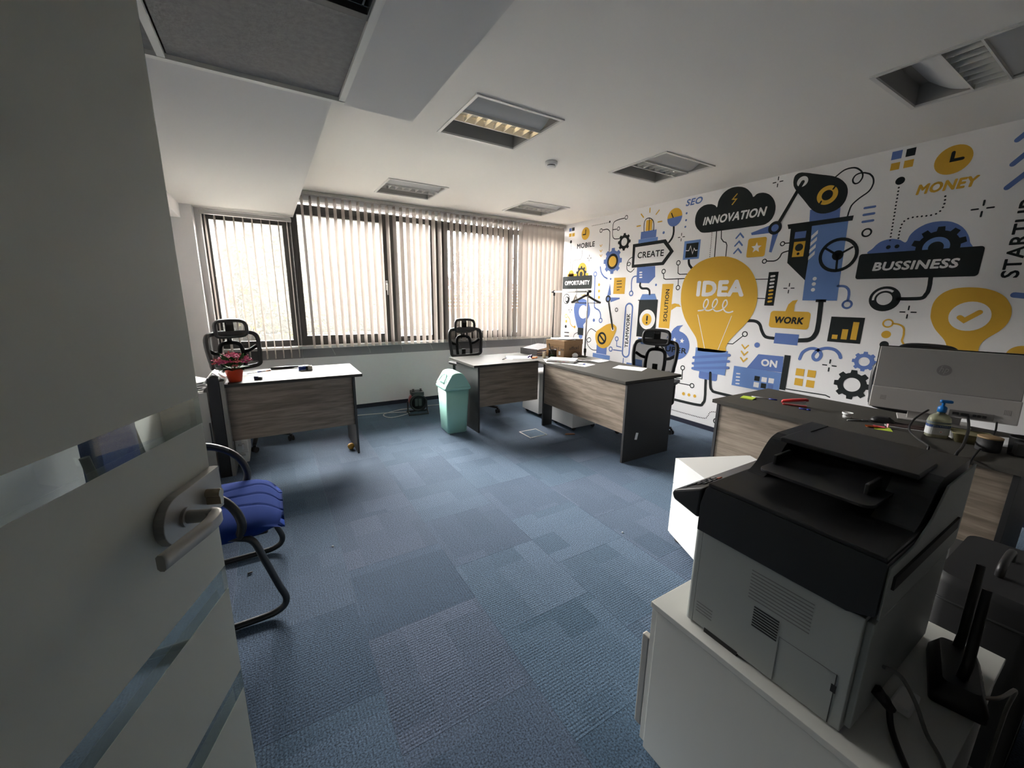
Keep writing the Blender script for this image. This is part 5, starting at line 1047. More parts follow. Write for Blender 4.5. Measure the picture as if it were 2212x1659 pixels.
# ------------------------------------------------------------------ vertical blinds
def slat_mesh(name, wd, z0, z1):
    m = MB(); n = 6; prof = [(-wd / 2 + wd * i / n, 0.006 * math.cos((i / n - .5) * PI)) for i in range(n + 1)]
    rows = [(0.030, z1), (0.030, z1 - 0.006), (wd / 2, z1 - 0.05), (wd / 2, z0)]
    vs = []
    for hw, z in rows: vs += [(p[1], p[0] * hw / (wd / 2), z) for p in prof]
    k = n + 1
    m.add(vs, [(r_ * k + i, r_ * k + i + 1, (r_ + 1) * k + i + 1, (r_ + 1) * k + i) for r_ in range(len(rows) - 1) for i in range(n)], True)
    return m
def blind(label, x0, x1, n, ztrack, z0, phi, spread):
    r = thing('vertical_blind', label, 'blind', (0, -0.05, 0))
    B(x0, x1, -0.022, 0.022, ztrack - 0.035, ztrack).build('head_rail', mat('grey_white_rail', (0.5, 0.49, 0.46), 0.4), r, 0.003)
    s0 = slat_mesh('slat', 0.089, z0, ztrack - 0.045).build('slat', blind_fab, r); w0 = None
    cp = MB().box(-.001, .001, -.044, .044, z0 - .001, z0 + .035).build('slat_weight', mat('white_blind_weight', (0.7, 0.66, 0.6), 0.5), s0)
    hg = MB().box(-.0015, .0015, -.006, .006, ztrack - .048, ztrack - .034).build('hanger', white_pl, s0)
    for i in range(n):
        x = x0 + spread[0] + i * spread[1]
        if i == 0: s = s0
        else:
            s = s0.copy(); col.objects.link(s); s.parent = r
            for ch_ in (cp, hg):
                c_ = ch_.copy(); col.objects.link(c_); c_.parent = s
        s.location = (x, 0, 0); s.rotation_euler = (0, 0, -(math.radians(phi - (38 if x > -0.75 else 0)) + random.gauss(0, 0.03)))
    return r
bl = blind('narrow cream vertical blind under the soffit beside the pilaster', -4.60, -3.80, 10, 2.235, 0.715, 8, (0.037, 0.0797))
MB().tube([(-3.81, 0.0, 2.2), (-3.81, -.005, 1.2), (-3.812, 0, 0.62)], 0.0016, 5).build('cord', white_pl, bl)
br_ = blind('long cream vertical blind running to the mural corner', -3.70, -0.012, 44, H - 0.004, 0.81, -14, (0.02, 0.0838))
MB().tube(sm([(-0.62, -.01, 2.45), (-0.62, -.03, 1.2), (-0.62, -.03, 0.62), (-0.60, -.03, 0.60), (-0.58, -.03, 0.72)]), 0.002, 5).build('cord', white_pl, br_)
MB().tube(sm([(-0.55, -.03, 0.82), (-0.49, -.03, 0.66), (-0.42, -.03, 0.64), (-0.34, -.03, 0.83)]), 0.002, 5).build('cord', white_pl, br_)
for k in range(6): x = -3.5 + .41 * k; MB().tube(sm([(x, -.01, 0.815), (x + .03, -.02, 0.74 + .02 * (k % 3)), (x + .035, -.02, 0.72)]), 0.0013, 5).build('bead_chain', white_pl, br_)

# ------------------------------------------------------------------ desks
ZT = 0.74
def desk_top(r, x0, x1, y0, y1): return B(x0, x1, y0, y1, ZT - 0.025, ZT).build('desktop', dark_top, r, 0.0015)
d = thing('office_desk', 'desk with the red flower pot beside the narrow window', 'desk', (0, 0, 0))
desk_top(d, -4.456, -3.44, -1.575, -0.93)
B(-4.45, -3.525, -1.545, -1.527, 0.272, ZT - 0.025).build('front_panel', oak_x, d, 0.001)
B(-3.525, -3.507, -1.581, -1.069, 0.0, ZT - 0.025).build('side_panel', dark_lam, d, 0.001)
B(-4.478, -4.452, -1.60, -1.15, 0.0, ZT + .03).build('side_panel', mat('grey_edge_laminate', (0.20, 0.195, 0.175), 0.5), d, 0.001)
d = thing('office_desk', 'desk wing with the cardboard box, nearest the windows', 'desk', (0, 0, 0))
desk_top(d, -2.36, -0.815, -1.632, -0.965)
B(-2.285, -1.53, -1.592, -1.574, 0.278, ZT - 0.025).build('front_panel', oak_x, d, 0.001)
B(-2.305, -2.285, -1.609, -1.05, 0.0, ZT - 0.025).build('side_panel', dark_lam, d, 0.001)
B(-0.85, -0.832, -1.609, -1.05, 0.0, ZT - 0.025).build('side_panel', dark_lam, d, 0.001)
d = thing('office_desk', 'desk with one white sheet, its dark end panel facing the carpet', 'desk', (0, 0, 0))
desk_top(d, -1.565, -0.82, -2.935, -1.634)
B(-1.540, -1.522, -2.922, -1.72, 0.268, ZT - 0.025).build('front_panel', oak_y, d, 0.001)
B(-1.548, -0.935, -2.945, -2.923, 0.0, ZT - 0.025).build('side_panel', dark_lam, d, 0.001)
B(-1.548, -1.42, -1.735, -1.715, 0.0, ZT - 0.025).build('side_panel', dark_lam, d, 0.001)
B(-1.44, -1.435, -2.9458, -2.945, 0, 0).build('sticker', paper, d)
MB().box(-.016, .016, -.0008, 0, -.032, .032, Tr(-1.385, -2.9452, 0.225, 0, 0, 0.22)).build('sticker', paper, d)
d = thing('office_desk', 'desk carrying the computer, hand gel and red stapler', 'desk', (0, 0, 0))
desk_top(d, -1.46, -0.715, -5.06, -3.655)
B(-1.432, -1.414, -5.02, -3.70, 0.26, ZT - 0.025).build('front_panel', oak_y, d, 0.001)
B(-1.44, -0.80, -3.70, -3.68, 0.0, ZT - 0.025).build('side_panel', dark_lam, d, 0.001)
B(-1.44, -0.80, -5.04, -5.02, 0.0, ZT - 0.025).build('side_panel', dark_lam, d, 0.001)
for d in [o for o in col.objects if o.name.startswith('office_desk')]: d['group'] = 'grey oak and anthracite desks'
for o in [o for o in bpy.data.objects if o.name.startswith('sticker') and max(v.co.z for v in o.data.vertices) == 0]: bpy.data.objects.remove(o)

# drawer pedestals ------------------------------------------------------------------
def pedestal(label, loc, rz, w, dp, h, body=white_lam, keys=False, drawers=3, edge=False):
    """front faces local -y; origin at the middle of the base"""
    r = thing('drawer_pedestal', label, 'cabinet', loc, rz, 'white drawer pedestals')
    B(-w / 2, w / 2, -dp / 2 + 0.018, dp / 2, 0.045, h).build('body', body, r, 0.0015)
    fh = (h - 0.05) / drawers
    for k in range(drawers):
        f = B(-w / 2 + .001, w / 2 - .001, -dp / 2, -dp / 2 + 0.016, 0.047 + k * fh, 0.047 + (k + 1) * fh - 0.004).build('drawer', body, r, 0.001)
        B(-w / 2 + .02, w / 2 - .02, -dp / 2 - 0.014, -dp / 2, 0.047 + (k + 1) * fh - 0.03, 0.047 + (k + 1) * fh - 0.014).build('handle', satin, f, 0.003)
    for sx in (-1, 1):
        for sy in (-1, 1):
            MB().tube([(sx * (w / 2 - .04) - .012, sy * (dp / 2 - .05), .022), (sx * (w / 2 - .04) + .012, sy * (dp / 2 - .05), .022)], 0.022, 14).build('caster', black_pl, r)
    if keys:
        m = MB().lathe([(0, 0), (.011, 0), (.011, .012), (0, .012)], 14, Tr(w / 2 - .05, -dp / 2, h - .06, 0, PI / 2)); m.build('lock', chrome, r)
        MB().box(-.002, .002, -.03, 0, -.006, .006, Tr(w / 2 - .05, -dp / 2 - .012, h - .06)).box(-.008, .008, -.034, -.018, -.045, -.008, Tr(w / 2 - .045, -dp / 2 - .012, h - .06)).build('keys', steel, r)
        MB().box(-.006, .006, -.034, -.018, -.085, -.046, Tr(w / 2 - .03, -dp / 2 - .012, h - .06)).build('key_tag', white_pl, r)
    return r
pedestal('white drawer pedestal under the desk with the white sheet', (-1.205, -1.875, 0), PI / 2 + .0, 0.40, 0.38, 0.54)
pedestal('white drawer pedestal under the desk wing with the cardboard box', (-1.20, -1.27, 0), PI / 2, 0.36, 0.42, 0.54)
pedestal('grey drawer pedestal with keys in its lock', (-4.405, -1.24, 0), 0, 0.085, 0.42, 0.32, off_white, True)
pedestal('white drawer pedestal standing askew in front of the computer desk', (-2.147 + .5 * .46 * .911 + .5 * .42 * -.40, -3.889 - .5 * .46 * .411 - .5 * .42 * .917, 0), math.radians(-24) + PI, 0.46, 0.42, 0.525)
# printer cabinet, fronts toward the window
r = thing('low_cabinet', 'low white cabinet carrying the black and grey printer', 'cabinet', (0, 0, 0))
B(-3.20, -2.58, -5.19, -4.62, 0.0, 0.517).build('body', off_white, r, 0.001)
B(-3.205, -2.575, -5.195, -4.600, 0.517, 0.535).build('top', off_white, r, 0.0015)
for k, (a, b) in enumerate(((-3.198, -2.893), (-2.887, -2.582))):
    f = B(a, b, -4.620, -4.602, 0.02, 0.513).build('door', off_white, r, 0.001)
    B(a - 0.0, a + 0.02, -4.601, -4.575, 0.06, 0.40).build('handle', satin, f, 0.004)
# storage beside the first desk
r = thing('storage_cabinet', 'grey storage cabinet with thin black handle behind the glass door', 'cabinet', (0, 0, 0))
B(-4.85, -4.585, -1.58, -1.05, 0, 0.70).build('body', mat('warm_grey_laminate', (0.34, 0.33, 0.30), 0.5), r, 0.001)
B(-4.848, -4.562, -1.60, -1.582, 0.02, 0.695).build('door', MATS['warm_grey_laminate'], r, 0.001)
B(-4.574, -4.566, -1.615, -1.60, 0.24, 0.46).build('handle', black_pl, r, 0.002)
r = tag(MB().prism([(-4.553, -1.598), (-4.482, -1.598), (-4.482, -1.2), (-4.553, -1.2)], 0.80).build('screen_panel', black_pl), 'narrow black upright panel between the grey cabinet and the desk', 'panel')

# ------------------------------------------------------------------ office chairs
def office_chair(label, loc, rz):
    """front toward local -y"""
    r = thing('office_chair', label, 'chair', loc, rz, 'black mesh office chairs with headrests')
    MB().tube([(0, 0, 0.07), (0, 0, 0.26)], 0.030, 16).tube([(0, 0, 0.26), (0, 0, 0.42)], 0.018, 14).build('gas_column', black_pl, r)
    for k in range(5):
        a = 2 * PI * k / 5 + 0.3; c, s = math.cos(a), math.sin(a)
        MB().tube([(0.02 * c, 0.02 * s, .10), (.18 * c, .18 * s, .092), (.30 * c, .30 * s, .072)], [.026, .021, .015], 8).build('base_leg', black_pl, r)
        cs = MB().box(-.012, .012, -.012, .012, .035, .072, Tr(.30 * c, .30 * s, 0, a)).build('caster', black_pl, r, 0.003)
        MB().tube([(-.022, 0, 0), (-.008, 0, 0)], 0.026, 16, T=Tr(.30 * c, .30 * s, .026, a + .7)).tube([(.008, 0, 0), (.022, 0, 0)], 0.026, 16, T=Tr(.30 * c, .30 * s, .026, a + .7)).build('wheel', black_soft, cs)
    rings = []
    for z, k in ((.425, .90), (.435, .98), (.465, 1.0), (.490, .97), (.500, .86)):
        rings.append([(p[0] * k, p[1] * k - .02, z - .012 * max(0, -p[1] / .24) ** 2) for p in rrect(-.245, .245, -.24, .24, .09, 5)])
    MB().loft(rings).build('seat', black_soft, r)
    B(-.09, .09, -.12, .14, .38, .428).build('tilt_mechanism', black_pl, r, 0.01)
    # back frame
    def back(x, z): return (x, .205 + .05 * math.sin((z - .55) * 2.2) + .06 * (z - .7) - .10 * (x / .24) ** 2 * .5, z)
    outl = [(-.195, .73), (0, .715), (.195, .73), (.222, .80), (.235, .93), (.225, 1.02), (.17, 1.052), (0, 1.062), (-.17, 1.052), (-.225, 1.02), (-.235, .93), (-.222, .80)]
    loop = sm([back(*p) for p in outl], 5, True)
    MB().tube(loop, .021, 8, True).build('back_frame', black_pl, r)
    ctr = back(0, .89); vs = [Vector(ctr)]; N = len(loop)
    vs += [Vector(ctr) * .5 + Vector(p) * .5 for p in loop] + loop
    fs = [(0, 1 + i, 1 + (i + 1) % N) for i in range(N)] + [(1 + i, 1 + N + i, 1 + N + (i + 1) % N, 1 + (i + 1) % N) for i in range(N)]
    MB().add(vs, fs, True).build('back_mesh', mesh_fab, r)
    bk = lambda x, z: (x, back(x, z)[1] + .022, z)
    MB().tube(sm([bk(-.10, .72), bk(-.105, .82), bk(-.095, .92), bk(-.06, .955), bk(0, .962), bk(.06, .955), bk(.095, .92), bk(.105, .82), bk(.10, .72)], 5), .019, 8).tube([bk(-.102, .86), bk(-.16, .875), bk(-.222, .915)], .017, 8).tube([bk(.102, .86), bk(.16, .875), bk(.222, .915)], .017, 8).build('lumbar_support', black_pl, r)
    MB().tube(sm([(0, .10, .40), (0, .235, .44), (0, .275, .58), (0, .262, .74), (0, .262, .80)], 6), [.03] * 24 + [.028], 8, sx=.55).build('back_spine', black_pl, r)
    hd = lambda x, z: (x, .245 - .018 * math.cos((z - 1.08) * 16) - .35 * x * x - .25 * (1.14 - z) * 0, z)
    ol = [(-.12, 1.03), (0, 1.022), (.12, 1.03), (.140, 1.08), (.135, 1.14), (.10, 1.168), (0, 1.175), (-.10, 1.168), (-.135, 1.14), (-.140, 1.08)]
    hl = sm([hd(*p) for p in ol], 4, True); MB().tube(hl, .017, 8, True).build('headrest_frame', black_pl, r)
    c0 = hd(0, 1.10); N = len(hl); MB().add([c0] + [tuple(p) for p in hl], [(0, 1 + i, 1 + (i + 1) % N) for i in range(N)], True).build('headrest_mesh', mesh_fab, r)
    low = [hd(-.13, 1.04), hd(.13, 1.04), hd(.13, 1.075), hd(-.13, 1.075)]
    MB().add([(p[0], p[1] + .004, p[2]) for p in low] + [(p[0], p[1] - .004, p[2]) for p in low], [(0, 1, 2, 3), (4, 7, 6, 5), (0, 4, 5, 1), (2, 6, 7, 3)]).build('headrest_pad', black_soft, r)
    MB().box(-.035, .035, .235, .262, 1.03, 1.165).box(-.02, .02, .262, .285, .95, 1.06).build('headrest_bracket', black_pl, r, 0.006)
    for sx in (-1, 1):
        am = MB().tube(sm([(sx * .18, .02, .41), (sx * .275, .03, .43), (sx * .285, .03, .50), (sx * .285, .03, .655)], 5), .016, 8).build('armrest', black_pl, r)
        MB().loft([[(p[0] + sx * .285, p[1] - .01, z) for p in rrect(-.042 * k, .042 * k, -.125 * k, .125 * k, .035 * k, 4)] for z, k in ((.655, .94), (.663, 1), (.678, 1), (.686, .92))]).build('armrest_pad', black_soft, am)
    return r
ch0 = office_chair('black mesh office chair behind the red flower pot', (-4.31, -0.80, 0), math.radians(32))
def lowered(r, dz):                                   # gas lift let down: everything above the star base sinks
    for c in r.children:
        if not c.name.startswith(('base_leg', 'caster', 'gas_column')): c.location.z = -dz
lowered(dup(ch0, (-1.955, -0.82, 0), math.radians(8), 'black mesh office chair in front of the long blind behind the mint bin'), 0.025)
lowered(dup(ch0, (-0.69, -2.42, 0), math.radians(-68), 'black mesh office chair in front of the mural bulb'), 0.075)
lowered(dup(ch0, (-0.56, -4.45, 0), math.radians(-84), 'black mesh office chair hidden behind the computer'), 0.03)

# blue visitor chair ------------------------------------------------------------------
r = thing('visitor_chair', 'royal blue cantilever visitor chair behind the glass door', 'chair', (-4.40, -3.14, 0), 0)
blk_tube = mat('black_powder_tube', (0.012, 0.012, 0.012), 0.3)
for sy in (-1, 1):
    y = sy * .27
    p = [(-.26, y, .018), (0.10, y, .018), (.205, y, .03), (.238, y, .075), (.215, y, .16), (.175, y, .30), (.145, y, .395), (.10, y, .425), (.02, y * .93, .43), (-.20, y * .93, .42), (-.245, y * .93, .45), (-.265, y * .95, .62), (-.30, y * .95, .86)]
    MB().tube(sm(p, 6), .0145, 10).build('cantilever_tube', blk_tube, r)
    q = [(.10, y, .43), (.115, y * 1.04, .50), (.085, y * 1.04, .585), (.02, y * 1.04, .645), (-.06, y * 1.04, .668), (-.20, y * 1.04, .665), (-.275, y * .97, .655)]
    MB().tube(sm(q, 6), [.017] * 37, 10, sx=1.0).build('armrest', black_pl, r)
    MB().tube(sm([(.05, y * 1.04, .634), (.0, y * 1.04, .664), (-.06, y * 1.04, .681), (-.20, y * 1.04, .679)], 6), .0165, 8, sx=.55).build('armrest_pad', mat('grey_soft_rubber', (0.10, 0.10, 0.095), 0.5), r)
MB().tube([(-.26, -.27, .018), (-.26, .27, .018)], .0145, 10).build('floor_bar', blk_tube, r)
def cushion(nx, ny, f):
    vs = [f(i / nx, j / ny) for i in range(nx + 1) for j in range(ny + 1)]
    return vs, [(i * (ny + 1) + j, (i + 1) * (ny + 1) + j, (i + 1) * (ny + 1) + j + 1, i * (ny + 1) + j + 1) for i in range(nx) for j in range(ny)]
def seat_top(u, v):
    x = -.26 + .51 * u; yy = (v - .5); wd = (.25 + .022 * math.sin(u * PI * .8)) * (1 - .30 * (max(0.0, u - .70) / .30) ** 3)
    e = abs(yy * 2) ** 5 * .030 + (max(0.0, u - .8) / .2) ** 2.2 * .055
    g = 0
    for gy in (-.22, .05, .30):
        t = abs(yy - gy * (.15 + .85 * u)); g += .008 * math.exp(-(t / .010) ** 2) * min(1, u * 2.0)
    return (x, yy * 2 * wd, .478 + .008 * math.sin(u * PI) - e - g)
a, fa = cushion(40, 60, seat_top)
und = [(p[0] * .97 - .005, p[1] * .93, .405 + .012 * (p[0] > .2)) for p in a]
nx, ny = 40, 60; n1 = len(a); rim = []
bidx = [j for j in range(ny + 1)] + [i * (ny + 1) + ny for i in range(1, nx + 1)] + [nx * (ny + 1) + j for j in range(ny - 1, -1, -1)] + [i * (ny + 1) for i in range(nx - 1, 0, -1)]
mid = [(a[k][0] + .014 * max(0.0, (a[k][0] + .05) / .30), a[k][1] * 1.05, min(.44, a[k][2] - .006)) for k in bidx]
m = MB(); m.add(a + mid, fa + [(bidx[i], bidx[(i + 1) % len(bidx)], n1 + (i + 1) % len(bidx), n1 + i) for i in range(len(bidx))], True)
nb = len(bidx); m.add(mid + [und[k] for k in bidx], [(i, (i + 1) % nb, nb + (i + 1) % nb, nb + i) for i in range(nb)], True); m.add([und[k] for k in bidx], [tuple(range(nb))])
m.build('seat', blue_fab, r)
B(-.24, .20, -.22, .22, .388, .407).build('seat_pan', black_pl, r, 0.008)
MB().loft([[(-.275 - .13 * (z - .5) + yq * .03, p[0] * k, p[1] * k + z0) for p in rrect(-.23, .23, -.20, .20, .08, 5)] for z, z0, k, yq in ((.75, .78, .92, 1.3), (.75, .78, 1, 0.9), (.75, .78, 1, 0.0), (.75, .78, .9, -.6))]).build('backrest', blue_fab, r)

# ------------------------------------------------------------------ mint swing bin
r = thing('swing_bin', 'mint green plastic swing lid bin at the end of the desk', 'bin', (-2.487, -1.375, 0), math.radians(-3))
def rr3(hx, hy, rad, z): return [(p[0], p[1], z) for p in rrect(-hx, hx, -hy, hy, rad, 4)]
MB().loft([rr3(.100, .120, .022, 0), rr3(.108, .128, .024, .012), rr3(.130, .152, .028, .49)]).build('body', mint, r)
MB().loft([rr3(.138, .162, .030, .478), rr3(.144, .168, .03, .482), rr3(.144, .168, .03, .502), rr3(.136, .160, .03, .510)]).build('rim', mint, r)
prof = [(-.132, 0), (-.128, .02), (-.075, .115), (-.045, .142), (0, .150), (.045, .142), (.075, .115), (.128, .02), (.132, 0)]
prof = [(p.x, p.y) for p in sm([(x, z, 0) for x, z in prof], 4)]
ringsl = []
for y, k in ((-.158, .90), (-.150, .97), (-.12, 1.0), (.12, 1.0), (.150, .97), (.158, .90)): ringsl.append([(x, y, .508 + z * k) for x, z in prof])
MB().loft(ringsl).build('lid', mint, r)
fp = sm([(-.118, -.085, .035), (-.085, -.062, .088), (-.070, 0, .112), (-.085, .062, .088), (-.118, .085, .035)], 6)
MB().tube([(p[0] - .012, p[1], p[2] + .516) for p in fp], .006, 8).build('flap_rim', mint, r)
MB().loft([[(-.128 + .03 * k, s_ * .085 * (1 - k * .55), .535 + .062 * k) for s_ in (-1, -.5, 0, .5, 1)] + [(-.118 + .03 * k, s_ * .085 * (1 - k * .55), .535 + .055 * k) for s_ in (1, .5, 0, -.5, -1)] for k in (0, .4, .8)]).build('push_flap', mint, r)

# fan heater ------------------------------------------------------------------
r = thing('fan_heater', 'small round black and red fan heater on the carpet', 'heater', (-2.635, -0.60, 0), math.radians(-8))
red_en = mat('red_enamel', (0.35, 0.03, 0.04), 0.35)
TX = lambda y, z: Matrix.Translation((0, y, z)) @ Matrix.Rotation(PI / 2, 4, 'X')
MB().lathe([(0.085, 0), (0.105, 0), (0.105, .05), (0.085, .05), (0.085, 0)], 30, TX(-.02, .155)).build('front_ring', black_pl, r)
MB().lathe([(0, -.16), (0.075, -.16), (0.098, -.14), (0.098, .0), (0, .0)], 30, TX(-.02, .155)).build('drum', red_en, r)
MB().lathe([(0, .012), (0.086, .012), (0.086, .016), (0, .016)], 30, TX(-.02, .155)).build('front_grille', black_soft, r)
for k in (-1, 1): B(k * .024 - .016, k * .024 + .016, -.040, -.035, .11, .20).build('heating_element', mat('dark_ceramic', (0.05, 0.055, 0.05), 0.5), r)
B(-.075, .075, -.03, .12, .235, .282).build('control_box', black_pl, r, 0.006)
for k in (-1, 1): MB().lathe([(0, 0), (.018, 0), (.016, .008), (.006, .010), (.006, .02), (.014, .022), (.014, .028), (0, .028)], 16, Tr(k * .045, .03, .282)).build('knob', black_pl, r)
MB().tube(sm([(-.115, .03, .16), (-.118, .03, .06), (-.116, -.05, .012), (-.10, -.06, .010), (0, -.06, .010), (.10, -.06, .010), (.116, -.05, .012), (.118, .03, .06), (.115, .03, .16)], 5), .009, 8).tube(sm([(-.117, .03, .05), (-.112, .10, .010), (0, .11, .010), (.112, .10, .010), (.117, .03, .05)], 5), .009, 8).tube([(-.112, -.02, .05), (.112, -.02, .05)], .008, 8).build('stand', black_pl, r)
white_c = mat('white_cable', (0.6, 0.6, 0.56), 0.5)
tag(MB().tube(sm([(-2.55, -.50, .03), (-2.62, -.35, .006), (-2.80, -.34, .006), (-3.02, -.45, .006), (-2.98, -.62, .006), (-2.80, -.58, .006), (-2.72, -.5, .006), (-2.9, -.42, .006), (-3.2, -.36, .006), (-3.6, -.30, .006)], 8), .005, 6).build('power_cable', white_c), 'white cable coiled on the carpet beside the fan heater', 'cable')
tag(MB().tube(sm([(-2.50, -.30, .006), (-2.2, -.33, .006), (-1.9, -.25, .006), (-1.6, -.4, .006)], 8), .005, 6).build('power_cable', white_c), 'white cable on the carpet running behind the mint bin', 'cable')
# floor box
r = thing('floor_box', 'square floor socket box with metal frame in the carpet', 'floor box', (-1.79, -1.90, 0.0004))
fm = mat('brushed_frame', (0.55, 0.53, 0.47), 0.35, 0.9)
m = MB().box(-.11, .11, -.11, -.102, 0, .003).box(-.11, .11, .102, .11, 0, .003).box(-.11, -.102, -.102, .102, 0, .003).box(.102, .11, -.102, .102, 0, .003); m.build('frame', fm, r)
B(-.102, .102, -.102, .102, 0, .0015).build('lid', carpet, r)
# ball by the desk foot
r = thing('toy_ball', 'small yellow ball on the carpet at the desk foot', 'ball', (-3.560, -1.44, 0))
MB().lathe([(.030 * math.sin(t), .030 - .030 * math.cos(t)) for t in [PI * k / 14 for k in range(15)]], 22).build('shell', mat('yellow_rubber', (0.55, 0.30, 0.03), 0.5), r)
MB().lathe([(.0304 * math.sin(t), .030 - .0304 * math.cos(t)) for t in [PI * k / 24 for k in range(11, 14)]], 22).build('band', mat('dark_yellow_rubber', (0.30, 0.17, 0.03), 0.5), r)
# coat rack ------------------------------------------------------------------
r = thing('coat_rack', 'white rail clothes rack standing in the mural corner', 'coat rack', (-0.30, -0.60, 0))
for y, lab in ((-.38, 0), (.39, 1)):
    MB().tube([(0, y, .04), (0, y, .72)], .016, 12).build('lower_post', black_pl, r)
    MB().tube([(0, y, .70), (0, y, 1.50)], .010, 12).build('upper_post', steel if lab == 0 else mat('dark_steel', (0.1, 0.1, 0.1), 0.4, 0.5), r)
    MB().lathe([(.019, 0), (.019, .05), (.010, .06)], 14, Tr(0, y, .68)).build('collar', black_pl, r)
    MB().tube([(-.22, y, .03), (.22, y, .03)], .014, 10).build('foot_bar', black_pl, r)
    MB().tube([(0, y, 1.47), (0, y, 1.55)], .016, 10).tube([(0, y - (.05 if lab == 0 else -.05), 1.528), (0, y, 1.528)], .019, 12).build('connector', black_pl, r)
MB().tube([(0, -.43, 1.528), (0, .44, 1.528)], .0125, 12).build('rail', white_pl, r)
def hanger(label, m_, y, rz):
    r = thing('coat_hanger', label, 'hanger', (-0.30, y, 1.54), rz, 'hangers on the clothes rack')
    MB().tube(sm([(-.018, 0, -.02), (-.013, 0, .008), (0, 0, .014), (.014, 0, .004), (.012, 0, -.02), (0, 0, -.035), (0, 0, -.07)], 5), .0018, 6).build('hook', steel, r)
    MB().tube(sm([(-.21, 0, -.165), (-.12, 0, -.125), (-.045, 0, -.085), (0, 0, -.068), (.045, 0, -.085), (.12, 0, -.125), (.21, 0, -.165)], 4), .011, 8, sx=1.4).build('shoulder_bar', m_, r)
    MB().tube([(-.205, 0, -.168), (.205, 0, -.168)], .005, 6).build('trouser_bar', m_, r)
hanger('pale wooden coat hanger on the clothes rack', mat('pale_wood', (0.6, 0.52, 0.44), 0.5), -0.72, math.radians(40))
hanger('dark grey coat hanger on the near end of the clothes rack', mat('grey_hanger_plastic', (0.11, 0.105, 0.09), 0.5), -0.95, math.radians(-25))
# ------------------------------------------------------------------ printer
r = thing('laser_printer', 'black and grey multifunction laser printer on the low cabinet', 'printer', (0, 0, 0.535))
x0, x1 = -3.168, -2.66; yf, yb = -4.688, -5.055      # front toward the window
def yzx(pts, xa, xb, mb=None):                        # outline in (y, z) pushed along x
    return (mb or MB()).prism(pts, xb - xa, Matrix(((0, 0, 1, xa), (1, 0, 0, 0), (0, 1, 0, 0), (0, 0, 0, 1))))
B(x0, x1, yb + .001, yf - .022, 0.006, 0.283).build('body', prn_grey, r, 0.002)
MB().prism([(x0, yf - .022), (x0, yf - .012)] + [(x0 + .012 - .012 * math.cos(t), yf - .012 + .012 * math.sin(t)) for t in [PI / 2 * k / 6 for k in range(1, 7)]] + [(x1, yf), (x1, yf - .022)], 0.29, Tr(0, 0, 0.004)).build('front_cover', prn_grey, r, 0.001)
B(x0 + .02, x1 - .02, yf - .34, yf - .02, 0.0, 0.006).build('foot_plate', black_pl, r)
ub = [(yf - .008, .285), (yf - .008, .36), (yf - .018, .405), (yf - .025, .415), (yb - .012, .415), (yb - .012, .300), (yb + .03, .283), (yb + .10, .283)]
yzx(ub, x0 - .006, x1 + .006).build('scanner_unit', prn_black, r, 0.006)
# control panel wedge leaning out of the front
yzx([(yf - .01, .405), (yf + .075, .362), (yf + .080, .352), (yf + .072, .335), (yf - .005, .315)], x0 - .006, x1 + .004).build('control_panel', prn_black, r, 0.006)
for i in range(4):
    for j in range(3):
        B(-.007, .007, -.004, .004, 0, .003).build('button', mat('grey_button', (0.09, 0.09, 0.09), 0.4) if (i, j) != (3, 0) else mat('orange_button', (0.6, 0.12, 0.03), 0.4), r, loc=(x0 + .05 + .022 * i, yf + .018 + .016 * j, .3915 - .0081 * j), rot=(-.47, 0, 0))
B(0, .07, -.006, .006, 0, .0015).build('display', mat('grey_display', (0.25, 0.27, 0.28), 0.2), r, loc=(x0 + .02, yf + .058, .372), rot=(-.47, 0, 0))
# lid with the curved document feeder hump toward +x
B(x0 - .004, x1 + .006, yb - .010, yf - .022, .414, .424).build('scanner_lid', prn_black, r, 0.003)
def hump(ya, yb_, n=''):
    pr = [(-3.03, .422), (-3.00, .426), (-2.965, .445), (-2.935, .478), (-2.905, .503), (-2.87, .514), (-2.66, .514), (-2.655, .422)]
    pr = [(p.x, p.y) for p in sm([(a, b, 0) for a, b in pr[:6]], 4)] + pr[6:]
    return MB().prism(pr, abs(yb_ - ya), Matrix(((1, 0, 0, 0), (0, 0, -1, ya), (0, 1, 0, 0), (0, 0, 0, 1))))
hump(yf - .03, yf - .075).build('feeder_cheek', prn_black, r, 0.002)
hump(yf - .300, yf - .372).build('feeder_cheek', prn_black, r, 0.002)
B(-2.93, -2.80, yf - .345, yf - .065, .509, .521).build('feeder_cover', prn_black, r, 0.003)
B(-2.81, -2.66, yf - .30, yf - .075, .422, .512).build('feeder_body', prn_black, r, 0.002)
tr = [(p[0] - 2.985, p[1] + yf - .19) for p in rrect(-.085, .16, -.125, .105, .022, 5)]
MB().prism(tr, .007, Tr(0, 0, .462)).build('feeder_tray', mat('feeder_tray_plastic', (0.03, 0.03, 0.032), 0.32, bump=(500, .1, .0003)), r, 0.002)
for y in (yf - .095, yf - .285): B(-3.01, -2.93, y - .004, y + .004, .469, .494).build('paper_guide', prn_black, r, 0.002)
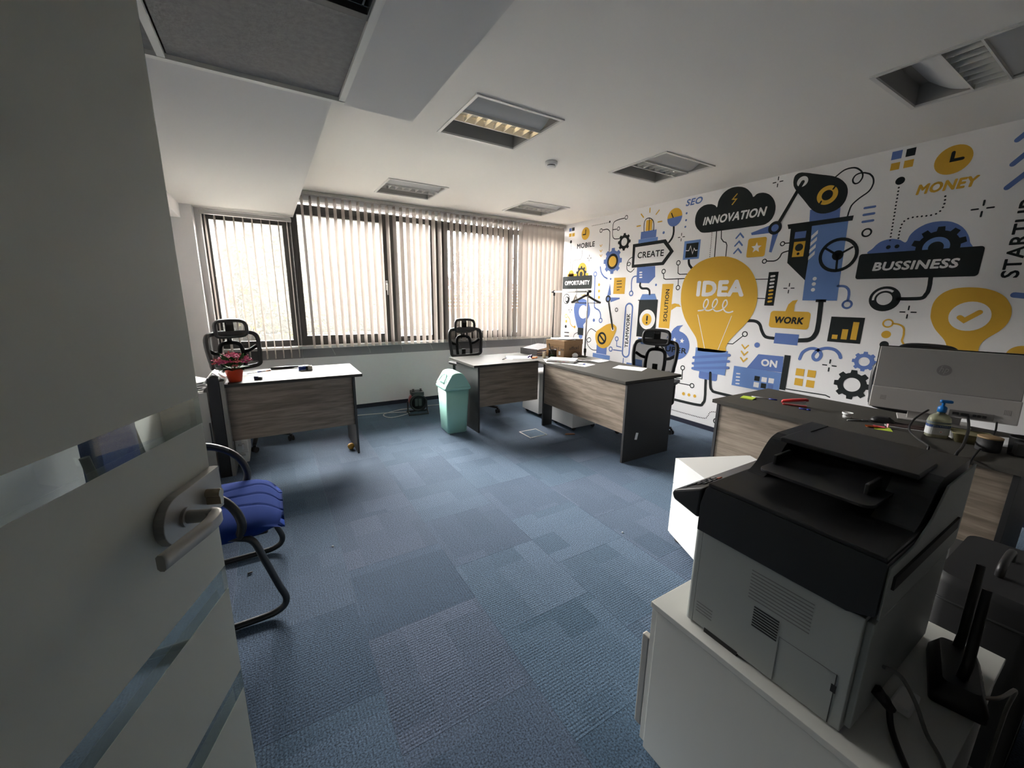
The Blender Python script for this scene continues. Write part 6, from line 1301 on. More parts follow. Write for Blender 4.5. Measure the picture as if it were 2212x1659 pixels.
# rear and side details
yzx([(yb - .0125, .33), (yb - .0125, .345), (yb - .016, .345), (yb - .016, .33)], x0 + .06, x1 - .06).build('rear_slot', black_soft, r)
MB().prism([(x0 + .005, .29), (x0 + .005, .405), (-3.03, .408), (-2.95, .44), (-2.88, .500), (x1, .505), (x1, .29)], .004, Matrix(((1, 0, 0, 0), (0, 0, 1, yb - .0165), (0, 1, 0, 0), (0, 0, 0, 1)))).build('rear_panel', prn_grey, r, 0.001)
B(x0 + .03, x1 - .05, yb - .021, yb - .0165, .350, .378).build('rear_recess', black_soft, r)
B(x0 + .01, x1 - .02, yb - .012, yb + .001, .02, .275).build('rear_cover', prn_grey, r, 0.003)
for k in range(8): B(x0 - .0012, x0, yf - .228, yf - .172, .112 + k * .0072, .1155 + k * .0072).build('vent_slot', black_soft, r)
for k in range(4): B(x0 - .0008, x0, yf - .075, yf - .03, .045 + k * .009, .048 + k * .009).build('vent_slot', mat('vent_shadow_grey', (0.18, 0.19, 0.185), 0.6), r)
for k in range(9): B(x0 - .0008, x0, yf - .285, yf - .155, .180 + k * .009, .1825 + k * .009).build('vent_slot', MATS['vent_shadow_grey'], r)
B(x0 - .0008, x0, yf - .3445, yf - .343, .008, .13).build('panel_seam', black_soft, r); B(x0 - .0008, x0, yf - .343, yf - .232, .1285, .130).build('panel_seam', MATS['vent_shadow_grey'], r); B(x0 - .0008, x0, yf - .2335, yf - .232, .008, .1285).build('panel_seam', MATS['vent_shadow_grey'], r)
B(x0 - .0012, x0, yf - .347, yf - .338, .085, .103).build('panel_latch', black_soft, r); B(x0 - .002, x0 + .02, yf - .15, yf - .06, .0, .012).build('hand_recess', black_soft, r)
cab_d = mat('grey_cable', (0.16, 0.16, 0.15), 0.55)
tag(MB().tube(sm([(-3.06, -5.077, .60), (-3.04, -5.09, .58), (-3.07, -5.11, .545), (-3.14, -5.155, .54), (-3.19, -5.20, .54), (-3.22, -5.215, .45), (-3.22, -5.22, .1)], 6), .006, 8).tube([(-3.06, -5.071, .605), (-3.05, -5.10, .572)], [.013, .009], 8).build('printer_power_cable', black_pl), 'black power cable hanging off the back of the printer', 'cable')
tag(MB().tube(sm([(-3.08, -5.078, .68), (-3.05, -5.10, .66), (-3.02, -5.125, .60), (-3.02, -5.15, .548), (-3.08, -5.19, .545), (-3.16, -5.215, .50), (-3.18, -5.22, .1)], 6), .004, 8).build('printer_data_cable', cab_d), 'thin grey data cable leaving the printer back', 'cable')
tag(B(-3.0, -2.93, -5.12, -5.085, .536, .556).build('plug_adapter', white_pl, None, 0.004), 'small white plug adapter behind the printer', 'adapter')
# router behind the printer
r = thing('wifi_router', 'black wireless router with two upright antennas behind the printer', 'router', (-2.79, -5.145, .536), math.radians(14))
MB().loft([rr3(.10, .045, .012, 0), rr3(.10, .045, .012, .02), rr3(.085, .030, .012, .055)]).build('body', black_pl, r)
for x in (-.05, .07): MB().tube([(x, 0, .04), (x + .004, -.004, .09), (x + .03, -.004, .27)], [.010, .010, .008], 10, sx=.6).build('antenna', black_pl, r)
for k in range(3): B(.02 + k * .02, .03 + k * .02, -.046, -.044, .008, .018).build('socket', mat('dark_socket', (0.04, 0.04, 0.04), 0.4), r)
tag(MB().tube(sm([(-2.84, -5.175, .56), (-2.80, -5.21, .565), (-2.68, -5.225, .53), (-2.62, -5.22, .42), (-2.66, -5.222, .25), (-2.75, -5.23, .05)], 6), .004, 8).build('network_cable', mat('pale_network_cable', (0.30, 0.27, 0.24), 0.5)), 'pale network cable curling off the router down past the cabinet', 'cable')
# black suitcase past the cabinet
r = thing('suitcase', 'black upright suitcase with paper tags beyond the low cabinet', 'suitcase', (-2.28, -5.13, 0), 0)
MB().loft([[(p[0], p[1], z) for p in rrect(-.20 * k, .20 * k, -.11 * k, .11 * k, .04, 4)] for z, k in ((.03, .95), (.05, 1), (.62, 1), (.645, .94))]).build('shell', black_soft, r)
for x in (-.16, .16):
    for y in (-.08, .08): MB().tube([(x - .012, y, .016), (x + .012, y, .016)], .016, 10).build('wheel', black_pl, r)
MB().tube(sm([(-.07, 0, .64), (-.07, 0, .675), (0, 0, .685), (.07, 0, .675), (.07, 0, .64)], 5), .010, 8).build('carry_handle', black_pl, r)
for z in (.10, .57): MB().tube([(p[0] * 1.005, p[1] * 1.005, z) for p in rrect(-.20, .20, -.11, .11, .04, 4)], .004, 6, True).build('zip', mat('dark_zip', (0.03, 0.03, 0.03), 0.4), r)
for k, (x, z, m_) in enumerate(((-.12, .40, paper), (.05, .47, mat('yellow_label', (0.65, 0.42, 0.02), 0.6)), (-.15, .52, paper))): B(x - .025, x + .025, -.112, -.1105, z - .012, z + .012).build('label_tag', m_, r)
# dark box behind it
r = thing('document_case', 'dark grey document case leaning on the computer desk', 'case', (-1.72, -4.98, 0), math.radians(8))
B(-.16, .16, -.05, .05, 0, .40).build('body', mat('charcoal_plastic', (0.035, 0.036, 0.036), 0.45), r, 0.012)
B(-.165, .165, -.053, .053, .36, .37).build('lid_seam', black_pl, r, 0.002); MB().tube(sm([(-.05, 0, .40), (-.045, 0, .425), (.045, 0, .425), (.05, 0, .40)], 5), .007, 8).build('carry_handle', black_pl, r)

# ------------------------------------------------------------------ computer on the desk
ang = math.atan2(-0.56, 0.17)                        # along its width, from near the mural bulb toward the camera side
r = thing('desktop_computer', 'silver all in one computer seen from behind with round logo', 'computer', (-0.95, -4.36, ZT), ang)
silver = mat('silver_plastic', (0.40, 0.385, 0.37), 0.45, 0.1); silver2 = mat('silver_plastic_light', (0.50, 0.48, 0.465), 0.42, 0.1)
Wd = .585
# local x = width, local -y... back faces local +y after the turn below
sg = -1
T0 = Matrix.Rotation(0.0, 4, 'X')
def slab(xa, xb, za, zb, lean_a, lean_b, t0, t1, name, m_, bev=.004):
    vs = []
    for x in (xa, xb):
        vs += [(x, sg * (t0 + 0) + lean_a, za), (x, sg * t1 + lean_a, za), (x, sg * t0 + lean_b, zb), (x, sg * t1 + lean_b, zb)]
    return MB().add(vs, [(0, 1, 3, 2), (4, 6, 7, 5), (0, 4, 5, 1), (2, 3, 7, 6), (0, 2, 6, 4), (1, 5, 7, 3)]).build(name, m_, r, bev)
slab(0, Wd, .065, .19, 0.0, .018, 0, .045, 'lower_housing', silver2)
slab(.002, Wd - .002, .19, .425, .024, .070, 0, .036, 'upper_housing', silver)
slab(-.002, Wd + .002, .055, .428, .032, .105, 0.0, -.010, 'screen', mat('black_screen', (0.01, 0.01, 0.012), 0.15), .002)
slab(.18, .40, .0, .12, .06, .045, 0.0, .012, 'stand_neck', silver2)
MB().box(.14, .44, .0, .16, 0, .008).build('stand_foot', silver2, r, 0.003)
def on_back(px, pz): return (px, sg * .0365 + .024 + .046 * (pz - .19) / .235, pz)
c = on_back(.285, .315); n = 30
lg = MB().add([c] + [(c[0] + .030 * math.cos(2 * PI * k / n), on_back(0, c[2] + .030 * math.sin(2 * PI * k / n))[1] - .0004, c[2] + .030 * math.sin(2 * PI * k / n)) for k in range(n)], [(0, 1 + k, 1 + (k + 1) % n) for k in range(n)]).build('logo_disc', mat('logo_grey', (0.26, 0.25, 0.245), 0.5), r)
tv, tf = text2d('hp', 0.3, 0.0)
MB().add([(c[0] - .020 + .038 * a, on_back(0, c[2] - .022 + .044 * b)[1] - .0009, c[2] - .022 + .044 * b) for a, b in tv], tf).build('logo_letters', silver, lg)
def on_low(px, pz): return (px, sg * .0455 + .018 * (pz - .065) / .125, pz)
for px in (.045, .53):
    vs = []; fs = []
    for i in range(5):
        for j in range(5):
            q = on_low(px + i * .0055, .115 + j * .0055); o = len(vs); vs += [(q[0], q[1] - .0005, q[2]), (q[0] + .003, q[1] - .0005, q[2]), (q[0] + .003, q[1] - .0005, q[2] + .003), (q[0], q[1] - .0005, q[2] + .003)]; fs.append((o, o + 1, o + 2, o + 3))
    MB().add(vs, fs).build('speaker_grille', mat('grille_brown', (0.17, 0.15, 0.145), 0.6), r)
q = on_low(.35, .085)
B(.335, .50, q[1] - .003, q[1] + .004, .072, .108).build('port_recess', mat('port_grey', (0.20, 0.19, 0.185), 0.5), r, 0.001)
for k, (px, wv) in enumerate(((.36, .026), (.395, .03), (.43, .012), (.447, .012), (.466, .014))): B(px - wv / 2, px + wv / 2, q[1] - .012, q[1] - .002, .083, .097).build('port_plug', black_pl, r, 0.002)
# cables over the desk edge
tag(MB().tube(sm([(-0.93, -4.62, .83), (-1.05, -4.60, .79), (-1.20, -4.62, .76), (-1.32, -4.68, .75), (-1.42, -4.74, .75), (-1.475, -4.76, .74), (-1.50, -4.745, .60), (-1.49, -4.74, .2), (-1.48, -4.74, .02)], 6), .005, 8).build('computer_cable', black_pl), 'black cable running past the hand gel over the desk edge', 'cable')
tag(MB().tube(sm([(-0.86, -4.76, .825), (-0.98, -4.79, .80), (-1.15, -4.82, .79), (-1.35, -4.845, .765), (-1.475, -4.85, .74), (-1.50, -4.845, .60), (-1.49, -4.84, .2), (-1.48, -4.84, .02)], 6), .006, 8).build('computer_cable', black_pl), 'thick black cable beside the clear dish over the desk edge', 'cable')
tag(MB().tube(sm([(-0.82, -4.86, .82), (-0.95, -4.88, .77), (-1.2, -4.885, .75), (-1.475, -4.90, .74), (-1.50, -4.89, .60), (-1.48, -4.89, .02)], 6), .004, 8).build('computer_cable', black_pl), 'thin black cable nearest the wooden lidded jar', 'cable')

def sheet(name, label, cat, cx, cy, z, w_, h_, a, m_=paper, group=None, curl=0.0, t=.0006):
    o = MB(); n = 6
    vs = []
    for k in range(n + 1):
        for j in range(n + 1): vs.append((-w_ / 2 + w_ * k / n, -h_ / 2 + h_ * j / n, curl * ((k / n - .5) ** 2 * 4) * (.3 + j / n)))
    up_ = [(x, y, zz + t) for x, y, zz in vs]; N = len(vs); W1 = n + 1
    fs = [(k * W1 + j, k * W1 + j + 1, (k + 1) * W1 + j + 1, (k + 1) * W1 + j) for k in range(n) for j in range(n)]
    rim = [j for j in range(W1)] + [k * W1 + n for k in range(1, W1)] + [n * W1 + j for j in range(n - 1, -1, -1)] + [k * W1 for k in range(n - 1, 0, -1)]
    o.add(vs + up_, fs + [tuple(N + i for i in f) for f in fs] + [(rim[i], rim[(i + 1) % len(rim)], N + rim[(i + 1) % len(rim)], N + rim[i]) for i in range(len(rim))])
    ob = o.build(name, m_, None, 0, 2, (cx, cy, z), (0, 0, a))
    return tag(ob, label, cat, group)
def pen(label, a, b, z, body, tip, r_=.004):
    a, b = Vector((*a, z + r_)), Vector((*b, z + r_)); d = (b - a); q = thing('pen', label, 'pen', tuple(a), math.atan2(d.y, d.x), 'ballpoint pens'); L_ = d.length
    MB().tube([(0, 0, 0), (L_ * .68, 0, 0)], r_ * .9, 8).build('barrel', body, q); MB().tube([(L_ * .68, 0, 0), (L_, 0, 0)], r_, 8).build('cap', tip, q)
    MB().box(L_ * .72, L_ * .98, -.0015, .0015, r_ * .9, r_ * 1.3).build('clip', tip, q)
blue_pl = mat('blue_plastic', (0.02, 0.04, 0.30), 0.35); clear_pl = mat('pale_clear_plastic', (0.55, 0.56, 0.58), 0.2)
lime = mat('lime_note_paper', (0.55, 0.72, 0.05), 0.7); pinkn = mat('pink_note_paper', (0.75, 0.10, 0.16), 0.7); orng = mat('orange_note_paper', (0.80, 0.20, 0.05), 0.7)
# desk with computer: small things
r = thing('sticky_notes', 'lime green sticky note pad at the far end of the computer desk', 'notes', (-1.205, -3.765, ZT), .2)
for k in range(3): B(-.04, .04, -.04, .04, .0022 * k, .0022 * k + .0018).build('note_sheet', lime, r, rot=(0, 0, .03 * k))
pen('blue capped clear pen beside the lime sticky notes', (-1.14, -3.755), (-1.09, -3.905), ZT, clear_pl, blue_pl)
r = thing('stapler', 'red stapler on the computer desk', 'stapler', (-1.165, -3.975, ZT), math.radians(-62))
redp = mat('red_plastic', (0.50, 0.02, 0.02), 0.35)
MB().box(0, .135, -.015, .015, 0, .008).build('base', redp, r, 0.003)
MB().box(0, .13, -.012, .012, .012, .020, Tr(0, 0, 0, 0, 0, -.13)).build('magazine', steel, r, 0.001)
MB().loft([[(x, p[0] * k, p[1] * k + zc_) for p in rrect(-.015, .015, -.009, .009, .006, 3)] for x, zc_, k in ((-.008, .018, .8), (0, .024, 1), (.05, .036, 1), (.12, .048, 1), (.138, .047, .8))]).build('arm', redp, r)
pen('short blue pen beside the red stapler', (-1.20, -4.09), (-1.185, -4.15), ZT, blue_pl, blue_pl, .005)
r = thing('plastic_cap', 'small white plastic cap on the computer desk', 'cap', (-1.165, -4.335, ZT))
MB().lathe([(0, 0), (.022, 0), (.022, .022), (.027, .024), (.027, .034), (.024, .034), (.022, .027), (0, .027)], 24).build('shell', white_pl, r); MB().lathe([(.0225, .008), (.0235, .009), (.0235, .012), (.0225, .013)], 24).build('ridge', white_pl, r)
pen('grey pen lying against the black mouse', (-1.235, -4.36), (-1.135, -4.425), ZT, mat('grey_plastic', (0.3, 0.3, 0.3), 0.4), mat('grey_plastic', (0.3, 0.3, 0.3), 0.4))
r = thing('computer_mouse', 'black computer mouse on the desk', 'mouse', (-1.085, -4.475, ZT), math.radians(-70))
MB().loft([[(p[0] * k, p[1] * k, z) for p in rrect(-.055, .055, -.031, .031, .028, 5)] for z, k in ((0, .96), (.008, 1), (.02, .9), (.030, .62), (.033, .3))]).build('shell', black_pl, r); MB().tube([(.028, -.003, .0275), (.028, .003, .0275)], .007, 10).build('scroll_wheel', black_soft, r)
MB().tube(sm([(.055, 0, .01), (.10, .01, .006), (.16, -.02, .006), (.20, .06, .02), (.26, .04, .05)], 6), .002, 6).build('cord', black_pl, r)
sheet('sticky_note', 'lime sticky note lying under the orange and pink ones', 'note', -1.245, -4.525, ZT, .075, .075, .4, lime, 'loose sticky notes')
sheet('sticky_note', 'orange curled sticky note on the lime one', 'note', -1.255, -4.490, ZT + .001, .03, .076, .9, orng, 'loose sticky notes', .006)
sheet('sticky_note', 'pink sticky flag pad beside the mouse', 'note', -1.225, -4.505, ZT + .002, .03, .05, .5, pinkn, 'loose sticky notes', .003)
tag(B(-.010, .010, -.003, .003, 0, .02).build('eraser', mat('pale_pink_rubber', (0.6, 0.32, 0.38), 0.7), None, 0.001, 2, (-1.205, -4.535, ZT + .004), (0, 0, .5)), 'tiny pale pink block on the sticky notes', 'eraser')
tag(MB().prism(rrect(-.05, .05, -.11, .11, .004, 2), .006).build('picture_card', mat('dark_photo_print', (0.06, 0.035, 0.03), 0.4, noise=(60, .6)), None, 0, 2, (-1.06, -4.60, ZT), (0, 0, .35)), 'dark printed card with pale border by the hand gel', 'card')
sheet('card_border', 'pale sheet edge under the dark printed card', 'paper', -1.06, -4.60, ZT - .0002, .118, .238, .35)
# hand gel
r = thing('hand_gel_bottle', 'clear hand gel bottle with blue pump cap', 'bottle', (-1.165, -4.716, ZT), math.radians(-55))
gel = thin_mat('clear_gel_plastic', (0.85, 0.85, 0.62), trans=0.62, translucent=0.4, gloss=1.0, rough=0.08)
gp = [(0, .98), (.004, 1.0), (.09, 1.0), (.108, .9), (.122, .62), (.128, .36), (.138, .34)]
MB().loft([[(p[0] * k, p[1] * k, z) for p in rrect(-.045, .045, -.027, .027, .022, 5)] for z, k in gp]).build('body', gel, r)
gb = MATS.get('blue_pump') or mat('blue_pump', (0.01, 0.16, 0.50), 0.35)
pm = MB().lathe([(0, .136), (.018, .136), (.018, .160), (.012, .166), (.006, .168), (.006, .186), (0, .186)], 20).build('pump_collar', gb, r)
MB().loft([[(p[0] + .006, p[1], z) for p in rrect(-.022 * k, .030 * k, -.009 * k, .009 * k, .008 * k, 4)] for z, k in ((.184, .9), (.188, 1), (.196, .95), (.199, .7))]).build('pump_head', gb, r)
lb = [(p[0] * 1.015, p[1] * 1.02) for p in rrect(-.045, .045, -.027, .027, .022, 5)]
def label_band(za, zb, m_, nm):
    n = len(lb); return MB().add([(p[0], p[1], za) for p in lb] + [(p[0], p[1], zb) for p in lb], [(i, (i + 1) % n, n + (i + 1) % n, n + i) for i in range(n)]).build(nm, m_, r)
label_band(.018, .056, mat('label_white', (0.55, 0.56, 0.56), 0.6), 'label'); label_band(.0562, .070, mat('label_navy', (0.02, 0.05, 0.16), 0.5), 'label_stripe'); label_band(.076, .086, mat('label_grey', (0.16, 0.19, 0.20), 0.5), 'label_stripe')
tv, tf = text2d('JECTION', 0, .03)
MB().add([(-.034 + .066 * a, -.0281, .0585 + .009 * b) for a, b in tv], tf).build('label_lettering', mat('label_pale_ink', (0.35, 0.42, 0.5), 0.5), r)
MB().add([(.0065 * math.cos(t) + .004, -.0280, .034 + .0065 * math.sin(t)) for t in [2 * PI * k / 16 for k in range(16)]], [tuple(range(16))]).build('label_badge', paper, r)
MB().add([(.004 + a, -.0282, .034 + b) for a, b in ((-.0035, -.001), (.0035, -.001), (.0035, .001), (-.0035, .001))] + [(.004 + a, -.0282, .034 + b) for a, b in ((-.001, .001), (.001, .001), (.001, .0035), (-.001, .0035))] + [(.004 + a, -.0282, .034 + b) for a, b in ((-.001, -.0035), (.001, -.0035), (.001, -.001), (-.001, -.001))], [(0, 1, 2, 3), (4, 5, 6, 7), (8, 9, 10, 11)]).build('label_cross', redp, r)
r = thing('clear_dish', 'clear yellowish plastic dish between the hand gel and the jar', 'dish', (-1.13, -4.832, ZT), .3)
cl = thin_mat('clear_yellowish_plastic', (0.62, 0.56, 0.30), trans=0.55, translucent=0.4, gloss=1.0, rough=0.08)
MB().loft([rr3(.045, .06, .02, 0), rr3(.055, .07, .02, .045), rr3(.058, .073, .02, .047), rr3(.053, .068, .02, .045), rr3(.043, .058, .02, .004)], caps=True).build('tub', cl, r)
MB().tube([(p[0], p[1], .047) for p in rrect(-.057, .057, -.072, .072, .02, 4)], .0025, 6, True).build('rim', cl, r)
sheet('paper_sheet', 'white paper lying under the computer near the dish', 'paper', -0.99, -4.86, ZT, .21, .297, .5)
r = thing('lidded_jar', 'black jar with a wooden lid on the computer desk', 'jar', (-1.225, -4.905, ZT))
MB().lathe([(0, 0), (.040, 0), (.042, .004), (.042, .062), (0, .062)], 28).build('body', black_soft, r); MB().lathe([(.041, .062), (.0425, .063), (.0425, .069), (.040, .070), (0, .070)], 28).build('lid', mat('light_bamboo', (0.30, 0.20, 0.10), 0.6, noise=(40, .2)), r)
r = thing('mesh_pen_cup', 'black mesh desk cup beside the wooden lidded jar', 'pen cup', (-1.19, -5.0, ZT))
wire_m = thin_mat('black_wire_mesh', (0.015, 0.015, 0.015), trans=0.35)
MB().lathe([(.040, 0), (.046, .085)], 24).build('mesh_wall', wire_m, r); MB().tube([(.046 * math.cos(2 * PI * k / 24), .046 * math.sin(2 * PI * k / 24), .086) for k in range(24)], .003, 6, True).build('rim', black_pl, r); MB().lathe([(0, 0), (.041, 0), (.041, .004), (0, .004)], 24).build('base', black_pl, r)
tag(B(-.022, .022, -.022, .022, .0045, .06).build('note_block', paper, None, 0.001, 2, (-1.19, -5.0, ZT), (0, 0, .4)), 'white note block inside the black mesh cup', 'notes')

# ------------------------------------------------------------------ first desk
r = thing('flower_pot', 'red pot of pink flowering kalanchoe at the desk corner', 'plant', (-4.385, -1.47, ZT))
MB().lathe([(0, 0), (.043, 0), (.045, .004), (.060, .088), (.064, .092), (.064, .106), (.059, .106), (.056, .094), (0, .092)], 30).build('pot', mat('red_orange_plastic', (0.55, 0.045, 0.012), 0.45), r)
leaf_m = mat('deep_green_leaf', (0.020, 0.060, 0.014), 0.7, noise=(30, .3), spec=0.15); stem_m = mat('green_stem', (0.05, 0.10, 0.03), 0.6)
rnd = random.Random(11)
for k in range(45):
    a = 2 * PI * k / 15 + rnd.uniform(-.15, .15); lv = k // 15; R0 = .028 + .010 * lv; Lf = rnd.uniform(.062, .095); el = (.25 + .5 * lv) + rnd.uniform(-.15, .15)
    hw = Lf * .33; vs = []; fs = []
    for i in range(6):
        t = i / 5; ww = hw * math.sin(PI * min(1, .12 + t * .88)) ** .7; xx = Lf * t; zz = -.018 * t * t
        vs += [(xx, -ww, zz + .006), (xx, 0, zz), (xx, ww, zz + .006)]
    for i in range(5): fs += [(i * 3, i * 3 + 3, i * 3 + 4, i * 3 + 1), (i * 3 + 1, i * 3 + 4, i * 3 + 5, i * 3 + 2)]
    T_ = Tr(R0 * math.cos(a), R0 * math.sin(a), .100 + .022 * lv, a) @ Matrix.Rotation(-el, 4, 'Y')
    MB().add(vs, fs, True, T_).build('leaf', leaf_m, r)
pk = [mat('magenta_petal', (0.34, 0.008, 0.09), 0.7), mat('pink_petal', (0.42, 0.025, 0.11), 0.7), mat('coral_petal', (0.42, 0.06, 0.06), 0.7)]
for k in range(19):
    a = rnd.uniform(0, 2 * PI) if k > 9 else 2 * PI * k / 10; R0 = (.088 if k < 10 else rnd.uniform(.0, .065)); z0_ = (.172 if k < 10 else .196) + rnd.uniform(-.016, .016)
    c = Vector((R0 * math.cos(a) * 1.05, R0 * math.sin(a), z0_))
    if k == 17: c = Vector((.012, -.085, .132))
    if k == 18: c = Vector((-.115, -.02, .150))
    n_f = 46 if k < 17 else 16
    cl_ = MB()
    for q in range(n_f):
        p = c + Vector((rnd.gauss(0, .019), rnd.gauss(0, .019), abs(rnd.gauss(0, .010)))) * (1 if k < 17 else .6); nrm = Vector((rnd.uniform(-.7, .7), rnd.uniform(-.9, .4), rnd.uniform(.2, 1))).normalized()
        u_ = nrm.orthogonal().normalized(); v_ = nrm.cross(u_); s_ = .0095; a0 = rnd.uniform(0, 1.5)
        vs = [p]
        for e in range(8): ang_ = a0 + PI / 4 * e; rr_ = s_ if e % 2 == 0 else s_ * .38; vs.append(p + u_ * rr_ * math.cos(ang_) + v_ * rr_ * math.sin(ang_) + nrm * .002 * (e % 2 == 0))
        cl_.add(vs, [(0, 1 + e, 1 + (e + 1) % 8) for e in range(8)])
    fc = cl_.build('flower_cluster', pk[k % 3] if k < 17 else pk[2], r)
    MB().tube([(c.x * .25, c.y * .25, .10), (c.x * .7, c.y * .7, .10 + (c.z - .10) * .6), tuple(c)], .0016, 5).build('flower_stem', stem_m, fc)
r = thing('self_inking_stamp', 'blue self inking stamp with metal frame on the desk top', 'stamp', (-3.875, -1.165, ZT), math.radians(3))
MB().tube([(-.045, 0, .022), (.012, 0, .022)], .022, 14, sx=.95).build('grip', mat('royal_blue_plastic', (0.01, 0.04, 0.26), 0.35), r); B(.012, .03, -.02, .02, .004, .042).build('collar', black_pl, r, 0.003)
m = MB().box(.03, .065, -.022, -.019, .002, .040).box(.03, .065, .019, .022, .002, .040).box(.063, .066, -.022, .022, .002, .040); m.build('frame', steel, r)
r = thing('self_inking_stamp', 'small dark navy stamp lying beside the flower pot', 'stamp', (-4.235, -1.46, ZT), math.radians(-20))
B(-.025, .005, -.014, .014, 0, .030).build('grip', mat('navy_plastic', (0.01, 0.012, 0.05), 0.35), r, 0.006); MB().box(.005, .03, -.012, -.009, 0, .022).box(.005, .03, .009, .012, 0, .022).box(.028, .031, -.012, .012, 0, .022).build('frame', black_pl, r)
tag(MB().loft([[(x, p[0], p[1] + .012) for p in rrect(-.012 * k, .012 * k, -.010 * k, .010 * k, .004, 3)] for x, k in ((-.15, 1), (.02, 1.0), (.06, .7), (.16, .9), (.165, .7))]).build('paper_knife', black_pl, None, 0, 2, (-3.99, -0.99, ZT), (0, 0, .06)), 'long black bar shaped tool at the back of the flower desk', 'tool')
pen('white and blue pen beside the flower pot', (-4.32, -1.16), (-4.21, -1.08), ZT, white_pl, blue_pl)
pen('black pen with orange end beside the flower pot', (-4.26, -1.10), (-4.14, -1.06), ZT, black_pl, mat('orange_plastic', (0.55, 0.12, 0.04), 0.4))
sheet('paper_sheet', 'white paper lying behind the flower pot', 'paper', -4.36, -1.10, ZT, .16, .24, 1.35)
for k in range(4): sheet('catalogue', 'white catalogue spread open on the grey cabinet, ' + ['lowest of the four', 'second from below', 'third from below', 'topmost of the four'][k], 'catalogue', -4.70 + .008 * k, -1.42 + .02 * k, .702 + .016 * k, .16, .26, .3 + .12 * k, paper, 'catalogues on the grey cabinet', .010, .006)
r = thing('open_binder', 'white ring binder propped open like a tent on the black panel', 'binder', (-4.515, -1.50, .80), 0)
MB().box(0, .006, -.09, .09, -.10, .0, Tr(0, 0, .04, 0, 0, .70)).build('cover', white_pl, r); MB().box(-.006, 0, -.09, .09, -.09, .0, Tr(0, 0, .04, 0, 0, -.95)).build('cover', white_pl, r)
tag(MB().lathe([(.0, 0), (.022, 0), (.022, .015), (.012, .028), (0, .03)], 18).build('round_stamp', mat('dark_red_plastic', (0.20, 0.015, 0.03), 0.4), None, 0, 2, (-4.425, -1.15, ZT)), 'dark red round stamp behind the flower pot', 'stamp')

# ------------------------------------------------------------------ desk wing and main desk items
r = thing('archive_box', 'brown cardboard archive box with papers on its lid', 'box', (-1.186, -1.617, ZT), math.atan2(.086, .358))
# local x along the long printed side, local y away from the carpet; corner at the origin
B(0.004, .364, 0.004, .276, 0, .165).build('carton', card, r, 0.002)
B(0, .368, 0, .280, .142, .203).build('lid', card, r, 0.003)
tv, tf = text2d('office1', 0, .025)
MB().add([(.10 + .19 * a, .0035, .085 + .042 * b) for a, b in tv], tf).build('printed_name', card_d, r)
MB().add([(.0035, .235 - .15 * a, .085 + .042 * b) for a, b in tv], tf).build('printed_name', card_d, r)
for k in range(3): MB().add([(.0034, .055 - .017 * k, .085), (.0034, .043 - .017 * k, .085), (.0034, .043 - .017 * k, .108), (.0034, .055 - .017 * k, .108)], [(0, 1, 2, 3)]).build('printed_symbol', card_d, r)
MB().add([(.0034, .085, .03), (.0034, .058, .03), (.0034, .058, .075), (.0034, .085, .075)], [(0, 1, 2, 3)]).build('barcode_label', paper, r)
for k in range(2): MB().add([(.26 + .04 * k, .0034, .03), (.278 + .04 * k, .0034, .03), (.278 + .04 * k, .0034, .043), (.26 + .04 * k, .0034, .043)], [(0, 1, 2, 3)]).build('printed_symbol', card_d, r)
for k in range(3): sheet('loose_papers', ['lowest white paper on the cardboard box lid', 'middle white paper on the cardboard box lid', 'top white paper on the cardboard box lid'][k], 'paper', -1.06 + .02 * k, -1.43 - .01 * k, ZT + .2036 + .0045 * k, .21, .297, .9 + .5 * k, paper, 'papers on the cardboard box', .004)
r = thing('ring_binder', 'thick dark binder full of papers lying beside the cardboard box', 'binder', (-1.23, -1.13, ZT), math.radians(14))
bd = mat('grey_marbled_board', (0.10, 0.095, 0.10), 0.6, noise=(60, .4))
B(-.16, .16, -.14, .14, 0, .004).build('lower_cover', bd, r); B(-.164, -.16, -.14, .14, 0, .075).build('spine', bd, r)
MB().box(-.16, .17, -.14, .14, 0, .004, Tr(0, 0, .082, 0, 0, -.12)).build('upper_cover', bd, r)
for k in range(7): B(-.15, .12 + .01 * (k % 3), -.13, .13, .006 + .0095 * k, .0125 + .0095 * k).build('paper_block', [paper, blue_pl, mat('pale_blue_sleeve', (0.35, 0.42, 0.6), 0.4)][k % 3], r, rot=(0, 0, .02 * (k % 3 - 1)))
r = thing('pen_cup', 'black mesh pen cup with a long black pen before the cardboard box', 'pen cup', (-1.30, -1.545, ZT), .2)
m = MB(); q = .034
for sx, sy, ex, ey in ((-q, -q, q, -q), (q, -q, q, q), (q, q, -q, q), (-q, q, -q, -q)): m.add([(sx, sy, 0), (ex, ey, 0), (ex, ey, .098), (sx, sy, .098)], [(0, 1, 2, 3)])
m.build('mesh_wall', wire_m, r); MB().tube([(-q, -q, .098), (q, -q, .098), (q, q, .098), (-q, q, .098)], .003, 6, True).build('rim', black_pl, r); B(-q, q, -q, q, 0, .004).build('base', black_pl, r)
MB().tube([(.02, .015, .005), (-.035, -.0, .10)], .0025, 8).build('rod', steel, r); pb = MB().tube([(-.035, 0, .10), (-.075, -.012, .17), (-.082, -.014, .18)], [.0045, .006, .004], 8).build('handle', black_pl, r)
B(-.026, .004, -.024, .02, .005, .045).build('green_contents', mat('dull_green', (0.05, 0.18, 0.04), 0.6), r, 0.004)
tag(B(-.025, .025, -.004, .004, 0, .075).build('wood_block', mat('cream_block', (0.62, 0.52, 0.40), 0.6), None, 0.001, 2, (-1.395, -1.51, ZT), (0, 0, .3)), 'cream upright card beside the mesh pen cup', 'card')
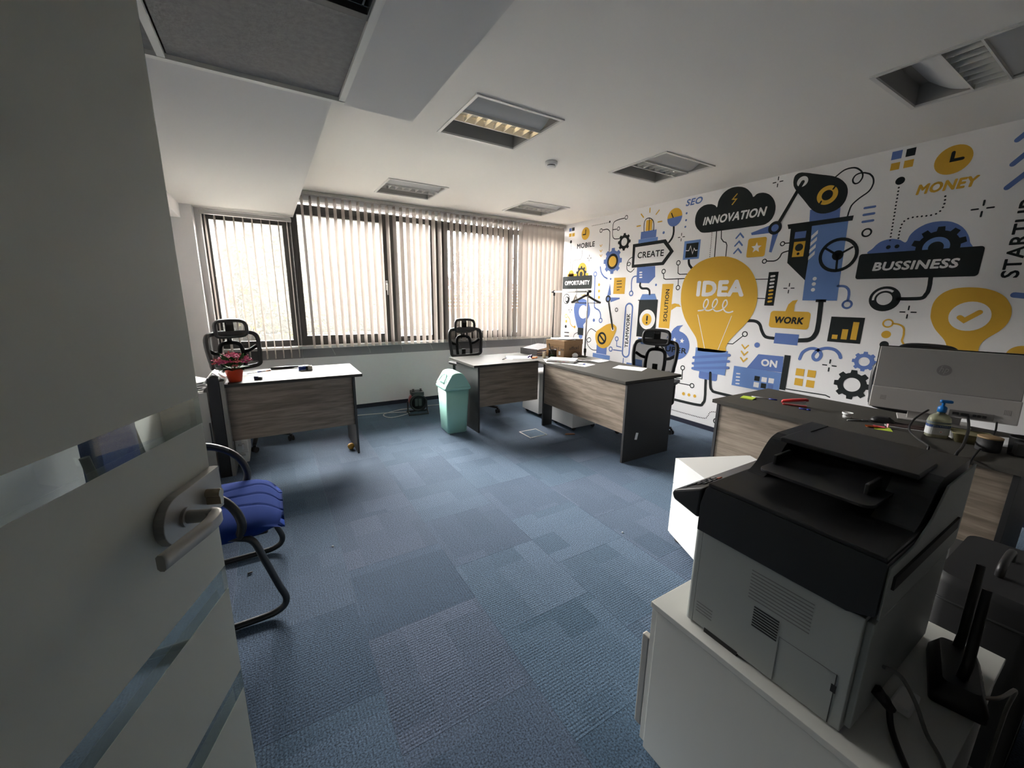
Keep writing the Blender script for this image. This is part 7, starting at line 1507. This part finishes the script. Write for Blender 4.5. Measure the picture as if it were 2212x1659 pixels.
tag(MB().prism([(0, 0), (.11, .03), (.06, .07)], .012).build('paper_scrap', mat('orange_paper', (0.75, 0.22, 0.05), 0.7), None, 0, 2, (-1.56, -1.50, ZT), (0, 0, .1)), 'orange folded paper scrap on the desk wing', 'paper')
tag(MB().tube(sm([(0, 0, .008), (.03, .012, .02), (.045, -.01, .03), (.02, -.025, .02), (.055, .0, .008)], 5), .010, 8).build('tape_reel', mat('purple_plastic', (0.05, 0.03, 0.12), 0.4), None, 0, 2, (-1.56, -1.42, ZT)), 'small dark purple clip tangle beside the orange scrap', 'clip')
pen('dark blue pen on the bright desk wing', (-1.90, -1.41), (-1.80, -1.33), ZT, mat('dark_grey_pl', (0.05, 0.05, 0.06), 0.4), blue_pl)
sheet('paper_sheet', 'pale sheet on the desk wing left of the binder', 'paper', -1.62, -1.32, ZT, .21, .297, 1.1)
sheet('paper_sheet', 'orange edged slip beside the dark blue pen', 'paper', -1.80, -1.385, ZT, .05, .09, .9, mat('cream_slip', (0.7, 0.5, 0.35), 0.7))
sheet('paper_sheet', 'single white sheet lying alone on the dark desk', 'paper', -1.0, -2.46, ZT, .21, .297, .45)
sheet('paper_sheet', 'white sheet under the blue pen on the dark desk', 'paper', -1.31, -2.02, ZT, .21, .297, .30)
sheet('paper_sheet', 'white sheet at the seam of the two desks', 'paper', -1.42, -1.74, ZT, .21, .297, -.5)
sheet('paper_sheet', 'lowest crumpled white sheet near the crumpled ball', 'paper', -1.02, -1.84, ZT, .25, .35, .9, paper, None, .006)
sheet('paper_sheet', 'curled white sheet on top of the crumpled one', 'paper', -0.99, -1.90, ZT + .003, .21, .297, .2, paper, None, .010)
r = thing('paper_folder', 'thick folder of papers with pink tabs on the desk seam', 'folder', (-1.35, -1.80, ZT + .001), math.radians(38))
B(-.115, .115, -.16, .16, 0, .004).build('cover', mat('brown_board', (0.12, 0.07, 0.06), 0.6), r)
for k in range(6): B(-.11, .11, -.155, .155, .004 + .004 * k, .0075 + .004 * k).build('paper_block', paper, r, rot=(0, 0, .05 * (k % 3 - 1)))
for k in range(4): B(-.118, -.11, -.10 + .045 * k, -.075 + .045 * k, .012, .0135).build('index_tab', pinkn if k % 2 else mat('yellow_tab', (0.7, 0.5, 0.08), 0.6), r)
pen('blue pen lying on the white sheet of the dark desk', (-1.36, -2.07), (-1.27, -2.09), ZT + .001, clear_pl, blue_pl)
m = MB(); n1, n2 = 12, 8; rb_ = random.Random(4); rings = []
for i in range(1, n2):
    t = PI * i / n2; rings.append([((.035 + rb_.uniform(-.006, .006)) * math.sin(t) * math.cos(2 * PI * k / n1), (.035 + rb_.uniform(-.006, .006)) * math.sin(t) * math.sin(2 * PI * k / n1), .030 - .030 * math.cos(t) + rb_.uniform(-.002, .002)) for k in range(n1)])
tag(m.loft(rings, None, False).build('paper_ball', paper, None, 0, 2, (-1.05, -1.655, ZT)), 'crumpled white paper ball in front of the cardboard box', 'paper')
# litter on the carpet
for k, (x, y, lab) in enumerate(((-3.92, -2.98, 'white crumb on the carpet in front of the blue chair'), (-2.35, -3.72, 'white crumb on the carpet near the askew pedestal'))):
    tag(MB().loft([[(.006 * math.cos(t) * k_, .004 * math.sin(t) * k_, z) for t in [2 * PI * q / 8 for q in range(8)]] for z, k_ in ((0, .8), (.004, 1), (.006, .5))]).build('paper_crumb', paper, None, 0, 2, (x, y, .0005)), lab, 'litter')
tag(MB().loft([[(p[0] * k_, p[1] * k_, z) for p in rrect(-.055, .055, -.012, .012, .008, 3)] for z, k_ in ((0, 1), (.008, .9), (.010, .5))]).build('wood_chip', mat('orange_chip', (0.45, 0.2, 0.1), 0.7), None, 0, 2, (-1.46, -2.12, .0005), (0, 0, -.4)), 'orange brown strip on the carpet beside the pedestal', 'litter')
tag(MB().tube([(0, 0, .006), (.018, .004, .006), (.022, .006, .006)], [.005, .005, .002], 8).build('metal_stub', black_pl, None, 0, 2, (-4.33, -3.02, .0005)), 'tiny dark metal cap on the carpet under the blue chair', 'litter')
